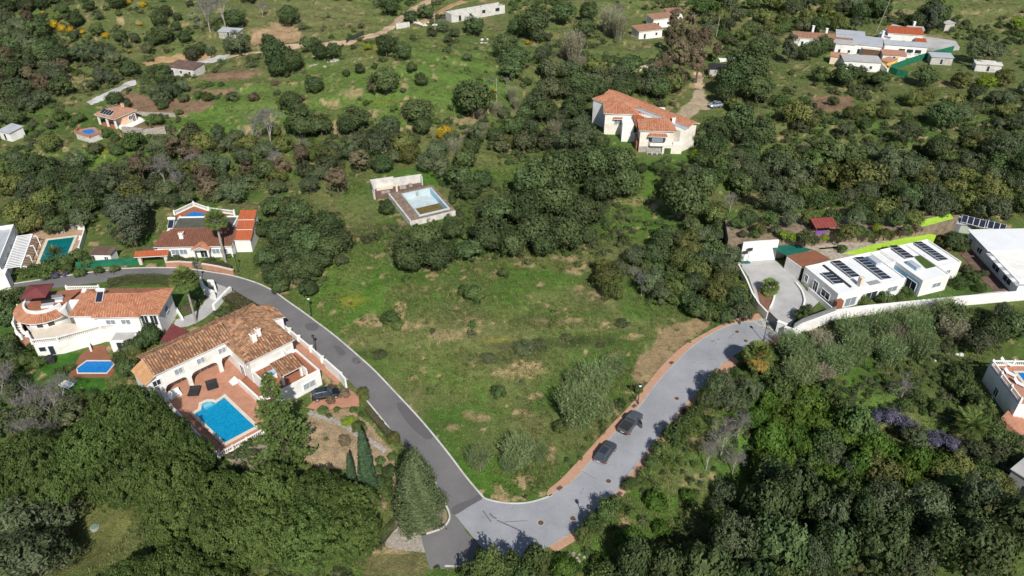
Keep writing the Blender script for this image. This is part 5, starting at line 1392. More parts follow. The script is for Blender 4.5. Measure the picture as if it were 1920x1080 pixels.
t = thing('brick_stair', 'terracotta brick steps at the right edge below the balustraded house', 'steps', (x, y, hz(x, y)), rad(-50))
for k in range(7): MB().box(-2 + .5 * k, -1.5 + .5 * k - .003, -3, 3, -.6, 1.3 - .17 * k).build('step', MT['terracotta'], t)
wall_thing('edge_wall', 'white pink-topped garden wall at the bottom right corner', [G(a, b)[:2] for a, b in ((1838, 1085), (1862, 1058), (1890, 1028), (1925, 990))], 1.6, .4, 'white', 'terracotta', ground=False, z=-2.2)
x, y, z = G(1935, 925)
t = thing('outbuilding', 'corner of a grey outbuilding at the right edge above the dark trees', 'building', (x, y, z), .6)
MB().box(-1.8, 4, -3, 3, -1, 3.2).build('wall', MT['greyconc'], t); MB().box(-2.0, 4.2, -3.2, 3.2, 3.203, 3.35).build('roof', MT['concrete'], t); MB().box(-1.83, -1.803, -1, 1, .3, 1.8).build('window', MT['glass'], t)

# ================================================================== house with red roofs on the far slope
Hh = House('red_roofed_house', 'white house with several orange hipped roofs among dark trees on the far slope', 'house', 1235, 305, -4)
z1 = 6.0
q0, q1 = Hh.loc(1198, 245, z1), Hh.loc(1268, 248, z1)
trc0 = q1[0] - 3.0
hr = [q0[0] + .35, q1[0] - .35, q0[1] + .35, q0[1] + 7.0]
Hh.block([hr[0] + .1, hr[1] - .1, hr[2] + .1, hr[3]], -1, z1 - .05, 'warmwhite')
Hh.mb('stone_base', MB().box(hr[0] + .05, trc0, hr[2] + .04, hr[2] + .09, -1, 1.6), MT['stone'])
hip(Hh.root, hr, z1, 1.9, 'orange', .35)
l0, l1 = Hh.loc(1132, 213, z1), Hh.loc(1196, 212, z1)
lr = [l0[0] + .35, l1[0] - .35, l0[1] + .35, l0[1] + 7.5]
Hh.block([lr[0] + .1, lr[1] - .1, lr[2] + .1, lr[3]], -1, z1 - .05, 'warmwhite')
hip(Hh.root, lr, z1, 1.9, 'orange', .35)
# recessed porch between with a flat red roof
mr = [lr[0] + 4.5, hr[1] - .6, hr[2] + 3.0, lr[3] + 1.0]
Hh.block([mr[0], mr[1], mr[2] + 3.2, mr[3]], -1, z1 - 1.2, name='wall')
roof(Hh.root, [[(lr[1] - .3, hr[2] + 1.6, z1 - .75), (hr[0] + .6, hr[2] + 1.6, z1 - .75), (hr[0] + 3.0, lr[3] + .6, z1 + .5), (lr[1] - 1.5, lr[3] + .6, z1 + .5)]], 'red')
Hh.mb('porch_floor', MB().box(lr[1] - .3, hr[0] + .1, hr[2] + 1.2, mr[2] + 3.2, -1, 2.4), MT['redbrown'])
Hh.win((lr[1] + hr[0]) / 2, mr[2] + 3.2, 'v-', 3.6, 1.8, 2.0, name='door')
# rear long wing
k0, k1 = P(1142, 168, Hh.z + 7.2), P(1303, 230, Hh.z + 7.2)
ra = math.atan2(k1[1] - k0[1], k1[0] - k0[0]); L = math.hypot(k1[0] - k0[0], k1[1] - k0[1])
def RW(s_, d, z): 
    x, y = k0[0] + math.cos(ra) * s_ - math.sin(ra) * d - Hh.o[0], k0[1] + math.sin(ra) * s_ + math.cos(ra) * d - Hh.o[1]
    return (x * Hh.c + y * Hh.s, -x * Hh.s + y * Hh.c, z)
def RWp(a, b, c, d): return [RW(*p)[:2] for p in ((a, c, 0), (b, c, 0), (b, d, 0), (a, d, 0))]
Hh.mb('wall', MB().prism(RWp(.5, L - .6, -4.6, 1.6), -1, 6.0), MT['warmwhite'])
roof(Hh.root, [[RW(0, -2.0, 6.5), RW(L, -2.0, 6.5), RW(L, 0, 7.2), RW(0, 0, 7.2)], [RW(L, 2.3, 6.3), RW(0, 2.3, 6.3), RW(0, 0, 7.2), RW(L, 0, 7.2)]], 'orange', [(RW(0, 0, 7.2), RW(L, 0, 7.2))])
Hh.mb('roof_gutter', MB().prism(RWp(7.5, L - .4, -3.3, -2.05), 6.01, 6.25), MT['greysheet'])
kl = [RW(-.4, -6.4, 6.0), RW(8, -6.4, 6.0), RW(6, -1.2, 7.6), RW(1.5, -1.2, 7.6)]
roof(Hh.root, [[RW(-.4, -6.2, 6.05), RW(8.2, -6.2, 6.05), RW(6.5, -2.2, 7.3), RW(2, -2.2, 7.3)], [RW(-.4, 2, 6.05), RW(-.4, -6.2, 6.05), RW(2, -2.2, 7.3)]], 'orange')
Hh.mb('wall', MB().prism(RWp(0.0, 7.9, -6.0, -4.61), -1, 5.9), MT['white'])
c_ = Hh.loc(1263, 224, 7.0); chimney(Hh.root, c_[0], c_[1], 6.4, .8, 1.0)
# bay window, terrace, lower storey
bc = (hr[0] + hr[1]) / 2 + .2
Hh.mb('bay', MB().prism([(bc - 2.2, hr[2] + .1), (bc - 1.7, hr[2] - .75), (bc + 1.7, hr[2] - .75), (bc + 2.2, hr[2] + .1)], 2.1, 3.0), MT['white'])
o = Hh.mb('bay_window', MB().prism([(bc - 2.1, hr[2] + .1), (bc - 1.6, hr[2] - .65), (bc + 1.6, hr[2] - .65), (bc + 2.1, hr[2] + .1)], 3.0, 4.7), MT['darkmetal'])
MB().box(bc - 1.4, bc + 1.4, hr[2] - .7, hr[2] - .655, 3.2, 4.5).build('pane', MT['paleglass'], o)
roof(Hh.root, [[(bc - 2.4, hr[2] - 1.0, 4.75), (bc + 2.4, hr[2] - 1.0, 4.75), (bc + 2.1, hr[2] + .1, 5.2), (bc - 2.1, hr[2] + .1, 5.2)]], 'orange')
lc = (lr[0] + lr[1]) / 2 - .6
Hh.win(lc, lr[2] + .1, 'v-', 3.6, 1.8, 1.4, 'paleglass')
roof(Hh.root, [[(lc - 1.3, lr[2] - .6, 4.6), (lc + 1.3, lr[2] - .6, 4.6), (lc + 1.3, lr[2] + .1, 4.9), (lc - 1.3, lr[2] + .1, 4.9)]], 'orange')
trc = [hr[1] - 2.6, hr[1] + 2.3, hr[2] - .4, hr[2] + 5.0]
Hh.block([trc[0], trc[1], trc[2] - .01, trc[3]], -1.5, 2.4, 'warmwhite')
Hh.mb('terrace_floor', MB().box(hr[1] - .08, trc[1] - .05, trc[2] + .05, trc[3] - .05, 2.403, 2.47), MT['terracotta'])
Hh.mb('terrace_wall', MB().box(hr[1] - .08, trc[1], trc[2] - .013, trc[2] + .2, 2.4, 3.3).box(trc[1] - .2, trc[1] + .003, trc[2] + .2, trc[3], 2.4, 3.3), MT['white'])
Hh.win(hr[1] - .1, hr[2] + 3.2, 'u+', 3.5, 1.2, 2.0, name='door')
o = Hh.mb('ivy_arch', MB().box(trc[0] + .6, trc[0] + 2.2, trc[2] - .15, trc[2] - .02, -.6, 1.5), MT['artlawn'])
solar_array(Hh.root, [(hr[0] + 2.2, hr[2] - 1.9, -.6), (hr[0] + 6.0, hr[2] - 1.9, -.6), (hr[0] + 6.0, hr[2] - 1.0, .4), (hr[0] + 2.2, hr[2] - 1.0, .4)], 3)

# ================================================================== abandoned pool with ruined walls
R_ = House('ruined_pool_house', 'roofless grey ruin with whitewashed back wall beside an abandoned empty pool', 'ruin', 745, 352, 18)
ra0, ra1 = R_.loc(695, 352, .5), R_.loc(790, 338, .5)
wv = (ra0[1] + ra1[1]) / 2
bl = [ra0[0], ra1[0], wv - 5.2, wv]
R_.mb('back_wall', MB().box(bl[0], bl[0] + 5.5, wv - .25, wv, -.5, 2.6).box(bl[0] + 5.503, bl[1], wv - .248, wv - .002, -.5, 2.2), MT['oldwhite'])
R_.mb('end_wall', MB().box(bl[0] - .005, bl[0] + .25, bl[2], wv - .253, -.8, 2.5), MT['greywall'])
R_.mb('end_wall', MB().box(bl[1] - .25, bl[1] + .004, wv - 1.6, wv - .253, -.5, 2.2), MT['oldwhite'])
R_.mb('pillar', MB().box(bl[0] + 5.3, bl[0] + 5.75, wv - 3.6, wv - 3.2, 0, 2.4), MT['cream'])
R_.mb('bench', MB().box(bl[0] + 1.2, bl[0] + 5, wv - 1.2, wv - .3, 0, .7), MT['coping'])
R_.mb('floor_slab', MB().box(bl[0] + .26, bl[1] - .26, bl[2], wv - .26, -.3, .08), MT['brownfelt'])
R_.mb('rubble', MB().box(bl[0] + 6.5, bl[0] + 8, wv - 2.2, wv - 1.2, .08, .5).box(bl[0] + 8.8, bl[0] + 9.6, wv - 1.6, wv - .9, .08, .7).box(bl[0] + 2, bl[0] + 4, wv - 3, wv - 2.2, .08, .35), MT['stone'])
for k, (u_, v_) in enumerate(((1.0, -.2), (3.6, -.2))): R_.mb('pilaster', MB().box(bl[0] - .12, bl[0] - .006, bl[2] + 1.1 * k + .3, bl[2] + 1.1 * k + .9, -.5, 1.6), MT['oldwhite'])
pp = [P(752, 365, 1.4), P(805, 353, 1.4), P(838, 390, 1.4), P(795, 403, 1.4)]
cx, cy = sum(p[0] for p in pp) / 4, sum(p[1] for p in pp) / 4
t = thing('empty_pool', 'abandoned pale blue pool with brown stagnant water at its deep end', 'pool', (cx, cy, 0), rad(26.8 - 90))
ps = [((x - cx) * math.cos(rad(63.2)) - (y - cy) * math.sin(rad(63.2)), (x - cx) * math.sin(rad(63.2)) + (y - cy) * math.cos(rad(63.2))) for x, y in pp]
hx, hy = (max(p[0] for p in ps) - min(p[0] for p in ps)) / 2 - .25, (max(p[1] for p in ps) - min(p[1] for p in ps)) / 2 - .2
m = MB()  # pool walls stand proud of the sloping ground; the basin is open
zt, zb = 1.5, .05
MB().box(-hx - .35, hx + .35, hy, hy + .4, -1.0, zt).box(-hx - .35, hx + .35, -hy - .4, -hy, -1.0, zt).box(-hx - .35, -hx, -hy, hy, -1.0, zt).box(hx, hx + .35, -hy, hy, -1.0, zt - .001).build('basin_wall', MT['poolpale'], t)
MB().box(-hx + .003, hx - .003, hy - .02, hy - .002, zb, zt - .05).build('faded_lining', MT['poolblue'], t)
MB().box(-hx, hx, -hy, hy, -.6, zb).build('floor', MT['poolpale'], t)
MB().box(hx - 5.2, hx - .01, -hy + .01, hy - .03, zb, zb + .12).build('stagnant_water', MT['waterslime'], t)
lm = MB()
for s_ in (-.25, .25): lm.tube((-hx + .15, s_, .3), (-hx + .15, s_, zt + .6), .03, .03, 5)
for k in range(4): lm.tube((-hx + .15, -.25, .4 + .3 * k), (-hx + .15, .25, .4 + .3 * k), .025, .025, 4)
lm.build('ladder', MT['greymetal'], t)
dk_ = MB()
dk_.box(-hx - 2.2, hx + 1.2, -hy - 2.6, -hy - .41, -1.5, zt - .25); dk_.box(-hx - 1.9, -hx - .36, -hy - .4, hy + 1.2, -1.5, zt - .26); dk_.box(-hx - 1.8, hx + 1.2, hy + .41, hy + 1.3, -1.5, zt - .27); dk_.box(hx + .36, hx + 1.21, -hy - .39, hy + .4, -1.5, zt - .28)
dk_.build('deck', M_plain('littered_deck', (.26, .195, .15), .3, 1.3, .95, .1, stain=(.14, .11, .075)), t)
MB().box(-hx - 2.0, hx + 1.4, -hy - 2.95, -hy - 2.61, -1.5, zt - .1).box(hx + 1.22, hx + 1.5, -hy - 2.6, hy + 1.2, -1.5, zt - .3).build('retaining_wall', MT['oldwhite'], t)

# ================================================================== solar house, top left
K_ = House('hillside_cottage', 'peach walled cottage with solar panels on its hipped roof and small raised pool, top left', 'house', 215, 238, -27)
ke = 3.0
kA, kB, kC = K_.loc(178, 214, ke), K_.loc(212, 224, ke), K_.loc(249, 206, ke)
kr = [kA[0] + .3, kB[0] - .1, kB[1] + .3, kC[1] + .2]
K_.block([kr[0] + .1, kr[1] - .1, kr[2] + 2.6, kr[3] - .1], -.5, ke - .05, 'peach')
hip(K_.root, kr, ke, 1.5, 'faded', .35)
for u_ in (kr[0] + .3, (kr[0] + kr[1]) / 2, kr[1] - .3): K_.mb('pillar', MB().box(u_ - .2, u_ + .2, kr[2] + .1, kr[2] + .5, -.5, ke - .05), MT['white'])
K_.mb('porch_floor', MB().box(kr[0], kr[1], kr[2], kr[2] + 2.59, -.5, .1), MT['redbrown'])
K_.win((kr[0] + kr[1]) / 2 - .8, kr[2] + 2.6, 'v-', 1.3, 2.0, 1.8, name='door')
K_.win(kr[1] - .1, (kr[2] + kr[3]) / 2 + 1.5, 'u+', 1.5, 1.0, 1.0); K_.win(kr[1] - .1, kr[3] - 1.0, 'u+', 1.1, .9, 2.0, 'glass', name='door')
um, sl = (kr[0] + kr[1]) / 2, 1.5 / ((kr[2] * 0 + min(kr[1] - kr[0], kr[3] - kr[2]) / 2) + .35)
def onroof_v(u_, v_): return ke + (v_ - (kr[2] - .35)) * sl + .22
solar_array(K_.root, [(um - 2.2, kr[2] + .3, onroof_v(0, kr[2] + .3)), (um + 2.0, kr[2] + .3, onroof_v(0, kr[2] + .3)), (um + 2.0, kr[2] + 2.1, onroof_v(0, kr[2] + 2.1)), (um - 2.2, kr[2] + 2.1, onroof_v(0, kr[2] + 2.1))], 4)
solar_array(K_.root, [(kr[0] + .3, kr[3] - 1.2, ke + .55), (kr[0] + .3, kr[2] + 3.2, ke + .55), (kr[0] + 2.1, kr[2] + 3.2, ke + 1.35), (kr[0] + 2.1, kr[3] - 1.2, ke + 1.35)], 3)
c_ = K_.loc(229, 196, 4.4); chimney(K_.root, c_[0], c_[1], 3.6, .6, .9, 'peach')
MB().prism([G(a, b)[:2] for a, b in ((214, 236), (258, 218), (274, 226), (232, 246))], -.5, .12).build('patio', MT['white'], kind='structure')
kp = [P(150, 242, 1.6), P(178, 238, 1.6), P(190, 250, 1.6), P(168, 258, 1.6), P(142, 250, 1.6)]
x, y = kp[0]
t = thing('raised_pool', 'small raised pool with red-tiled deck and white base below the peach cottage', 'pool', (x, y, 0))
q = [(a - x, b - y) for a, b in kp]
MB().prism(q, -1, 1.5).build('base', MT['oldwhite'], t); MB().prism([(a * .99, b * .99) for a, b in q], 1.503, 1.6).build('deck', MT['terracotta'], t)
cq = (sum(a for a, b in q) / 5, sum(b for a, b in q) / 5)
MB().prism([(cq[0] + (a - cq[0]) * .6, cq[1] + (b - cq[1]) * .6) for a, b in q], 1.603, 1.63).build('water', MT['waterblue'], t)
balustrade(t, q[2:] + q[:1], 1.6, .8, mat='terracotta', topped=False)
wall_thing('stone_wall', 'pale dry stone terrace wall right of the peach cottage patio', [G(a, b)[:2] for a, b in ((252, 215), (285, 217), (330, 218))], .9, .8, 'stone', ground=True)
wall_thing('stone_wall', 'pale stone wall below the vegetable plot of the peach cottage', [G(a, b)[:2] for a, b in ((232, 248), (270, 252), (312, 250))], 1.6, .8, 'stone', ground=True)
def cabin(label, px, py, ang, w_, d, h, wmat, rmat, name='hut', slope=.4, cat_='hut', doors=1, tiles=None):
    x, y, z = G(px, py)
    t = thing(name, label, cat_, (x, y, z), rad(ang))
    MB().box(-w_ / 2, w_ / 2, -d / 2, d / 2, -.8, h).build('wall', MT[wmat], t)
    a, b, c, e = (-w_ / 2 - .25, -d / 2 - .25, h + .02), (w_ / 2 + .25, -d / 2 - .25, h + .02), (w_ / 2 + .25, d / 2 + .25, h + .02 + slope), (-w_ / 2 - .25, d / 2 + .25, h + .02 + slope)
    if tiles: roof(t, [[a, b, c, e]], tiles)
    else:
        m = MB(); slab(m, [(p[0], p[1], p[2] + .12) for p in (a, b, c, e)], .1); m.build('roof', MT[rmat], t)
        if slope > .15: MB().add([(w_ / 2 - .01, -d / 2, h), (w_ / 2 - .01, d / 2, h), (w_ / 2 - .01, d / 2, h + slope), (-w_ / 2 + .01, -d / 2, h), (-w_ / 2 + .01, d / 2, h), (-w_ / 2 + .01, d / 2, h + slope)], [[0, 1, 2], [5, 4, 3], [2, 1, 4, 5]]).build('gable_end', MT[wmat], t)
    for k in range(doors):
        u_ = -w_ / 2 + w_ * (k + .5) / doors
        o = MB().box(u_ - .45, u_ + .45, -d / 2 - .05, -d / 2 + .02, .05 if k == 0 else .9, 1.95).build('door' if k == 0 else 'window', MT['whitemetal'], t)
        MB().box(u_ - .37, u_ + .37, -d / 2 - .07, -d / 2 - .052, .2 if k == 0 else 1.0, 1.85).build('pane', MT['glass'], o)
    return t
cabin('white hut with grey sheet roof alone at the left edge', 26, 258, -25, 4.2, 4.0, 2.3, 'white', 'greysheet')
cabin('low pale farmhouse with brown roof beside the concrete track', 352, 138, -18, 9.5, 5.5, 2.6, 'oldwhite', 'brownfelt', 'farmhouse', .3, 'house', 3)
cabin('tiny tin-roofed shed below the bare grey tree', 434, 68, -10, 7, 3.5, 1.8, 'greywall', 'greysheet', 'tin_shed', .3, 'shed', 1)
# long roofless white ruin at the top
x, y = P(897, 34, base_s(0, 296).item()); z = hz(x, y)
t = thing('roofless_ruin', 'long roofless white ruin with small dark windows near the top centre', 'ruin', (x, y, z), rad(33))
MB().box(-11.5, -1.4, -.3, 0, -1, 3.2).box(-1.397, 6, -.302, -.002, -1, 3.9).box(6.003, 11.5, -.3, 0, -1, 3.0).build('front_wall', MT['oldwhite'], t)
MB().box(-11.5, 11.5, 4, 4.3, -1, 3.0).build('back_wall', MT['oldwhite'], t)
MB().box(-11.51, -11.2, .003, 3.997, -1, 3.0).box(11.2, 11.51, .003, 3.997, -1, 2.6).box(3, 3.3, .003, 3.997, -1, 3.2).build('cross_wall', MT['oldwhite'], t)
for u_, w_, h0, h1 in ((-8, .5, .2, 2.1), (2.2, .7, 1.4, 2.6), (8.2, .9, 1.2, 2.4), (-3.5, .45, 1.4, 2.2)): MB().box(u_ - w_, u_ + w_, -.34, -.306, h0, h1).build('window', MT['darkmetal'], t)
wall_thing('ruined_wall', 'low white broken wall beside the dirt track', [G(a, b)[:2] for a, b in ((743, 53), (768, 50))], 1.8, .5, 'oldwhite', ground=True)
def rubble(label, px, py, n, rx, ry, size, mat='oldwhite'):
    x, y, z = G(px, py)
    t = thing('rubble_heap', label, 'rubble', (x, y, z)); rr = random.Random(px)
    for k in range(n):
        u_, v_ = rr.gauss(0, rx), rr.gauss(0, ry); s_ = size * rr.uniform(.4, 1.2); zz_ = hz(x + u_, y + v_) - z
        MB().lathe([(s_ * .7, -s_ * .3), (s_, s_ * .1), (s_ * .6, s_ * .6), (.02, s_ * .7)], 5, (u_, v_, zz_)).build('stone', MT[mat], t)
rubble('heap of white rubble beside the dirt track', 792, 46, 26, 2.6, 1.4, .7)
rubble('pale broken stones in the grass below the oleander, bottom centre', 1085, 1040, 22, 1.6, .9, .35, 'stone')
rubble('white stones scattered in the grass left of the balustraded house', 1745, 662, 8, 3.2, 1.2, .5)
rubble('pile of white stones among trees under the orange roofed house', 1346, 316, 14, 1.4, .8, .8)
rubble('pale ruined stones under the dark trees left of the green slope', 620, 116, 16, 5.0, .8, .7, 'stone')
rubble('pale stones under trees beside the long roofless ruin', 910, 80, 9, 1.6, 1.4, .7)
# houses at the top centre
cabin('small white farmhouse with faded red roof at the top, left of the brown dead trees', 1212, 68, 20, 9, 5.5, 2.8, 'white', 'redsheet', 'farmhouse', .5, 'house', 2, 'faded')
cabin('upper white farmhouse block behind the faded red roof at the top', 1236, 48, 20, 8, 5.0, 3.2, 'white', 'redsheet', 'farmhouse', .5, 'house', 2, 'faded')
cabin('small white house at the top edge right of the brown dead trees', 1262, 34, 10, 6, 4.0, 2.6, 'white', 'redsheet', 'farmhouse', .5, 'house', 1, 'faded')
cabin('dark shed half hidden under trees beyond the parked silver car', 1346, 140, -5, 6, 4, 2.4, 'greywall', 'darkgrey', 'shed', .3, 'shed', 1)
x, y, z = G(1372, 112); MB().box(-4.2, 4.2, -1.6, 1.6, -.6, .2).build('concrete_tank', MT['white'], None, 'low white concrete tank in the grass behind the brown dead trees', 'tank', loc=(x, y, z))
wall_thing('stone_wall', 'curved pale wall and spoil under the brown dead trees', [G(a, b)[:2] for a, b in ((1198, 132), (1225, 124), (1252, 112), (1275, 108))], 1.0, .6, 'cream', ground=True)

# ================================================================== whitewashed compound, top right
def comp(label, px, py, ang, w_, d, h, rmat, tiles=None, slope=.35, doors=2, wm='white', name='farmhouse', ca='house'):
    return cabin(label, px, py, ang, w_, d, h, wm, rmat, name, slope, ca, doors, tiles)
comp('long whitewashed house with faded red roof and two chimneys, left of the compound', 1538, 86, -14, 19, 5, 3.0, 'redsheet', 'faded', .5, 3)
comp('grey flat-roofed white block behind the red roof of the compound', 1590, 84, -18, 9, 8, 3.4, 'greysheet', None, .2, 2)
comp('white block with pale grey roof in the middle of the hillside compound', 1622, 96, -22, 9, 9, 3.2, 'greysheet', None, .3, 2)
comp('white lower block with terracotta roof edge in front of the hillside compound', 1610, 128, -10, 11, 6, 3.0, 'concrete', None, .15, 2)
comp('white house with bright orange tiled roof in the hillside compound', 1690, 82, -14, 11, 5, 4.0, 'redsheet', 'red', 1.0, 1)
t = comp('white veranda block with dark arches under the orange roof', 1692, 102, -14, 13, 4, 3.4, 'greysheet', None, .25, 0)
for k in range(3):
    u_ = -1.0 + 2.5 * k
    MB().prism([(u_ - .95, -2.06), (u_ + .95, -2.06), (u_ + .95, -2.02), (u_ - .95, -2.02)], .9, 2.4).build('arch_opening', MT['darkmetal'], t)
balustrade(t, [(-2.5, -3.0), (2.0, -3.0), (6.3, -3.0)], .6, .9, topped=False)
MB().box(-2.6, 6.4, -3.2, -2.01, -1.2, .6).build('veranda', MT['white'], t)
comp('long white shed roof running back to the tall leaning pole', 1668, 74, 50, 15, 4, 2.8, 'greysheet', None, .3, 0)
comp('ochre outbuilding in the yard of the hillside compound', 1662, 128, 35, 4.5, 2.2, 2.6, 'terracotta', None, .3, 0, 'yellow', 'outbuilding', 'shed')
comp('brown awning shelter in the yard of the hillside compound', 1630, 104, -20, 5, 3, 2.4, 'coping', None, .2, 0, 'wood', 'shelter', 'shelter')
comp('grey block shed beside the green netting of the compound', 1760, 118, -10, 6.5, 4, 2.4, 'greysheet', None, .2, 1, 'greywall', 'shed', 'shed')
comp('pale concrete hut above the hillside compound', 1772, 56, 15, 4, 3.2, 2.6, 'concrete', None, .15, 0, 'greywall', 'hut', 'hut')
comp('white tumbledown shack with torn roof right of the compound', 1848, 132, -12, 7.5, 3, 2.2, 'oldwhite', None, .4, 1, 'oldwhite', 'shack', 'shack')
comp('small terracotta-walled annex left of the lower white block', 1570, 118, -20, 5, 3.5, 2.4, 'terracotta', None, .3, 0, 'cream', 'annex', 'shed')
comp('narrow white block with parapet at the left front of the hillside compound', 1580, 100, -16, 6, 4, 3.6, 'concrete', None, .1, 2)
comp('white terrace block with pink trim below the dark arches', 1672, 112, -14, 7, 5, 2.2, 'terracotta', None, .1, 1)
comp('tiny white outhouse at the upper right of the hillside compound', 1722, 92, -14, 3, 3, 2.6, 'redsheet', 'red', .5, 1)
comp('grey lean-to behind the orange tiled roof of the compound', 1712, 70, -14, 5, 3, 3.0, 'greysheet', None, .3, 0, 'greywall', 'shed', 'shed')
wall_thing('yard_wall', 'white yard wall running down from the hillside compound to the green netting', [G(a, b)[:2] for a, b in ((1628, 118), (1648, 126), (1662, 140))], 1.8, .4, 'white', ground=True)
wall_thing('yard_wall', 'ochre yard wall in front of the hillside compound', [G(a, b)[:2] for a, b in ((1664, 136), (1676, 126), (1682, 116))], 1.8, .4, 'yellow', ground=True)
for u_, v_ in ((1520, 74), (1545, 79), (1650, 84), (1708, 66)):
    x, y, z = G(u_, v_); t = thing('chimney', 'white chimney %s' % {1520: 'at the left end of the long red compound roof', 1545: 'near the middle of the long red compound roof', 1650: 'between the grey compound roofs', 1708: 'beside the bright orange compound roof'}[u_], 'chimney', (x, y, z))
    MB().box(-.35, .35, -.35, .35, 0, 4.6).build('stack', MT['white'], t); MB().box(-.45, .45, -.45, .45, 4.603, 4.75).build('cap', MT['white'], t)
MB().prism([G(a, b)[:2] for a, b in ((1722, 72), (1790, 82), (1798, 94), (1760, 98), (1726, 92))], 0, base_s(0, 260).item() + 1.0).build('yard', MT['concrete'], kind='structure')
netting('long green netting fence below the hillside compound', [(1668, 134), (1695, 124), (1725, 114), (1755, 106), (1786, 98)], 2.2)
netting('dark green netting corner at the foot of the hillside compound', [(1660, 134), (1680, 142), (1700, 146)], 2.0)
def pole(label, px, py, h, lean=0.0, mat='palebark', r=.14):
    x, y, z = G(px, py)
    t = thing('utility_pole', label, 'pole', (x, y, z))
    MB().tube((0, 0, -.4), (lean, 0, h), r, r * .7, 7).build('shaft', MT[mat], t); MB().box(lean - .7, lean + .7, -.06, .06, h - .5, h - .38).build('crossarm', MT['wood'], t)
pole('tall leaning pole behind the white hillside compound', 1643, 60, 12, 2.0)
pole('pale utility pole right of the brown dead trees', 1342, 72, 8, .3)
pole('thin pole beside the long roofless ruin', 816, 54, 6)
pole('thin pale pole above the dark evergreen on the green slope', 931, 190, 7)
# ================================================================== vehicles
def loft(m, rings, closed_ends=True, t=.5):
    n = len(rings[0]); b = len(m.v)
    for r in rings: m.v.extend(r)
    for i in range(len(rings) - 1):
        for k in range(n):
            m.f.append([b + i * n + k, b + i * n + (k + 1) % n, b + (i + 1) * n + (k + 1) % n, b + (i + 1) * n + k]); m.t.append(t)
    if closed_ends:
        m.f.append([b + k for k in range(n)][::-1]); m.t.append(t)
        e = b + (len(rings) - 1) * n
        m.f.append([e + k for k in range(n)]); m.t.append(t)
def car(label, rear, front, paint, style='suv', z=.06, wid=1.86, L=None, name='car', door=None, cat_='car'):
    (x0, y0), (x1, y1) = P(*rear, z + .4), P(*front, z + .4)
    ang = math.atan2(y1 - y0, x1 - x0); d = math.hypot(x1 - x0, y1 - y0)
    L = L or d
    t = thing(name, label, cat_, ((x0 + x1) / 2, (y0 + y1) / 2, z), ang)
    h = L / 2; w2 = wid / 2
    if style == 'pickup': st = [(-h, .42, .78, .80), (-h + .12, .34, .98, .97), (-h + .5, .3, 1.02, 1.0), (-.3, .28, 1.03, 1.0), (h * .45, .28, 1.03, 1.0), (h * .72, .3, .98, .98), (h - .25, .34, .88, .92), (h, .42, .68, .74)]
    else: st = [(-h, .45, .78, .80), (-h + .12, .34, .95, .95), (-h + .5, .3, .98, 1.0), (0, .28, .97, 1.0), (h * .42, .28, .95, 1.0), (h * .7, .3, .90, .98), (h - .25, .34, .80, .90), (h, .42, .64, .70)]
    rings = []
    for x, zb, zt, k in st:
        ww = w2 * k
        rings.append([(x, -ww * .94, zb), (x, -ww, zb + .2), (x, -ww * .99, zt - .18), (x, -ww * .88, zt - .02), (x, -ww * .4, zt + .03), (x, ww * .4, zt + .03), (x, ww * .88, zt - .02), (x, ww * .99, zt - .18), (x, ww, zb + .2), (x, ww * .94, zb)])
    m = MB(); loft(m, rings); m.build('body', MT[paint], t, smooth=False)
    if style == 'pickup': gx0, gx1, rx0, rx1, zr = -.35, h * .52, -.18, h * .22, 1.72
    else: gx0, gx1, rx0, rx1, zr = -h + .22, h * .46, -h + .75, h * .12, 1.56
    zb = .93 if style != 'pickup' else 1.0
    a, b = w2 * .86, w2 * .68
    base = [(gx0, -a * .95, zb), (gx1, -a * .88, zb), (gx1, a * .88, zb), (gx0, a * .95, zb)]; top = [(rx0, -b, zr), (rx1, -b, zr), (rx1, b, zr), (rx0, b, zr)]
    g = MB(); loft(g, [base, top]); g.build('windows', MT['carglass'], t)
    r = MB(); loft(r, [[(rx0 - .06, -b * 1.04, zr - .02), (rx1 + .04, -b * 1.02, zr - .03), (rx1 + .04, b * 1.02, zr - .03), (rx0 - .06, b * 1.04, zr - .02)], [(rx0 + .03, -b * .94, zr + .06), (rx1 - .1, -b * .92, zr + .06), (rx1 - .1, b * .92, zr + .06), (rx0 + .03, b * .94, zr + .06)]]); r.build('car_roof', MT[paint], t)
    pm = MB()
    for s_ in (-1, 1):
        for (pb, pt) in (((gx1, a * .88), (rx1, b)), ((gx0, a * .95), (rx0, b)), (((gx0 + gx1) / 2 - .1, a * .93), ((rx0 + rx1) / 2, b))):
            pm.tube((pb[0], s_ * pb[1], zb), (pt[0], s_ * pt[1], zr), .045, .045, 5)
    pm.build('pillars', MT[paint], t)
    for sx in (-1, 1):
        for sy in (-1, 1):
            wx = sx * (h - .85) ; wy = sy * (w2 - .12)
            m = MB(); m.tube((wx, wy - .12, .34), (wx, wy + .12, .34), .34, .34, 14); o = m.build('wheel', MT['rubber'], t)
            m = MB(); m.tube((wx, wy - .125, .34), (wx, wy + .125, .34), .21, .21, 10); m.build('rim', MT['steel'], o)
    for sy in (-1, 1):
        MB().box(h - .26, h - .06, sy * w2 * .58 - .15, sy * w2 * .58 + .15, .60, .72).build('headlight', MT['paleglass'], t)
        MB().box(-h - .015, -h + .14, sy * w2 * .70 - .14, sy * w2 * .70 + .14, .70, .86).build('taillight', MT['redlight'], t)
        MB().box(gx1 - .35, gx1 - .2, sy * w2 * 1.02 - .08, sy * w2 * 1.02 + .08, .95, 1.08).build('mirror', MT[paint], t)
    MB().box(-h - .06, -h + .08, -w2 * .8, w2 * .8, .42, .6).build('rear_bumper', MT['steel'] if style != 'pickup' else MT['darkmetal'], t)
    MB().box(-h - .07, -h - .055, -.26, .26, .62, .73).build('number_plate', MT['whitemetal'], t)
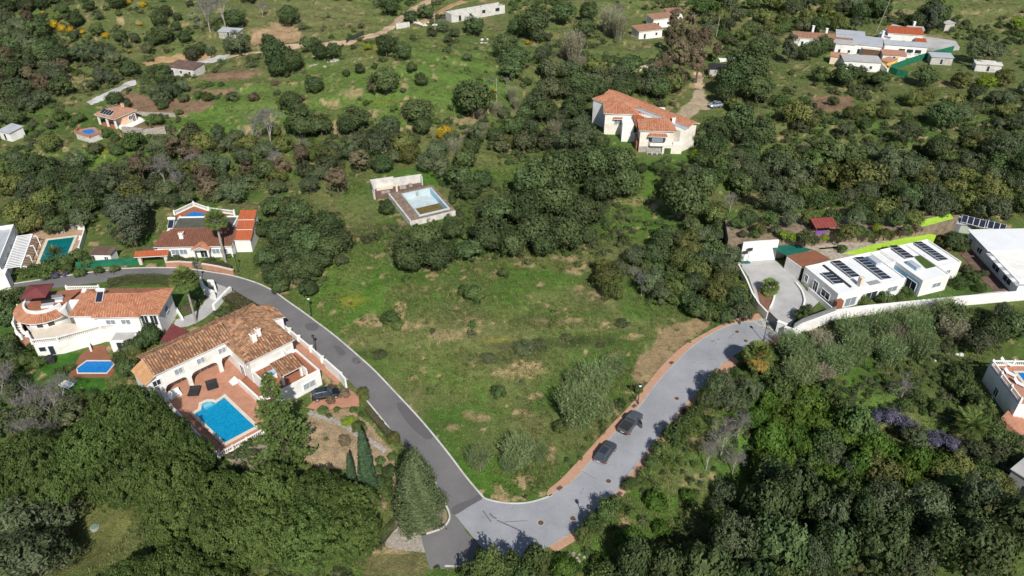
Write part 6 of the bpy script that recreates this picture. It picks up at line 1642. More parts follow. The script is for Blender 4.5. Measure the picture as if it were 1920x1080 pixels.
    if style == 'pickup':
        MB().box(-h + .18, gx0 - .12, -w2 * .78, w2 * .78, 1.05, 1.075).build('cargo_bed', MT['darkgrey'], t)
        for s_ in (-1, 1): MB().box(-h + .1, gx0 - .1, s_ * w2 * .86 - .06, s_ * w2 * .86 + .06, 1.0, 1.14).build('bed_rail', MT[paint], t)
        MB().box(-h + .06, -h + .14, -w2 * .8, w2 * .8, .8, 1.13).build('tailgate', MT[paint], t)
    else:
        MB().box(rx0 + .05, rx1 - .35, -b * .72, b * .72, zr + .062, zr + .07).build('sunroof', MT['glass'], t)
    if door is not None:
        m = MB()
        hx, L_ = h * .18, 1.05
        c, s_ = math.cos(rad(180 + 68)), math.sin(rad(180 + 68))
        px_, py_ = hx, -w2 * .99
        p, q = (px_, py_), (px_ + c * L_, py_ + s_ * L_)
        m.obox(p, q, .1, .35, .98); o = m.build('door', MT[paint], t, label='open passenger door')
        m = MB(); m.obox((p[0] + c * .12, p[1] + s_ * .12), (q[0] - c * .1, q[1] - s_ * .1), .05, .99, 1.5); m.build('door_window', MT['glass'], o)
    return t
car('dark grey hatchback parked at the brick pavement, nearer the junction', (1122.5, 867), (1148.5, 831), 'paint_grey', L=4.5)
car('slate pickup with dark cargo bed and open door, parked ahead of the hatchback', (1166.5, 812), (1197.5, 775), 'paint_slate', 'pickup', wid=1.95, L=5.2, name='pickup_truck', door=True, cat_='pickup')
car('black car parked beside the arcaded villa near the road', (583, 745), (640, 735), 'paint_black', L=4.6, z=.13)
car('silver-blue hatchback parked on the pale dirt by the orange roofed house', (1352, 196), (1330, 199), 'paint_silver', L=4.0, z=.2)
# ================================================================== street lamps
def lamp(label, px, py, globe='darkmetal', h=3.6, headk='globe'):
    x, y = P(px, py, .1)
    t = thing('street_lamp', label, 'street lamp', (x, y, .06), 0, 'street lamps along the two roads')
    m = MB(); m.lathe([(.16, 0), (.15, .35), (.07, .5), (.055, h - .1), (.07, h)], 8); m.build('post', MT['darkmetal'], t)
    if headk == 'globe': MB().lathe([(.06, 0), (.2, .1), (.26, .26), (.2, .44), (.05, .52)], 12, (0, 0, h)).build('globe', MT[globe], t, smooth=True)
    else:
        MB().lathe([(.08, 0), (.2, .3), (.24, .32), (.12, .5), (.02, .56)], 6, (0, 0, h)).build('lantern', MT['lampglass'], t)
    MB().lathe([(.27, 0), (.2, .06), (.03, .1)], 8, (0, 0, h + .5)).build('cap', MT['darkmetal'], t)
for a in (('street lamp at the kerb beside the white garden wall of the arcaded villa', 593, 664), ('white globe street lamp on the brick pavement beyond the pickup', 1196, 757, 'lampglass'), ('street lamp on the right pavement near the junction', 1100, 986), ('street lamp at the turning place before the dark gate', 1431, 640), ('street lamp on the plot side of the dark road across from the villa gate', 584, 592, 'lampglass'),
          ('street lamp at the bend in front of the white entrance wall', 377, 532), ('street lamp by the pink wall at the outer end of the bend', 447, 510)):
    lamp(*a)
# manholes and gully grates
def cover(label, px, py, r=.38, square=False, z=.062):
    x, y = P(px, py, z)
    t = thing('manhole_cover' if not square else 'drain_cover', label, 'manhole' if not square else 'drain', (x, y, z), rad(40))
    if square: MB().box(-r, r, -r * .7, r * .7, 0, .012).build('plate', MT['iron'], t); MB().box(-r - .06, r + .06, -r * .7 - .06, r * .7 + .06, -.02, .007).build('rim', MT['greyconc'], t)
    else: MB().lathe([(r, 0), (r, .012), (.02, .014)], 20).build('plate', MT['iron'], t); MB().lathe([(r + .1, -.01), (r + .1, .006), (.05, .007)], 20).build('rim', MT['kerbgrey'], t)
for lb, a, b in (('round manhole cover nearest the junction on the pale road', 1014, 980), ('round manhole cover second from the junction on the pale road', 1074, 972), ('round manhole cover below the hatchback on the pale road', 1141, 902), ('round manhole cover beyond the pickup on the pale road', 1269, 747), ('round manhole cover at the near edge of the turning place', 1398, 639), ('round manhole cover left of the turning place lamp', 1382, 622)): cover(lb, a, b)
for lb, a, b in (('square drain cover at the lower end of the left brick pavement', 1049, 915), ('square drain cover beside the globe lamp on the left pavement', 1189, 761), ('square drain cover farther up the left pavement', 1259, 680), ('square drain cover on the right pavement opposite the junction', 1161, 926), ('square drain cover near the gate on the left pavement', 1398, 599)): cover(lb, a, b, .42, True, .127)
cover('square drain cover at the right kerb of the pale road', 1181, 890, .3, True); cover('dark drain grate at the right side of the grey road', 673, 679, .4, True, .076)
x, y, z = G(178, 990)
t = thing('septic_cover', 'round green concrete cover on the dry lawn between the pines', 'cover', (x, y, z), 0)
MB().lathe([(.6, -.2), (.6, .2), (.5, .24)], 18).build('ring', MT['greyconc'], t); MB().lathe([(.48, .24), (.45, .32), (.02, .35)], 18).build('lid', M_plain('pale_green_lid', (.16, .25, .20), .1, 2, .8, .2), t)
slat_gate('iron_gate', 'dark double iron gate across the gravel entrance under the pines', P(716, 1022), P(748, 985), 1.9, 'darkmetal', n=16)
slat_gate('field_gate', 'dark low gate across the dirt track on the far slope', G(650, 83)[:2], G(684, 75)[:2], 1.5, 'darkmetal', True, 5, G(667, 79)[2])
# ================================================================== plants
MT['lf_carob'] = M_leaf('dark_evergreen_leaves', [(0.028, 0.043, 0.015), (0.050, 0.072, 0.024), (0.074, 0.100, 0.034), (0.104, 0.128, 0.047)])
MT['lf_olive'] = M_leaf('grey_green_leaves', [(0.042, 0.054, 0.024), (0.066, 0.082, 0.037), (0.097, 0.114, 0.054), (0.132, 0.145, 0.074)])
MT['lf_bush'] = M_leaf('green_scrub_leaves', [(0.030, 0.050, 0.014), (0.052, 0.082, 0.022), (0.080, 0.112, 0.030), (0.110, 0.130, 0.042)])
MT['lf_scrub'] = M_leaf('mixed_scrub_leaves', [(0.035, 0.045, 0.020), (0.060, 0.075, 0.030), (0.095, 0.100, 0.045), (0.14, 0.12, 0.065)], obj_var=.35)
MT['lf_pine'] = M_leaf('pine_needles', [(0.034, 0.056, 0.012), (0.056, 0.086, 0.019), (0.080, 0.114, 0.027), (0.108, 0.140, 0.038)], obj_var=.2, hue=(.488, .502))
MT['lf_lime'] = M_leaf('bright_green_leaves', [(0.075, 0.13, 0.012), (0.13, 0.19, 0.018), (0.20, 0.24, 0.025)], obj_var=.12)
MT['lf_ygreen'] = M_leaf('yellow_green_leaves', [(0.050, 0.062, 0.017), (0.082, 0.096, 0.025), (0.120, 0.128, 0.035), (0.155, 0.150, 0.046)])
MT['lf_gorse'] = M_leaf('yellow_blossom', [(0.22, 0.13, 0.012), (0.42, 0.26, 0.015), (0.58, 0.40, 0.02)], obj_var=.1)
MT['lf_brown'] = M_leaf('dying_brown_leaves', [(0.065, 0.055, 0.032), (0.115, 0.085, 0.050), (0.165, 0.115, 0.066), (0.090, 0.095, 0.045)])
MT['lf_dry'] = M_leaf('dry_pale_twigs', [(0.15, 0.14, 0.085), (0.23, 0.205, 0.125), (0.30, 0.27, 0.175)], obj_var=.15)
MT['lf_grey'] = M_leaf('bare_grey_twigs', [(0.085, 0.075, 0.066), (0.13, 0.115, 0.10), (0.17, 0.15, 0.135)], transl=.05, obj_var=.15)
MT['lf_conifer'] = M_leaf('blue_green_scales', [(0.056, 0.078, 0.032), (0.088, 0.112, 0.047), (0.122, 0.145, 0.066)], obj_var=.05)
MT['lf_cypress'] = M_leaf('cypress_scales', [(0.028, 0.050, 0.022), (0.045, 0.075, 0.032), (0.06, 0.092, 0.042)], obj_var=.1)
MT['lf_darkfir'] = M_leaf('olive_fir_needles', [(0.045, 0.055, 0.030), (0.070, 0.080, 0.045), (0.10, 0.105, 0.062)], obj_var=.1)
MT['lf_norfolk'] = M_leaf('norfolk_needles', [(0.040, 0.065, 0.014), (0.070, 0.100, 0.022), (0.11, 0.140, 0.036)], obj_var=.05)
MT['lf_cane'] = M_leaf('cane_blades', [(0.075, 0.120, 0.040), (0.120, 0.170, 0.060), (0.175, 0.215, 0.088), (0.26, 0.25, 0.135)], obj_var=.12)
MT['lf_wist'] = M_leaf('lilac_blossom', [(0.035, 0.045, 0.025), (0.06, 0.058, 0.06), (0.125, 0.105, 0.18), (0.19, 0.165, 0.27)], obj_var=.1)
MT['lf_palm'] = M_leaf('palm_fronds', [(0.055, 0.085, 0.018), (0.085, 0.12, 0.028), (0.14, 0.16, 0.045)], obj_var=.1)
MT['lf_palmdry'] = M_leaf('drying_palm_fronds', [(0.10, 0.09, 0.02), (0.22, 0.14, 0.03), (0.34, 0.20, 0.04)], obj_var=.1)
MT['lf_hedge'] = M_leaf('brown_green_hedge', [(0.040, 0.046, 0.016), (0.062, 0.066, 0.023), (0.085, 0.078, 0.032)], obj_var=.08)
MT['lf_vivid'] = M_leaf('vivid_bramble_leaves', [(0.032, 0.060, 0.009), (0.058, 0.098, 0.013), (0.090, 0.140, 0.020)], obj_var=.2)
MT['lf_grass'] = M_leaf('grass_blades', [(0.055, 0.082, 0.018), (0.090, 0.120, 0.026), (0.145, 0.145, 0.050), (0.21, 0.18, 0.085)], obj_var=.3)
MT['lf_agave'] = M_leaf('dark_red_agave', [(0.05, 0.03, 0.03), (0.09, 0.05, 0.045)], obj_var=.1)

def unit(a): return a / np.maximum(np.linalg.norm(a, axis=-1, keepdims=True), 1e-6)
def rdirs(rs, n): return unit(rs.randn(n, 3))
def cards(C, Nn, size, rs, asp=.55):
    n = len(C)
    t = rs.randn(n, 3); t -= (t * Nn).sum(1, keepdims=True) * Nn; t = unit(t)
    b = np.cross(Nn, t)
    s_ = size[:, None]
    return np.stack([C - t * s_, C - b * s_ * asp, C + t * s_, C + b * s_ * asp], 1)
def crown(rs, K, per, ext=(1, 1, .85), rc=.30, leaf=.075, zmin=-.45, inner=(.55, .82), core=.5, asp=.55, jit=.55, tvar=.28, lob=.11):
    ext = np.array(ext)
    d = rdirs(rs, K * 3); d = d[d[:, 2] > zmin][:K]; K = len(d)
    az = np.arctan2(d[:, 1], d[:, 0]); ph = rs.uniform(0, 6.28, 3)
    rag_ = 1 + lob * (np.sin(2 * az + ph[0]) * .5 + np.sin(3 * az + ph[1] + 2 * d[:, 2]) * .5 + np.sin(5 * d[:, 2] + az + ph[2]) * .4)
    ctr = d * ext * (rs.uniform(inner[0], inner[1], K) * rag_)[:, None]
    rcs = rc * rs.uniform(.5, 1.4, K)
    ct = rs.uniform(.2, .8, K)
    Vs, Ts = [], []
    for k in range(K):
        ld = rdirs(rs, per)
        flip = (ld @ d[k]) < -.3
        ld[flip] *= -1
        C = ctr[k] + ld * rcs[k] * rs.uniform(.55, 1.08, (per, 1)) * np.array([1, 1, .85])
        Nn = unit(ld * .7 + d[k] * .4 + rs.randn(per, 3) * jit * .6)
        Vs.append(cards(C, Nn, leaf * rs.uniform(.6, 1.3, per), rs, asp))
        Ts.append(np.clip(ct[k] + rs.randn(per) * tvar * .6, 0, 1))
    if core > 0:
        nu, nv = 10, 7
        g = np.zeros((nv + 1, nu, 3))
        for i in range(nv + 1):
            for j in range(nu):
                th, ph = math.pi * i / nv, 2 * math.pi * j / nu
                g[i, j] = np.array([math.sin(th) * math.cos(ph), math.sin(th) * math.sin(ph), math.cos(th)]) * ext * core * (1 if i in (0, nv) else rs.uniform(.8, 1.15))
        q = [[g[i, j], g[i + 1, j], g[i + 1, (j + 1) % nu], g[i, (j + 1) % nu]] for i in range(nv) for j in range(nu)]
        Vs.append(np.array(q)); Ts.append(rs.uniform(0, .6, len(q)))
    return np.concatenate(Vs), np.concatenate(Ts)
def trunk_mesh(h, r, rs, limbs=5, spread=.5, mat='bark', sides=7):
    m = MB()
    p = Vector((0, 0, -.25)); top = Vector((rs.uniform(-.08, .08), rs.uniform(-.08, .08), h * .6))
    mid = (p + top) / 2 + Vector((rs.uniform(-.06, .06), rs.uniform(-.06, .06), 0))
    m.tube(p, mid, r * 1.25, r, sides); m.tube(mid, top, r, r * .75, sides)
    for k in range(limbs):
        a = 2 * math.pi * (k + rs.uniform(-.2, .2)) / limbs
        e = Vector((math.cos(a) * spread, math.sin(a) * spread, h * rs.uniform(.85, 1.25)))
        md = top.lerp(e, .5) + Vector((0, 0, .06))
        m.tube(top, md, r * .6, r * .42, 5); m.tube(md, e, r * .42, r * .15, 5)
    return m.mesh('trunk', MT[mat])
PROTO = {}
def proto(kind, n, fn):
    PROTO[kind] = [fn(np.random.RandomState(100 + 17 * i + sum(map(ord, kind)))) for i in range(n)]
# every proto: trunk mesh, crown mesh, height of the crown centre in crown radii
def mk_round(mat, zc=.95, ext=(1, 1, .88), K=46, per=62, trunk='bark', **kw):
    def f(rs):
        e = (ext[0] * rs.uniform(.9, 1.05), ext[1] * rs.uniform(.85, 1.05), ext[2] * rs.uniform(.9, 1.12))
        V, T = crown(rs, K, per, e, **kw)
        V = V + np.array([0, 0, zc])
        return trunk_mesh(zc, .075, rs, mat=trunk), quads_mesh('crown', V, T, MT[mat]), zc
    return f
proto('carob', 4, mk_round('lf_carob'))
proto('olive', 4, mk_round('lf_olive', 1.0, K=40, per=60, rc=.27, leaf=.07, core=.38, asp=.4))
proto('bush', 4, mk_round('lf_bush', .62, (1, 1, .7), 34, 55, zmin=-.3))
proto('scrub', 3, mk_round('lf_scrub', .62, (1, 1, .72), 34, 55, zmin=-.3, core=.42))
proto('vivid', 3, mk_round('lf_vivid', .45, (1, 1, .5), 40, 60, zmin=-.25, rc=.26, leaf=.085))
proto('lime', 2, mk_round('lf_lime', .75, (1, 1, .8), 34, 55))
proto('gorse', 2, mk_round('lf_gorse', .7, (1, 1, .75), 34, 55, leaf=.06))
proto('ygreen', 3, mk_round('lf_ygreen', .85, (1, 1, .8), 40, 58, core=.4))
proto('brown', 3, mk_round('lf_brown', 1.25, (.85, .85, 1.15), 36, 60, rc=.25, core=.25, leaf=.065))
proto('wisteria', 2, mk_round('lf_wist', .7, (1, 1, .7), 36, 60, leaf=.06))
proto('redbrown', 1, mk_round('lf_brown', .75, (1, 1, .8), 34, 60))
proto('darkfir', 2, mk_round('lf_darkfir', 1.35, (.8, .8, 1.3), 60, 60, rc=.24, leaf=.06, core=.5))
def mk_pine(rs):
    e = (.96, rs.uniform(.85, .96), .52)
    V, T = crown(rs, 280, 44, e, rc=.095, leaf=.026, zmin=-.1, inner=(.84, 1.0), core=0, asp=.5, jit=.6, tvar=.25, lob=.05)
    V2, T2 = crown(rs, 50, 60, (e[0] * .85, e[1] * .85, .38), rc=.2, leaf=.04, zmin=-.2, inner=(.4, .9), core=.75, asp=.5)
    V = np.concatenate([V, V2 + np.array([0, 0, -.03])]) + np.array([0, 0, .78])
    return trunk_mesh(.78, .035, rs, 9, .6), quads_mesh('crown', V, np.concatenate([T, T2]), MT['lf_pine']), .85
proto('pine', 3, mk_pine)
def cone_cards(rs, n, h, r, leaf, mat, power=1.0, droop=-.3, tufts=1, up=.0):
    f = rs.uniform(0, 1, n) ** .6          # more near the base
    z = h * (1 - f); rr = r * (f ** power) * rs.uniform(.72, 1.06, n)
    a = rs.uniform(0, 2 * math.pi, n)
    if tufts > 1:
        j = rs.randint(0, tufts, n); f, a = f[:tufts][j] , a[:tufts][j]
        o = rs.randn(n, 3); q = .032 * h
        z = h * (1 - f) + o[:, 2] * q * 1.3; rr = r * (f ** power) * (.82 + .16 * np.sin(j * 12.9)) + np.abs(o[:, 0]) * q * .8; a = a + o[:, 1] * q / np.maximum(rr, .03)
    lump = 1 + .10 * np.sin(a * 5 + z * 2.1 / h * 6) + .06 * np.sin(a * 11 + z * 13 / h)
    C = np.stack([np.cos(a) * rr * lump, np.sin(a) * rr * lump, z], 1)
    out = np.stack([np.cos(a), np.sin(a), np.full(n, .35)], 1)
    Nn = unit(out + rs.randn(n, 3) * .45)
    V = cards(C, Nn, leaf * rs.uniform(.6, 1.3, n), rs, .45)
    return V, np.clip(.5 + .35 * np.sin(a * 7 + z * 9 / h) + rs.randn(n) * .2, 0, 1)
def mk_cypress(rs):
    V, T = cone_cards(rs, 4200, 1.0, .105, .022, None, .55)
    m = MB(); m.lathe([(.07, 0), (.085, .12), (.07, .5), (.03, .85), (.005, .97)], 8)
    V = np.concatenate([V]) 
    return MB().tube((0, 0, -.05), (0, 0, .6), .02, .01, 6).mesh('trunk', MT['bark']), quads_mesh('crown', V, T, MT['lf_cypress']), .5
proto('cypress', 1, mk_cypress)
def mk_conifer(rs):
    V, T = cone_cards(rs, 22000, 1.0, .285, .0135, None, .66, tufts=420)
    V2, T2 = cone_cards(rs, 3000, .95, .22, .028, None, .62)
    return MB().tube((0, 0, -.05), (0, 0, .8), .03, .01, 6).mesh('trunk', MT['bark']), quads_mesh('crown', np.concatenate([V, V2]), np.concatenate([T, T2]), MT['lf_conifer']), .5
proto('conifer', 1, mk_conifer)
def mk_norfolk(rs):
    Vs, Ts = [], []
    m = MB(); m.tube((0, 0, -.03), (.01, 0, .5), .018, .012, 7); m.tube((.01, 0, .5), (0, .005, .99), .012, .003, 6)
    z = .08
    while z < .98:
        L = .25 * (1 - z) ** .9 + .012
        nb = 6 if z < .6 else 5
        a0 = rs.uniform(0, 6.28)
        for k in range(nb):
            a = a0 + 2 * math.pi * k / nb + rs.uniform(-.2, .2)
            l = L * rs.uniform(.75, 1.12)
            d = np.array([math.cos(a), math.sin(a), 0])
            rise = rs.uniform(.02, .10) * l * 3
            e = Vector((d[0] * l, d[1] * l, z + rise)); m.tube((0, 0, z), e, .006, .002, 4)
            n = int(22 + 170 * l / .36)
            s_ = rs.uniform(.22, 1.05, n) ** .8
            side = np.array([-d[1], d[0], 0])
            wid = .056 * (1.15 - s_ * .6) * (.5 + l / .5)
            C = d * (l * s_)[:, None] + side * (rs.randn(n) * wid * .55)[:, None] + np.stack([np.zeros(n), np.zeros(n), z + rise * s_ ** 1.4 + rs.randn(n) * .008], 1)
            Nn = unit(np.stack([np.zeros(n), np.zeros(n), np.ones(n)], 1) + rs.randn(n, 3) * .5)
            Vs.append(cards(C, Nn, .0125 * rs.uniform(.6, 1.4, n), rs, .5)); Ts.append(np.clip(.25 + .6 * s_ + rs.randn(n) * .15, 0, 1))
        z += .062 + .02 * rs.rand()
    return m.mesh('trunk', MT['bark']), quads_mesh('crown', np.concatenate(Vs), np.concatenate(Ts), MT['lf_norfolk']), .5
proto('norfolk', 1, mk_norfolk)
def mk_cane(mat, n=700, h=1.4, lean=.42, spread=.55, stem=.012):
    def f(rs):
        Vs, Ts = [], []
        a, r = rs.uniform(0, 6.28, n), spread * np.sqrt(rs.uniform(0, 1, n))
        bx, by = np.cos(a) * r, np.sin(a) * r
        la = a + rs.randn(n) * .7
        ln = lean * rs.uniform(.2, 1, n) * (.35 + r / spread * .8)
        hh = h * rs.uniform(.55, 1.0, n)
        t0 = np.clip(rs.uniform(.1, .9, n) + rs.randn(n) * .1, 0, 1)
        prev = np.stack([bx, by, np.full(n, -.1)], 1)
        for k in range(1, 5):
            f_ = k / 4
            cur = np.stack([bx + np.cos(la) * ln * f_ ** 1.8, by + np.sin(la) * ln * f_ ** 1.8, hh * (f_ - .12 * f_ ** 2)], 1)
            wv = np.stack([-np.sin(la), np.cos(la), np.zeros(n)], 1) * (stem * (1.2 - .8 * f_))
            Vs.append(np.stack([prev - wv, prev + wv, cur + wv * .8, cur - wv * .8], 1)); Ts.append(np.clip(t0 + rs.randn(n) * .06, 0, 1))
            for j in range(3):
                q = rs.rand(n, 1)
                C = prev * (1 - q) + cur * q + rs.randn(n, 3) * .025
                Nn = unit(rs.randn(n, 3) * .7 + np.array([0, -.3, .5]))
                Vs.append(cards(C, Nn, .058 * rs.uniform(.5, 1.3, n), rs, .22)); Ts.append(np.clip(t0 + rs.randn(n) * .18, 0, 1))
            prev = cur
        me_ = quads_mesh('stems', np.concatenate(Vs), np.concatenate(Ts), MT[mat])
        return None, me_, .5
    return f
proto('cane', 3, mk_cane('lf_cane'))
proto('drycane', 3, mk_cane('lf_dry', 480, 1.3, .4, .5))
proto('plume', 2, mk_cane('lf_dry', 620, 2.2, .6, .35, .010))
def mk_bare(rs, depth=5, mat='bark'):
    m = MB(); tips = []
    def br(p, d, l, r, k):
        e = p + d * l
        m.tube(p, e, r, r * .68, 4 if k > 1 else 6, caps=False)
        if k >= depth: tips.append((e, d)); return
        for j in range(3 if k < 3 else 2):
            nd = (d + Vector(rs.randn(3)) * (.48 if k else .38) + Vector((0, 0, .08))).normalized()
            br(e, nd, l * rs.uniform(.62, .85), r * .62, k + 1)
    br(Vector((0, 0, -.1)), Vector((0, 0, 1)), .62, .045, 0)
    tm = m.mesh('trunk', MT['palebark'])
    C, Nn = [], []
    for e, d in tips:
        for j in range(9):
            C.append(np.array(e) + rs.randn(3) * .075); Nn.append(rs.randn(3))
    V = cards(np.array(C), unit(np.array(Nn)), .09 * rs.uniform(.5, 1.2, len(C)), rs, .10)
    return tm, quads_mesh('twigs', V, rs.rand(len(C)), MT['lf_grey']), 1.35
proto('bare', 3, mk_bare)

# ------------------------------------------------------------------ placing: photo point of the crown's centre and crown width in photo pixels
PLANTS = []
PH = dict(carob='dark green round tree', olive='grey-green loose tree', bush='green shrub', scrub='olive-green scrub bush', vivid='vivid green bramble mound', lime='bright lime-green shrub', gorse='yellow flowering shrub', ygreen='yellow-green tree',
          brown='brown dying tree', wisteria='lilac flowering climber mound', pine='spreading green pine', darkfir='tall dark olive conifer', cane='tall green cane clump', drycane='pale dry cane clump', plume='tall pale feathery tree', bare='bare grey tree', redbrown='rusty brown bush')
CATG = dict(bush='shrub', scrub='shrub', vivid='shrub', lime='shrub', gorse='shrub', wisteria='climber', cane='cane', drycane='cane', redbrown='shrub')
NAMEK = dict(carob='evergreen_tree', olive='grey_green_tree', bush='shrub', scrub='scrub_bush', vivid='bramble_mound', lime='lime_green_shrub', gorse='flowering_shrub', ygreen='yellow_green_tree', brown='dying_tree', wisteria='flowering_climber', pine='pine_tree', darkfir='dark_conifer', cane='cane_clump', drycane='dry_cane_clump', plume='feathery_tree', bare='bare_tree', redbrown='rusty_bush')
PRG = random.Random(5)
def put(kind, x, y, z, r, sz=1.0, label=None, cat_=None, name=None, group=None, px=None, rot=None, lean=None):
    tm, cm, zc = PRG.choice(PROTO[kind])
    nm = name or NAMEK[kind]
    rz = PRG.uniform(0, 6.28) if rot is None else rot
    if tm is None:
        t = bpy.data.objects.new(nm, cm); t.location = (x, y, z); t.rotation_euler = (0, 0, rz); t.scale = (r, r, r * sz)
        fin(t, None, label, cat_ or CATG.get(kind, 'tree'), group)
    else:
        t = thing(nm, label, cat_ or CATG.get(kind, 'tree'), (x, y, z), rz, group, (r, r, r * sz))
        fin(bpy.data.objects.new('trunk', tm), t)
        fin(bpy.data.objects.new('crown' if cm.name.startswith('crown') else 'twigs', cm), t)
    if label is None: PLANTS.append((t, kind, px, r))
    return t
def plant(kind, cx, cy, w_, sz=None, label=None, **kw):
    zc = PROTO[kind][0][2]
    sz = sz if sz is not None else PRG.uniform(.85, 1.15)
    x, y, z = G(cx, cy); s_ = proj(x, y, z)[2]
    for k in range(3):
        r = w_ / 2 / s_
        x, y, z = G(cx, cy, zc * r * sz)
        s_ = proj(x, y, z + zc * r * sz)[2]
    return put(kind, x, y, z, r, sz, label, px=(cx, cy, w_), **kw)
# ------------------------------------------------------------------ surfaces where nothing may grow (photo outlines)
HARD = [[(245, 600), (540, 595), (660, 720), (680, 765), (560, 800), (520, 800), (415, 862), (300, 765), (240, 700)], [(20, 545), (325, 538), (335, 640), (260, 650), (222, 710), (125, 710), (150, 660), (30, 660)],
        [(280, 385), (480, 385), (480, 480), (445, 500), (285, 495)], [(0, 400), (70, 430), (165, 425), (155, 480), (40, 510), (0, 540)], [(155, 450), (235, 455), (230, 490), (155, 490)], [(250, 475), (315, 475), (315, 500), (250, 500)],
        [(1375, 440), (1450, 445), (1500, 455), (1570, 470), (1740, 440), (1810, 480), (1800, 545), (1570, 600), (1470, 640), (1400, 560)], [(1780, 395), (1830, 395), (1930, 420), (1930, 560), (1840, 560), (1800, 470)], [(1570, 585), (1930, 550), (1930, 566), (1570, 603)],
        [(1850, 670), (1930, 670), (1930, 830), (1880, 790), (1848, 730)], [(1105, 160), (1310, 225), (1300, 312), (1195, 308), (1125, 260)], [(690, 312), (800, 312), (860, 400), (760, 425), (690, 365)],
        [(135, 190), (285, 190), (280, 260), (140, 270)], [(1485, 55), (1640, 45), (1800, 80), (1760, 135), (1560, 140), (1490, 90)], [(840, 0), (960, 0), (950, 45), (845, 50)], [(1185, 20), (1270, 20), (1260, 80), (1185, 80)], [(315, 110), (390, 110), (385, 145), (315, 145)],
        [(700, 985), (800, 985), (810, 1080), (720, 1040)], [(1265, 150), (1345, 150), (1345, 215), (1270, 225)], [(1360, 400), (1800, 395), (1800, 440), (1360, 450)], [(5, 230), (45, 230), (45, 270), (5, 270)], [(330, 530), (440, 535), (400, 600), (330, 615)]]
ROADPG = [light, dark, RA_UPc + RA_LOc[::-1], RB_Lc + RB_Rc[::-1] + [P(897, 1020)], [P(852, 960), P(900, 1025), P(881, 1063), P(807, 1068), P(790, 1005), P(840, 990)], LP_OUT + LP_IN[::-1], RP_OUT + RP_IN[::-1]]
def free(px, py): return not any(bool(inpoly(px, py, h)) for h in HARD)
def offroad(x, y): return not any(bool(inpoly(x, y, h)) for h in ROADPG)
def fill(poly, mix, wr, dens=.75, seed=1, n=400, szr=None):
    rr = random.Random(seed)
    xs, ys_ = [p[0] for p in poly], [p[1] for p in poly]
    done = []
    for k in range(n):
        a, b = rr.uniform(min(xs), max(xs)), rr.uniform(min(ys_), max(ys_))
        if not bool(inpoly(a, b, poly)) or not free(a, b): continue
        w_ = rr.uniform(*wr)
        if any(math.hypot(a - c, (b - d) * 1.5) < dens * (w_ + e) / 2 for c, d, e in done): continue
        x, y, z = G(a, b)
        if not offroad(x, y): continue
        done.append((a, b, w_))
        kd = rr.choices([m[0] for m in mix], [m[1] for m in mix])[0]
        plant(kd, a, b, w_, rr.uniform(*szr) if szr else None)
def many(kind, lst):
    for q in lst: plant(kind, *q)
# ---- far slope, left
fill([(-20, 20), (40, 15), (75, 55), (112, 100), (120, 130), (90, 160), (60, 175), (10, 215), (-20, 220)], [('brown', 2), ('scrub', 2), ('carob', 3), ('olive', 1)], (32, 52), .55, 1, 300)
fill([(-10, -10), (150, -10), (60, 18), (-10, 22)], [('carob', 2), ('scrub', 2)], (24, 34), .7, 2, 100)
many('carob', [(118, 17, 19), (166, 10, 25), (140, 34, 34), (225, 68, 26), (180, 55, 27), (297, 36, 31), (310, 20, 25), (305, 63, 40), (285, 74, 30), (345, 68, 27), (372, 80, 28), (440, 33, 42), (540, 28, 42), (515, 96, 56), (545, 112, 46), (520, 122, 44), (505, 76, 28), (575, 84, 32), (600, 96, 34), (626, 94, 32), (590, 80, 24), (240, 126, 44), (305, 140, 42), (113, 162, 42), (100, 150, 32), (215, 184, 34), (565, 232, 64), (600, 236, 50), (545, 190, 48), (590, 158, 36), (330, 48, 20), (332, 31, 18), (560, 205, 36), (27, 220, 40)])
many('olive', [(150, 100, 42), (195, 97, 46), (212, 110, 34), (170, 90, 34), (252, 71, 25), (446, 80, 44), (430, 84, 28), (318, 168, 40), (290, 170, 32), (300, 185, 34), (342, 160, 28), (165, 160, 30), (45, 190, 42), (75, 182, 42), (60, 200, 30), (238, 193, 20), (565, 48, 20), (500, 72, 24), (395, 95, 22), (375, 98, 18), (145, 300, 46), (200, 330, 60), (15, 302, 34), (40, 322, 38), (170, 345, 46), (90, 340, 40), (120, 325, 30), (240, 315, 46)])
many('scrub', [(280, 95, 26), (182, 29, 25), (226, 62, 20), (318, 150, 26), (178, 280, 36), (110, 312, 34), (215, 275, 30), (470, 120, 26), (403, 133, 14), (435, 182, 30), (345, 185, 26), (60, 232, 22), (96, 236, 24)])
many('bush', [(113, 218, 32), (147, 222, 28), (290, 226, 36), (305, 198, 24), (338, 211, 13), (200, 250, 26), (215, 258, 22), (250, 265, 48), (220, 283, 26), (66, 316, 26), (388, 182, 24), (372, 178, 22), (700, 12, 0.01)][:-1])
many('gorse', [(100, 47, 22), (115, 53, 20), (132, 57, 16), (197, 64, 17), (80, 24, 10), (155, 60, 12), (240, 8, 14), (268, 8, 18), (262, 45, 9), (242, 96, 9)])
many('darkfir', [(188, 140, 34), (207, 146, 28), (240, 418, 88), (222, 395, 56), (258, 395, 50), (1482, 90, 40)])
many('redbrown', [(475, 182, 24), (515, 155, 14), (700, 162, 30), (560, 185, 24)])
many('ygreen', [(532, 268, 42), (95, 268, 40), (515, 245, 26), (585, 285, 44), (620, 290, 36), (40, 345, 34)])
many('bare', [(385, 18, 64), (415, 14, 60), (500, 225, 74), (470, 235, 60), (515, 300, 46), (300, 310, 60), (490, 14, 30), (330, 330, 50), (360, 300, 46), (565, 270, 40)])
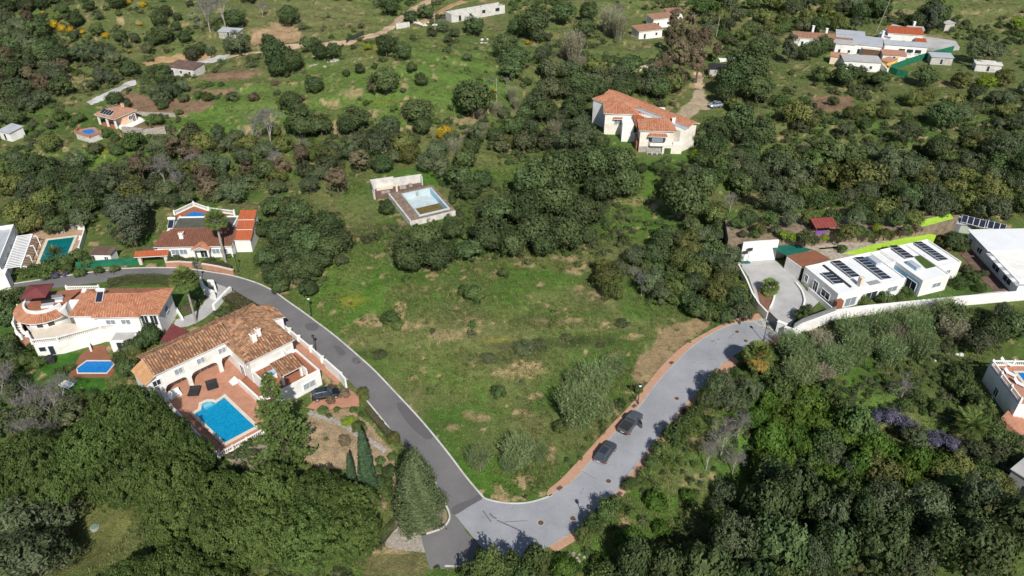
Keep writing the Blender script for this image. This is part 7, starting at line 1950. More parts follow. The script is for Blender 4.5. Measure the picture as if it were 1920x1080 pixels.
fill([(290, 265), (340, 250), (430, 240), (480, 260), (560, 290), (640, 280), (690, 260), (690, 310), (640, 340), (560, 350), (480, 360), (330, 380), (250, 380), (210, 350), (250, 320)], [('scrub', 3), ('brown', 2), ('olive', 3), ('ygreen', 1), ('carob', 1)], (34, 58), .62, 3, 500)
fill([(0, 290), (240, 340), (270, 380), (260, 420), (200, 400), (120, 420), (60, 425), (0, 395)], [('carob', 3), ('bush', 2), ('olive', 2), ('ygreen', 1), ('bare', 1)], (40, 62), .6, 4, 300)
# ---- far slope, middle
many('carob', [(730, 10, 38), (720, 22, 0.01), (770, 30, 30), (800, 22, 36), (725, 84, 46), (755, 95, 36), (890, 48, 44), (722, 150, 56), (790, 148, 28), (665, 222, 60), (650, 235, 40), (785, 208, 66), (790, 235, 40), (888, 184, 82), (948, 84, 52), (968, 112, 56), (958, 130, 46), (1000, 42, 70), (970, 50, 44), (1058, 26, 48), (1105, 20, 42), (1098, 52, 46), (1085, 48, 36), (775, 260, 30), (675, 128, 22), (790, 140, 20), (772, 128, 24)][:1] + [(770, 30, 30), (800, 22, 36), (725, 84, 46), (755, 95, 36), (890, 48, 44), (722, 150, 56), (790, 148, 28), (665, 222, 60), (650, 235, 40), (785, 208, 66), (790, 235, 40), (888, 184, 82), (948, 84, 52), (968, 112, 56), (958, 130, 46), (1000, 42, 70), (970, 50, 44), (1058, 26, 48), (1105, 20, 42), (1098, 52, 46), (775, 260, 30), (675, 128, 22), (772, 128, 24)])
many('olive', [(1020, 100, 42), (1008, 66, 30), (730, 235, 44), (830, 50, 26), (945, 210, 30), (960, 235, 26)])
many('scrub', [(852, 62, 28), (840, 75, 20), (680, 262, 40), (700, 255, 30), (740, 255, 34), (1025, 70, 26)])
many('gorse', [(835, 250, 37), (928, 170, 10), (990, 80, 12)])
many('plume', [(1143, 50, 60), (1160, 62, 44), (1075, 105, 60), (960, 185, 30), (968, 200, 26)])
many('bare', [(920, 150, 22), (1160, 20, 40), (830, 40, 22), (950, 150, 20)])
for q in [(1262, 70, 40), (1290, 60, 48), (1322, 75, 40), (1275, 105, 50), (1310, 115, 46), (1248, 120, 36), (1258, 155, 22), (1280, 150, 24), (1300, 90, 44), (1345, 95, 26), (1268, 40, 36), (1232, 130, 30)]: plant('brown', *q, 1.5)
many('bush', [(1055, 135, 40), (1240, 110, 30), (1012, 175, 36), (1085, 60, 0.01)][:-1])
fill([(1020, 125), (1110, 110), (1180, 120), (1290, 150), (1260, 175), (1190, 165), (1120, 175), (1105, 215), (1110, 260), (1010, 275), (930, 285), (870, 300), (830, 330), (795, 320), (690, 315), (650, 300), (645, 270), (700, 262), (800, 268), (900, 245), (960, 222), (1000, 175)], [('olive', 5), ('scrub', 3), ('carob', 3), ('drycane', 1), ('ygreen', 1)], (36, 56), .55, 5, 900)
fill([(1105, 165), (1200, 150), (1270, 160), (1290, 175), (1200, 175), (1120, 190)], [('olive', 2), ('carob', 2)], (36, 50), .6, 6, 120)
many('drycane', [(900, 215, 30), (930, 205, 34), (905, 240, 30), (880, 248, 24), (860, 260, 26), (1060, 100, 36), (1090, 115, 30)])
# ---- the wood in the middle and left of the plot
many('carob', [(1000, 335, 86), (1052, 318, 84), (1108, 308, 84), (1160, 305, 76), (1176, 342, 66), (1128, 352, 70), (980, 388, 80), (1042, 372, 88), (1092, 396, 76), (1004, 430, 86), (1062, 436, 76), (932, 398, 66), (918, 440, 84), (880, 355, 52), (862, 332, 56), (905, 335, 44), (795, 452, 74), (768, 478, 76), (820, 478, 70), (850, 430, 48), (880, 470, 56), (960, 460, 56), (725, 388, 36), (1020, 460, 50), (1100, 440, 40),
             (1290, 372, 96), (1262, 345, 60), (1320, 345, 60), (1335, 275, 54)])
many('bush', [(915, 455, 30), (870, 442, 26), (945, 512, 26), (890, 552, 46), (870, 545, 26), (732, 596, 40), (745, 610, 24), (935, 735, 32), (1170, 450, 24), (1050, 800, 34), (1062, 778, 30), (1360, 575, 42), (1196, 730, 22)])
many('carob', [(545, 425, 60), (590, 440, 60), (560, 480, 60), (530, 470, 56), (515, 515, 50), (580, 505, 56), (620, 465, 56), (545, 390, 50), (512, 388, 50), (560, 400, 58), (612, 420, 62), (640, 452, 54), (525, 436, 60), (575, 452, 66), (500, 482, 48), (548, 502, 62), (600, 486, 52), (525, 535, 40), (578, 540, 42), (490, 430, 40)])
many('scrub', [(545, 450, 40), (600, 455, 34), (560, 525, 36), (580, 515, 34), (505, 395, 30), (500, 505, 30), (640, 490, 30), (1250, 300, 24)])
many('olive', [(1195, 478, 54), (1160, 505, 40), (1372, 478, 46), (1365, 505, 44), (1345, 445, 36), (1212, 515, 36)])
many('bare', [(1205, 530, 44), (1190, 512, 34), (1372, 375, 40), (705, 600, 0.01)][:-1])
many('ygreen', [(1142, 520, 62), (1150, 545, 44), (1345, 405, 48), (1130, 500, 40)])
fill([(1225, 455), (1330, 390), (1368, 440), (1380, 520), (1408, 585), (1345, 598), (1285, 572), (1205, 545)], [('carob', 3), ('bush', 3), ('olive', 2), ('ygreen', 2)], (36, 62), .5, 7, 300)
many('cane', [(1085, 765, 110), (1115, 715, 90), (1150, 690, 60), (1080, 715, 60), (1130, 770, 60), (897, 862, 62), (972, 850, 84), (955, 870, 50), (1010, 850, 50)])
many('scrub', [(985, 652, 50, .4), (1010, 644, 34, .35), (1062, 632, 28, .4), (915, 671, 34, .35), (712, 664, 30, .5), (1125, 648, 20, .4), (1168, 607, 34, .4)])
many('lime', [(655, 790, 34, .5), (1305, 292, 26), (690, 88, 18)])
# ---- right of the orange roofed house up to the compound
many('carob', [(1400, 128, 84), (1425, 95, 64), (1372, 150, 60), (1420, 165, 60), (1360, 175, 44), (1530, 90, 40), (1512, 96, 36), (1545, 82, 36), (1585, 140, 48), (1610, 135, 34), (1735, 142, 48), (1650, 148, 36), (1345, 245, 62), (1318, 255, 44), (1385, 225, 64), (1425, 250, 66), (1405, 275, 50), (1770, 214, 62), (1560, 285, 60), (1760, 278, 54), (1750, 25, 66), (1720, 40, 40), (1650, 12, 50), (1615, 22, 40)])
many('darkfir', [(1750, 32, 44)])
many('olive', [(1700, 250, 48), (1585, 242, 30), (1460, 312, 70), (1500, 332, 72), (1395, 255, 44), (1840, 95, 60), (1870, 100, 50), (1640, 290, 52), (1330, 210, 0.01)][:-1])
many('ygreen', [(1497, 212, 56), (1520, 225, 36), (1595, 212, 30), (1627, 208, 34), (1658, 210, 34), (1730, 180, 42), (1712, 185, 34), (1790, 195, 42), (1815, 205, 30), (1840, 265, 46), (1870, 285, 30), (1620, 330, 86), (1590, 345, 50), (1380, 195, 34), (1822, 270, 36)])
many('lime', [(1852, 155, 38), (1908, 45, 30), (1845, 148, 20), (1780, 298, 26)])
many('bush', [(1540, 142, 40), (1700, 215, 22), (1672, 276, 26), (1550, 75, 24), (1800, 300, 30)])
fill([(1290, -10), (1470, -10), (1640, 10), (1620, 45), (1520, 60), (1480, 70), (1380, 80), (1345, 70), (1300, 40)], [('olive', 2), ('bush', 2), ('ygreen', 2), ('carob', 1), ('scrub', 2), ('plume', 1)], (28, 46), .7, 8, 240)
fill([(1430, 300), (1560, 290), (1640, 280), (1760, 300), (1930, 260), (1930, 405), (1800, 395), (1600, 400), (1470, 400), (1400, 380), (1380, 340)], [('olive', 4), ('carob', 4), ('ygreen', 2), ('bush', 2)], (44, 72), .62, 9, 500)
fill([(1790, 130), (1930, 150), (1930, 250), (1850, 230), (1800, 180)], [('olive', 2), ('scrub', 2), ('ygreen', 1)], (26, 42), .95, 10, 120)
fill([(1340, 270), (1420, 290), (1400, 340), (1340, 330), (1290, 330)], [('olive', 2), ('bush', 2), ('carob', 1)], (34, 50), .6, 11, 100)
fill([(1180, 300), (1290, 312), (1340, 330), (1300, 335), (1210, 325)], [('bush', 2), ('ygreen', 1), ('carob', 1)], (24, 36), .6, 12, 80)
fill([(1110, 255), (1190, 262), (1195, 300), (1130, 290)], [('carob', 1), ('bush', 1)], (34, 46), .6, 13, 60)
fill([(480, 120), (640, 120), (640, 30), (900, 60), (1000, 150), (1000, 210), (860, 240), (690, 240), (640, 200), (560, 150)], [('bush', 2), ('scrub', 2), ('carob', 1)], (12, 30), 3.4, 14, 300)
fill([(110, -5), (480, -5), (480, 120), (250, 120), (120, 90)], [('scrub', 3), ('olive', 1), ('bush', 1), ('carob', 1)], (14, 40), 2.7, 15, 300)
fill([(1450, 180), (1930, 170), (1930, 300), (1500, 300)], [('scrub', 2), ('bush', 2), ('olive', 1)], (16, 44), 1.7, 16, 200)
# ---- terraces above the modern house
for a, b, w_, k in ((1512, 447, 40, 'bush'), (1470, 442, 26, 'lime'), (1486, 446, 22, 'lime'), (1545, 446, 20, 'lime'), (1425, 428, 30, 'ygreen'), (1590, 434, 38, 'ygreen'), (1610, 432, 30, 'bush'), (1660, 438, 26, 'ygreen'), (1690, 436, 22, 'redbrown'), (1720, 428, 22, 'redbrown'), (1630, 440, 20, 'bush'), (1790, 452, 44, 'carob'), (1766, 452, 30, 'ygreen'), (1805, 465, 26, 'bush'), (1385, 420, 34, 'bush'), (1400, 408, 40, 'carob'), (1445, 410, 40, 'bush'), (1480, 408, 38, 'olive'), (1520, 406, 40, 'ygreen'), (1560, 408, 44, 'bush'), (1605, 410, 44, 'olive'), (1640, 412, 36, 'bush'), (1680, 408, 40, 'carob'), (1715, 408, 36, 'ygreen'), (1455, 432, 26, 'scrub'), (1395, 440, 22, 'scrub'), (1575, 440, 24, 'bush'), (1645, 428, 22, 'lime'), (1415, 440, 22, 'bush'), (1700, 430, 24, 'bush'), (1578, 466, 22, 'bush'), (1660, 470, 20, 'bush')):
    zt_ = 4.3 if b < 449 and a < 1740 else (2.0 if a < 1740 else .05)
    x, y = P(a, b, zt_ + .8); s_ = proj(x, y, zt_)[2]; r = w_ / 2 / s_
    x, y = P(a, b, zt_ + PROTO[k][0][2] * r); put(k, x, y, zt_ - .02, r, px=(a, b, w_))
# ---- garden of the modern house
many('bush', [(1505, 592, 40), (1660, 560, 34), (1700, 548, 30), (1690, 560, 24), (1800, 530, 36), (1825, 520, 30), (1838, 540, 26), (1620, 562, 28), (1400, 536, 20)])
many('scrub', [(1515, 580, 22), (1845, 512, 22), (1815, 505, 24)])
# ---- lower right
fill([(1480, 650), (1520, 625), (1600, 605), (1700, 592), (1780, 585), (1800, 620), (1740, 650), (1640, 670), (1560, 700), (1500, 730), (1480, 700)], [('cane', 5), ('drycane', 3)], (60, 90), .50, 17, 300)
many('carob', [(1785, 592, 60), (1900, 612, 70), (1862, 622, 60)])
many('olive', [(1840, 640, 60), (1880, 590, 50), (1350, 720, 70), (1375, 750, 60), (1330, 750, 50), (1410, 730, 50)])
many('drycane', [(1530, 655, 0.01)][:-1])
many('bush', [(1802, 700, 50), (1790, 720, 40), (1815, 735, 60), (1840, 765, 56), (1855, 795, 60), (1870, 820, 54), (1830, 790, 40), (1905, 765, 34), (1895, 825, 40), (1430, 690, 50), (1460, 700, 40), (1550, 730, 50), (1580, 760, 40), (1720, 745, 40), (1760, 760, 36), (1700, 760, 34)])
many('bare', [(1360, 815, 90), (1330, 850, 60), (1390, 790, 60), (1700, 720, 50), (1380, 860, 60)])
many('wisteria', [(1648, 782, 40), (1672, 784, 46), (1698, 796, 46), (1758, 824, 44), (1782, 834, 44), (1800, 845, 30)])
many('olive', [(1718, 820, 60), (1560, 850, 60), (1600, 880, 60)])
fill([(1420, 720), (1480, 730), (1560, 760), (1640, 800), (1660, 850), (1780, 870), (1760, 930), (1560, 930), (1440, 900), (1400, 850)], [('vivid', 6), ('bush', 2), ('ygreen', 1)], (46, 80), .6, 18, 400, (1.0, 1.6))
fill([(1780, 850), (1920, 830), (1930, 930), (1800, 960), (1740, 930)], [('ygreen', 1), ('scrub', 2), ('bush', 1)], (40, 60), .6, 19, 100)
fill([(1440, 890), (1600, 920), (1760, 950), (1930, 920), (1930, 1000), (1880, 1000), (1850, 1040), (1720, 1060), (1580, 1050), (1480, 1080), (1380, 1100), (1300, 1095), (1330, 1040), (1420, 990)], [('olive', 4), ('carob', 4), ('bush', 1)], (70, 115), .66, 20, 400, (1.2, 1.9))
fill([(1100, 1085), (1200, 1040), (1280, 1020), (1300, 1090), (1180, 1110)], [('bush', 2), ('olive', 1), ('vivid', 1)], (50, 80), .6, 21, 80)
many('carob', [(1190, 1050, 70, 2.0), (1250, 1070, 80, 1.6), (1450, 900, 60)])
many('olive', [(1360, 925, 54), (1345, 950, 44), (1400, 1000, 80)])
many('ygreen', [(1365, 1050, 50)])
fill([(860, 1085), (900, 1040), (960, 1015), (1015, 1015), (1030, 1040), (1010, 1090)], [('bush', 4), ('scrub', 1)], (46, 64), .5, 22, 120, (1.7, 2.2))
many('bush', [(1135, 962, 50, 1.6), (1112, 984, 40, 1.8), (1152, 946, 36, 1.8), (1092, 1003, 34, 1.8), (1185, 905, 26), (1175, 912, 24), (1262, 815, 46, 1.6), (1288, 795, 40, 1.5), (1240, 845, 40, 1.5), (1222, 868, 34, 1.4), (1302, 776, 38, 1.4), (1322, 752, 40, 1.8), (1342, 730, 40, 2.0)])
many('vivid', [(1230, 940, 50), (1290, 930, 40), (1180, 1010, 60), (1240, 990, 44), (1130, 1060, 60), (1060, 1065, 60)])
# ---- lower left: umbrella pines
def pine(cx, cy, w_, label, sz=1.0, kind='pine', hh=9.5):
    r = 5.5
    for k in range(3): x, y, z = G(cx, cy, 1.25 * r); r = w_ / 2 / proj(x, y, z + 1.25 * r)[2]
    return put('pine', x, y, z, r * .96, PRG.uniform(1.3, 1.65), label, px=(cx, cy, w_))
for a in ((235, 782, 150, 'umbrella pine nearest the small blue pool lawn'), (178, 838, 150, 'umbrella pine beside the bare grey thicket'), (296, 828, 145, 'umbrella pine below the white corner sofa'), (352, 862, 115, 'umbrella pine touching the left edge of the azure pool terrace'), (245, 890, 160, 'umbrella pine at the upper end of the dry lawn clearing'), (322, 912, 140, 'umbrella pine right of the upper end of the dry lawn'),
          (60, 868, 150, 'umbrella pine at the left edge of the picture'), (112, 905, 120, 'umbrella pine between the left edge and the dry lawn'), (10, 900, 120, 'umbrella pine cut by the left edge'), (335, 965, 150, 'umbrella pine on the right border of the dry lawn'), (415, 930, 130, 'umbrella pine below the corner of the white balustrade'), (400, 995, 150, 'umbrella pine in the lower middle of the pines'), (500, 932, 150, 'umbrella pine below the slate patio'), (482, 1000, 160, 'umbrella pine second row below the slate patio'),
          (590, 930, 150, 'umbrella pine below the tall tiered conifer'), (572, 1002, 160, 'umbrella pine second row below the tall tiered conifer'), (655, 945, 120, 'umbrella pine left of the slender cypress'), (660, 1005, 125, 'umbrella pine next to the dark double iron gate'), (330, 1085, 150, 'umbrella pine cut by the bottom edge'), (245, 1090, 120, 'leftmost umbrella pine cut by the bottom edge'), (400, 1095, 120, 'rightmost umbrella pine cut by the bottom edge')):
    pine(*a)
for a in ((50, 985, 130, 'dark pine at the left edge next to the dry lawn'), (112, 968, 110, 'dark pine overhanging the left side of the dry lawn'), (40, 1050, 150, 'dark pine in the bottom left corner'), (100, 1035, 90, 'dark pine beside the lower end of the dry lawn')):
    plant('olive', *a[:3], label=a[3], cat_='tree', name='dark_pine_tree')
fill([(0, 700), (60, 700), (110, 720), (160, 760), (120, 800), (60, 830), (0, 840)], [('bare', 1), ('scrub', 1)], (60, 90), .45, 23, 140)
many('bush', [(110, 700, 30), (130, 690, 24), (140, 745, 40), (170, 740, 30), (60, 650, 26), (20, 640, 40), (40, 675, 44), (70, 680, 36), (15, 690, 50), (230, 690, 30), (225, 670, 34)])
many('carob', [(15, 590, 60), (-5, 575, 60), (45, 560, 46), (10, 660, 60), (280, 628, 48), (265, 640, 40), (245, 655, 44), (235, 690, 40), (25, 720, 50)])
many('ygreen', [(300, 625, 24), (255, 665, 36), (738, 822, 26)])
# brown flower beds of the villa
many('bush', [(605, 770, 24), (632, 768, 16), (662, 768, 15), (677, 777, 15), (672, 800, 30), (678, 805, 22), (617, 780, 14), (682, 828, 20), (714, 864, 22), (735, 856, 20), (708, 880, 20), (730, 885, 32), (715, 910, 46), (720, 925, 36)])
many('redbrown', [(645, 738, 26), (620, 750, 20), (646, 826, 26), (622, 728, 20)])
many('ygreen', [(680, 735, 26), (683, 745, 20)])
many('bush', [(128, 502, 26), (65, 508, 34), (95, 500, 40), (120, 490, 40), (145, 480, 34), (165, 490, 34), (85, 515, 30), (430, 480, 12), (415, 495, 16), (395, 488, 18), (360, 490, 22), (330, 486, 24), (150, 512, 24), (185, 508, 20), (215, 505, 20), (48, 516, 24)])
many('wisteria', [(85, 520, 16), (102, 517, 18), (120, 514, 14)])
# lone tall conifers
def spire(kind, px, py, h, name, label, sx=1.0):
    x, y, z = G(px, py)
    tm, cm, zc = PROTO[kind][0]
    t = thing(name, label, 'tree', (x, y, z), .4, None, (h * sx, h * sx, h))
    fin(bpy.data.objects.new('trunk', tm), t); fin(bpy.data.objects.new('crown', cm), t)
spire('conifer', 787, 965, 12.2, 'conical_conifer', 'large dense grey-green conical conifer at the road junction')
spire('cypress', 694, 925, 12.5, 'slender_cypress', 'slender spire-shaped cypress between the pines and the brown beds')
spire('cypress', 663, 915, 7.0, 'slender_cypress', 'smaller cypress tip left of the slender spire')
spire('norfolk', 540, 872, 18.5, 'tiered_conifer', 'tall tiered conifer with bare trunk right of the azure pool')

# ------------------------------------------------------------------ palms (trunk, each frond a part)
def frond_mesh(mat, L=1.0, fan=True, seed=0):
    rs = random.Random(seed); m = MB()
    if fan:
        st = L * .5
        m.add([(0, -.02, 0), (st, -.015, .06), (st, .015, .06), (0, .02, 0)], [[0, 1, 2, 3]], .3)
        for k in range(13):
            a = rad(-80 + 160 * k / 12)
            l = L * .55 * rs.uniform(.85, 1.05); d = (math.cos(a), math.sin(a)); n_ = (-d[1] * .045, d[0] * .045)
            e = (st + d[0] * l * .7, d[1] * l * .7, .10); f = (st + d[0] * l, d[1] * l, .0)
            m.add([(st, 0, .06), (e[0] - n_[0], e[1] - n_[1], e[2]), (f[0], f[1], f[2]), (e[0] + n_[0], e[1] + n_[1], e[2])], [[0, 1, 2, 3]], rs.random())
    else:
        N_ = 14
        for k in range(N_):
            s0, s1 = k / N_, (k + 1) / N_
            def pt(s_): return (L * s_, 0, .45 * s_ - .75 * s_ ** 2.2)
            p, q = pt(s0), pt(s1)
            m.add([(p[0], -.012, p[2]), (q[0], -.01, q[2]), (q[0], .01, q[2]), (p[0], .012, p[2])], [[0, 1, 2, 3]], .3)
            if k > 1:
                ll = .30 * math.sin(math.pi * min(1, .15 + s0 * .9)) + .05
                for sg in (-1, 1): m.add([(p[0], 0, p[2]), (p[0] + ll * .35, sg * ll * .5, p[2] - .01), (p[0] + ll * .6, sg * ll, p[2] - ll * .35), (p[0] + ll * .15, sg * ll * .55, p[2] - .03)], [[0, 1, 2, 3]], rs.random())
    return m.mesh('frond', MT[mat])
FR_FAN, FR_FEA, FR_DRY = [frond_mesh('lf_palm', 1, True, k) for k in range(2)], [frond_mesh('lf_palm', 1, False, k) for k in range(2)], [frond_mesh('lf_palmdry', 1, True, 5)]
def palm(label, px, py, h, L, fan=True, n=34, tr=.2, dry=0.0, mat='palebark'):
    x, y, z = G(px, py)
    t = thing('palm_tree', label, 'palm', (x, y, z), PRG.uniform(0, 6))
    m = MB(); K = 6
    bend = PRG.uniform(-.3, .3)
    for k in range(K):
        f0, f1 = k / K, (k + 1) / K
        m.tube((bend * f0 ** 2, 0, h * f0 - (.3 if k == 0 else 0)), (bend * f1 ** 2, 0, h * f1), tr * (1.25 - .45 * f0), tr * (1.2 - .45 * f1), 8, caps=False)
    m.lathe([(tr * .8, -.3), (tr * 1.6, 0), (tr * .6, .3)], 8, (bend, 0, h))
    m.build('trunk', MT[mat], t)
    for k in range(n):
        el = rad(70 - 115 * (k / n) ** 1.1 + PRG.uniform(-8, 8))
        isdry = PRG.random() < dry * (k / n) * 2
        o = bpy.data.objects.new('frond', PRG.choice(FR_DRY if isdry else (FR_FAN if fan else FR_FEA)))
        o.location = (bend, 0, h + .05)
        o.rotation_euler = (PRG.uniform(-.3, .3), -el if fan else -el * .75, k * 2.4)
        s_ = L * PRG.uniform(.85, 1.1); o.scale = (s_, s_, s_)
        fin(o, t)
palm('tall fan palm with slender pale trunk beside the driveway between the villas', 368, 604, 9.0, 2.6, True, 42, .18)
palm('tall fan palm in front of the brown roofed bungalow', 423, 492, 9.5, 2.4, True, 40, .24)
palm('short fan palm in the bed on the pale concrete driveway', 1441, 552, 1.3, 1.9, True, 34, .25)
palm('stout palm with some orange drying fronds beside the turning place', 1412, 702, 4.0, 2.6, True, 48, .42, .4, 'bark')
palm('feathery palm in the shade left of the balustraded house', 1815, 815, 2.0, 3.2, False, 34, .35, 0, 'bark')
palm('small palm right of the pavement opposite the pickup truck', 1300, 812, .9, 1.8, True, 30, .2)
palm('small palm right of the pavement opposite the hatchback', 1262, 870, .9, 1.9, False, 30, .2)
palm('small palm on the grass below the right pavement', 1216, 905, .8, 1.7, False, 28, .2)
palm('palm tree behind the whitewashed compound, left one', 1538, 58, 3.5, 2.4, True, 28, .3)
palm('palm tree behind the whitewashed compound, right one', 1556, 54, 4.0, 2.6, True, 28, .3, .4)
palm('small palm at the bottom edge among the dark trees', 1340, 1085, 2.0, 2.6, False, 30, .3)
palm('spiky palm below the bare tree on the right slope', 1345, 980, 1.2, 2.2, False, 28, .2)
def agave(label, px, py, r=1.0, mat='lf_agave', n=26):
    x, y, z = G(px, py)
    t = thing('spiky_plant', label, 'plant', (x, y, z + .1), PRG.uniform(0, 6))
    m = MB()
    for k in range(n):
        a, e = k * 2.4, rad(80 - 70 * k / n); d = Vector((math.cos(a) * math.cos(e), math.sin(a) * math.cos(e), math.sin(e))) * r; s_ = Vector((-math.sin(a), math.cos(a), 0)) * .07 * r
        m.add([tuple(-s_), tuple(d * .5 + s_ * -1.2), tuple(d), tuple(d * .5 + s_ * 1.2)], [[0, 1, 2, 3]], PRG.random())
    m.build('leaves', MT[mat], t)
for lb, a, b, r, mt_ in (('dark red spiky plant opposite the pickup on the right pavement edge', 1248, 818, 1.2, 'lf_agave'), ('dark red spiky plant below the lamp on the right pavement edge', 1230, 842, 1.2, 'lf_agave'), ('dark red spiky plant farthest up the right pavement edge', 1282, 775, 1.1, 'lf_agave'), ('dark red spiky plant near the drain on the right pavement', 1172, 905, 1.0, 'lf_agave'), ('blue-grey agave on the brown bed of the villa', 612, 826, .7, 'lf_conifer'), ('tall yellow cactus clump at the front of the green pool', 103, 478, 2.4, 'lf_ygreen'), ('cactus at the far edge of the green pool', 92, 434, 1.2, 'lf_ygreen')):
    agave(lb, a, b, r, mt_)
# ------------------------------------------------------------------ clipped hedges
def hedge(label, pts, wid, h, mat='lf_hedge', seed=1, dens=70):
    rs = np.random.RandomState(seed)
    w3 = [G(a, b) for a, b in pts]
    x0, y0, z0 = w3[0]
    Vs, Ts = [], []
    for p, q in zip(w3[:-1], w3[1:]):
        L = math.hypot(q[0] - p[0], q[1] - p[1]); n = int(L * (wid + 2 * h) * dens)
        d = np.array([(q[0] - p[0]) / L, (q[1] - p[1]) / L, 0]); sd = np.array([-d[1], d[0], 0])
        s_ = rs.uniform(0, L, n); c = rs.uniform(0, wid + 2 * h, n)
        side = np.where(c < h, -wid / 2, np.where(c < h + wid, c - h - wid / 2, wid / 2)); zz_ = np.where(c < h, c, np.where(c < h + wid, h, wid + 2 * h - c))
        Nn = np.where((c < h)[:, None], -sd, np.where((c < h + wid)[:, None], np.array([0, 0, 1.]), sd))
        bump = (vnoise(s_ + p[0], side * 3 + zz_ * 3, 1.2, seed) - .5) * .45
        C = np.array([p[0] - x0, p[1] - y0, p[2] - z0]) + d * s_[:, None] + sd * side[:, None] + np.stack([0 * s_, 0 * s_, zz_], 1) + Nn * bump[:, None]
        Vs.append(cards(C, unit(Nn + rs.randn(n, 3) * .5), .12 * rs.uniform(.6, 1.3, n), rs, .6)); Ts.append(np.clip(rs.rand(n) * .6 + bump + .25, 0, 1))
    t = thing('hedge', label, 'hedge', (x0, y0, z0))
    fin(bpy.data.objects.new('foliage', quads_mesh('foliage', np.concatenate(Vs), np.concatenate(Ts), MT[mat])), t)
    m = MB()
    for p, q in zip(w3[:-1], w3[1:]): m.obox((p[0] - x0, p[1] - y0), (q[0] - x0, q[1] - y0), wid * .7, -.2, h * .85)
    m.build('branches', MT['bark'], t)
hedge('clipped green hedge along the road behind the curved terrace villa', [(205, 537), (250, 530), (295, 529), (330, 533)], 1.6, 1.5, 'lf_bush', 1)
hedge('brown-green clipped hedge between the driveway and the road', [(430, 560), (455, 574), (480, 590), (502, 606)], 2.6, 1.2, 'lf_hedge', 2)
hedge('low dark hedge in front of the bungalow left of its gate', [(316, 497), (338, 496), (358, 498)], 1.0, 1.3, 'lf_hedge', 3)
hedge('low dark hedge in front of the bungalow right of its gate', [(386, 497), (410, 503), (432, 509)], 1.0, 1.3, 'lf_hedge', 4)
hedge('low green hedge strip between the grey road and the brown beds', [(688, 768), (705, 790), (728, 815), (738, 828)], 1.0, .7, 'lf_hedge', 5)
hedge('dark hedge behind the left edge of the road above the lawn', [(0, 566), (30, 560), (58, 556)], 2.0, 2.0, 'lf_bush', 6)
hedge('round clipped green island bed inside the driveway loop', [(350, 585), (362, 575), (366, 565)], 3.0, 1.2, 'lf_bush', 7)

# ------------------------------------------------------------------ undergrowth nobody could count: instanced tufts and bushlets
def scatter(name, proto_me, pts, label, cat_='undergrowth'):
    n = len(pts)
    pm = bpy.data.meshes.new(name)
    pm.vertices.add(n); pm.vertices.foreach_set('co', np.ascontiguousarray(pts[:, :3], dtype=np.float32).reshape(-1))
    a = pm.attributes.new('rotz', 'FLOAT', 'POINT'); a.data.foreach_set('value', np.ascontiguousarray(pts[:, 3], dtype=np.float32))
    a = pm.attributes.new('siz', 'FLOAT', 'POINT'); a.data.foreach_set('value', np.ascontiguousarray(pts[:, 4], dtype=np.float32))
    o = bpy.data.objects.new(name, pm)
    fin(o, None, label, cat_, None, 'stuff')
    po = bpy.data.objects.new(name + '_piece', proto_me)
    ng = bpy.data.node_groups.new(name, 'GeometryNodeTree')
    ng.interface.new_socket('Geometry', in_out='INPUT', socket_type='NodeSocketGeometry')
    ng.interface.new_socket('Geometry', in_out='OUTPUT', socket_type='NodeSocketGeometry')
    gi, go = ng.nodes.new('NodeGroupInput'), ng.nodes.new('NodeGroupOutput')
    ip = ng.nodes.new('GeometryNodeInstanceOnPoints'); oi = ng.nodes.new('GeometryNodeObjectInfo'); oi.inputs['Object'].default_value = po
    def att(nm):
        q = ng.nodes.new('GeometryNodeInputNamedAttribute'); q.data_type = 'FLOAT'; q.inputs['Name'].default_value = nm; return q.outputs['Attribute']
    cx = ng.nodes.new('ShaderNodeCombineXYZ'); ng.links.new(att('rotz'), cx.inputs['Z'])
    e2r = ng.nodes.new('FunctionNodeEulerToRotation'); ng.links.new(cx.outputs[0], e2r.inputs[0])
    ng.links.new(gi.outputs[0], ip.inputs['Points']); ng.links.new(oi.outputs['Geometry'], ip.inputs['Instance'])
    ng.links.new(e2r.outputs[0], ip.inputs['Rotation']); ng.links.new(att('siz'), ip.inputs['Scale'])
    ng.links.new(ip.outputs[0], go.inputs[0])
    md = o.modifiers.new('scatter', 'NODES'); md.node_group = ng
    return o
rs = np.random.RandomState(42)
def sample(n, fdens):
    """points over the ground in view; fdens(px,py,x,y) gives the chance of keeping"""
    y = 55 + (360 - 55) * rs.rand(n) ** 1.3
    x = (rs.rand(n) * 2 - 1) * (.70 * y + 12)
    z = np.array([hz(a, b) for a, b in zip(x, y)])
    dp = y * _cp - (z - CAM_H) * _sp
    px = 960 + FPX * x / dp; py = 540 - FPX * (y * _sp + (z - CAM_H) * _cp) / dp
    keep = (px > -60) & (px < 1980) & (py > -40) & (py < 1120)
    for h in HARD: keep &= ~inpoly(px, py, h)
    for h in ROADPG: keep &= ~inpoly(x, y, h)
    keep &= road_dist(x, y) > .9
    for q in TRACKS[::2]: keep &= (x - q[0]) ** 2 + (y - q[1]) ** 2 > 7
    keep &= rs.rand(n) < fdens(px, py, x, y)
    for c, pg in FIELDS: keep &= ~(inpoly(px, py, pg) & (rs.rand(n) < .93))
    return x[keep], y[keep], z[keep], px[keep], py[keep]
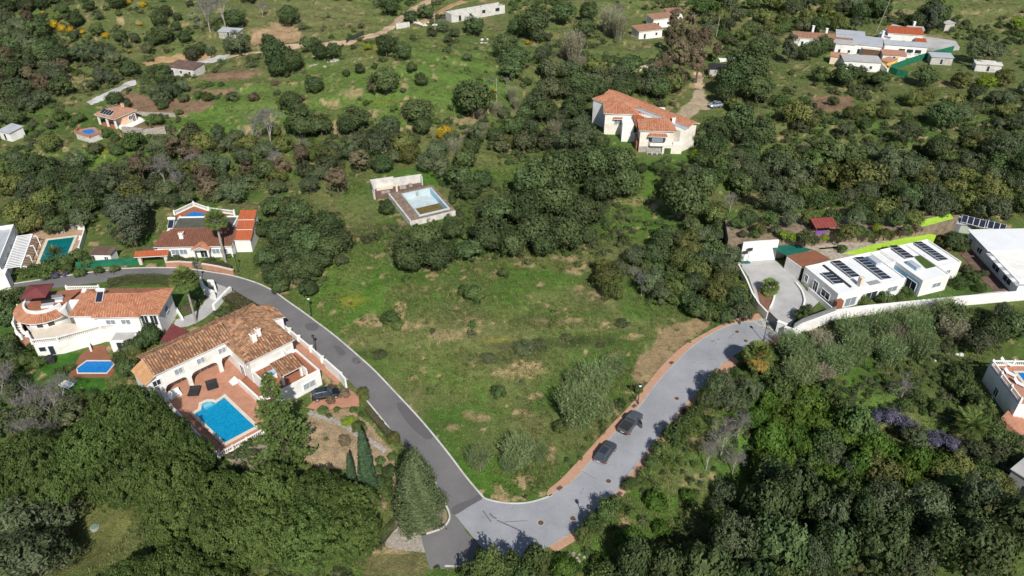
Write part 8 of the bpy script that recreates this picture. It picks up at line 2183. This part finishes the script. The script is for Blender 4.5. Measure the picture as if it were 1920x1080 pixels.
def tuft(rsd, n=12, h=.45, sp=.3):
    C, V, T = [], [], []
    for k in range(n):
        a = rsd.uniform(0, 6.28); b = np.array([rsd.randn() * sp * .4, rsd.randn() * sp * .4, -.05]); d = np.array([math.cos(a) * sp, math.sin(a) * sp, h * rsd.uniform(.6, 1.1)]); s_ = np.array([-math.sin(a), math.cos(a), 0]) * .05
        V.append([b - s_, b + s_, b + d * .6 + s_ * .7, b + d]); T.append(rsd.rand())
    return quads_mesh('tuft', np.array(V), np.array(T), MT['lf_grass'])
def blet0(mat, seed):
    r_ = np.random.RandomState(seed); V, T = crown(r_, 7, 16, (1, 1, .8), rc=.45, leaf=.22, zmin=-.1, core=0, asp=.35)
    return quads_mesh('weed', V + np.array([0, 0, .4]), T, MT[mat])
x, y, z, px, py = sample(120000, lambda a, b, x, y: (.25 + .75 * (fbm(x, y, 7, 3, 77) > .47)) * np.clip(1.25 - y / 300, .25, 1))
scatter('grass_tufts', tuft(np.random.RandomState(3)), np.stack([x, y, z, rs.rand(len(x)) * 6.28, rs.uniform(.35, .95, len(x)) * (1 + y / 300)], 1), 'rough green and straw grass over the slopes', 'grass')
wd = sample(26000, lambda a, b, x, y: sstep(.45, .6, fbm(x, y, 6, 3, 55)) * np.where(inpoly(a, b, [(500, 400), (1300, 400), (1330, 610), (1180, 740), (1000, 935), (900, 910), (560, 590)]), 1.0, 0.06) * (y < 180))
scatter('tall_weeds', blet0('lf_grass', 9), np.stack([wd[0], wd[1], wd[2], rs.rand(len(wd[0])) * 6.28, rs.uniform(.15, .5, len(wd[0]))], 1), 'tall weeds and herbs standing in the grass of the open plot', 'weeds')
def blet(mat, seed, leaf=.13):
    r_ = np.random.RandomState(seed); V, T = crown(r_, 12, 22, (1, 1, .7), rc=.42, leaf=leaf, zmin=-.2, core=.5)
    return quads_mesh('bushlet', V + np.array([0, 0, .4]), T, MT[mat])
def scrub_dens(px, py, x, y):
    n = fbm(x, y, 24, 4, 91); f = sstep(.46, .56, n) * .95 + .03
    plot = inpoly(px, py, [(560, 580), (700, 480), (1100, 480), (1250, 560), (1300, 610), (1180, 740), (1000, 930), (900, 900), (700, 690)])
    f = np.where(plot, f * .05, f)
    f = np.where(inpoly(px, py, [(560, 60), (960, 60), (1000, 230), (900, 230), (640, 230), (480, 235), (300, 255), (420, 190), (480, 130)]), f * .12, f)
    f = np.where(inpoly(px, py, [(130, -30), (700, -30), (700, 60), (480, 110), (260, 118), (140, 60)]), f * .3, f)
    f = np.where(inpoly(px, py, [(90, 950), (260, 930), (260, 1080), (80, 1080)]) | inpoly(px, py, [(560, 770), (740, 790), (760, 980), (560, 880)]), 0, f)
    low = inpoly(px, py, [(1180, 900), (1480, 650), (1920, 580), (1920, 1080), (1000, 1080)])
    return np.where(low, f * .45 + .05, f * .62)
for nm, mt_, sd_, n_, lb, cg in (('low_scrub', 'lf_scrub', 1, 20000, 'low mixed scrub between the trees', 'scrub'), ('green_undergrowth', 'lf_bush', 2, 18000, 'low green undergrowth over the slopes', 'undergrowth'), ('dark_undergrowth', 'lf_carob', 3, 2500, 'low dark undergrowth in the thickets', 'undergrowth')):
    x, y, z, px, py = sample(n_, scrub_dens)
    scatter(nm, blet(mt_, sd_), np.stack([x, y, z, rs.rand(len(x)) * 6.28, rs.uniform(.3, .95, len(x)) * (.75 + y / 320)], 1), lb, cg)

# ------------------------------------------------------------------ labels: which plant is which, by look, size and the nearest thing one can find
LMK = [(775, 370, 'the abandoned pool'), (1210, 240, 'the orange roofed house'), (1600, 520, 'the solar panel house'), (1860, 480, 'the white metal roof'), (1890, 730, 'the balustraded house'), (430, 780, 'the azure pool'), (400, 660, 'the arcaded villa'), (180, 590, 'the curved terrace villa'), (380, 440, 'the brown roofed bungalow'), (105, 465, 'the green pool'),
       (200, 222, 'the peach cottage'), (25, 250, 'the lone white hut'), (350, 130, 'the low pale farmhouse'), (897, 25, 'the roofless white ruin'), (1225, 50, 'the top white farmhouses'), (1640, 95, 'the hillside compound'), (1848, 130, 'the tumbledown shack'), (1136, 847, 'the dark hatchback'), (1182, 790, 'the pickup truck'), (1320, 195, 'the silver car'), (950, 945, 'the road junction'), (1440, 610, 'the dark sliding gate'),
       (1420, 470, 'the tall white retaining wall'), (1280, 90, 'the brown dead trees'), (835, 250, 'the round yellow bush'), (1700, 800, 'the lilac blossom'), (1600, 600, 'the long white wall'), (780, 900, 'the conical conifer'), (1250, 690, 'the brick pavement bend'), (190, 1000, 'the dry lawn clearing'), (280, 195, 'the bare brown field'), (680, 70, 'the dirt track gate'), (1560, 195, 'the dug plot'), (435, 65, 'the tiny tin shed'), (1520, 430, 'the red roofed shelter'), (620, 115, 'the stones under trees'), (180, 690, 'the small blue pool'), (1445, 545, 'the driveway palm'), (1360, 820, 'the bare grey thicket'), (190, 470, 'the white shed')]
ORD = ['leftmost', 'second from left', 'third from left', 'fourth from left', 'fifth from left', 'sixth from left', 'seventh from left', 'eighth from left', 'ninth from left', 'tenth from left', 'eleventh from left', 'twelfth from left', 'thirteenth from left', 'fourteenth from left']
by = {}
for t, kind, q, r in PLANTS:
    cx, cy = q[0], q[1]
    best = min(LMK, key=lambda l: (l[0] - cx) ** 2 + 1.6 * (l[1] - cy) ** 2 if (l[2] not in ('the lilac blossom',) or kind != 'wisteria') and (l[2] != 'the brown dead trees' or kind != 'brown') and (l[2] != 'the bare grey thicket' or kind != 'bare') else 1e12)
    dx, dy = cx - best[0], cy - best[1]
    d = math.hypot(dx, dy)
    rel = ('left of' if dx < 0 else 'right of') if abs(dx) > 1.2 * abs(dy) else ('behind' if dy < 0 else 'in front of')
    far = 'just ' if d < 55 else ('' if d < 130 else 'well ')
    size = 'small ' if r < 1.7 else ('large ' if r > 3.9 else '')
    by.setdefault(size + PH[kind] + ' ' + far + rel + ' ' + best[2], []).append((cx, t, kind))
for lab, lst in by.items():
    lst.sort(key=lambda e: e[0])
    for i, (cx, t, kind) in enumerate(lst):
        n = len(lst)
        if n == 1: t['label'] = lab
        elif i == n - 1: t['label'] = lab + ', rightmost'
        elif i < 14: t['label'] = lab + ', ' + ORD[i]
        else: t['label'] = lab + ', right part of the row'
        t['group'] = PH[kind] + 's on the slopes'
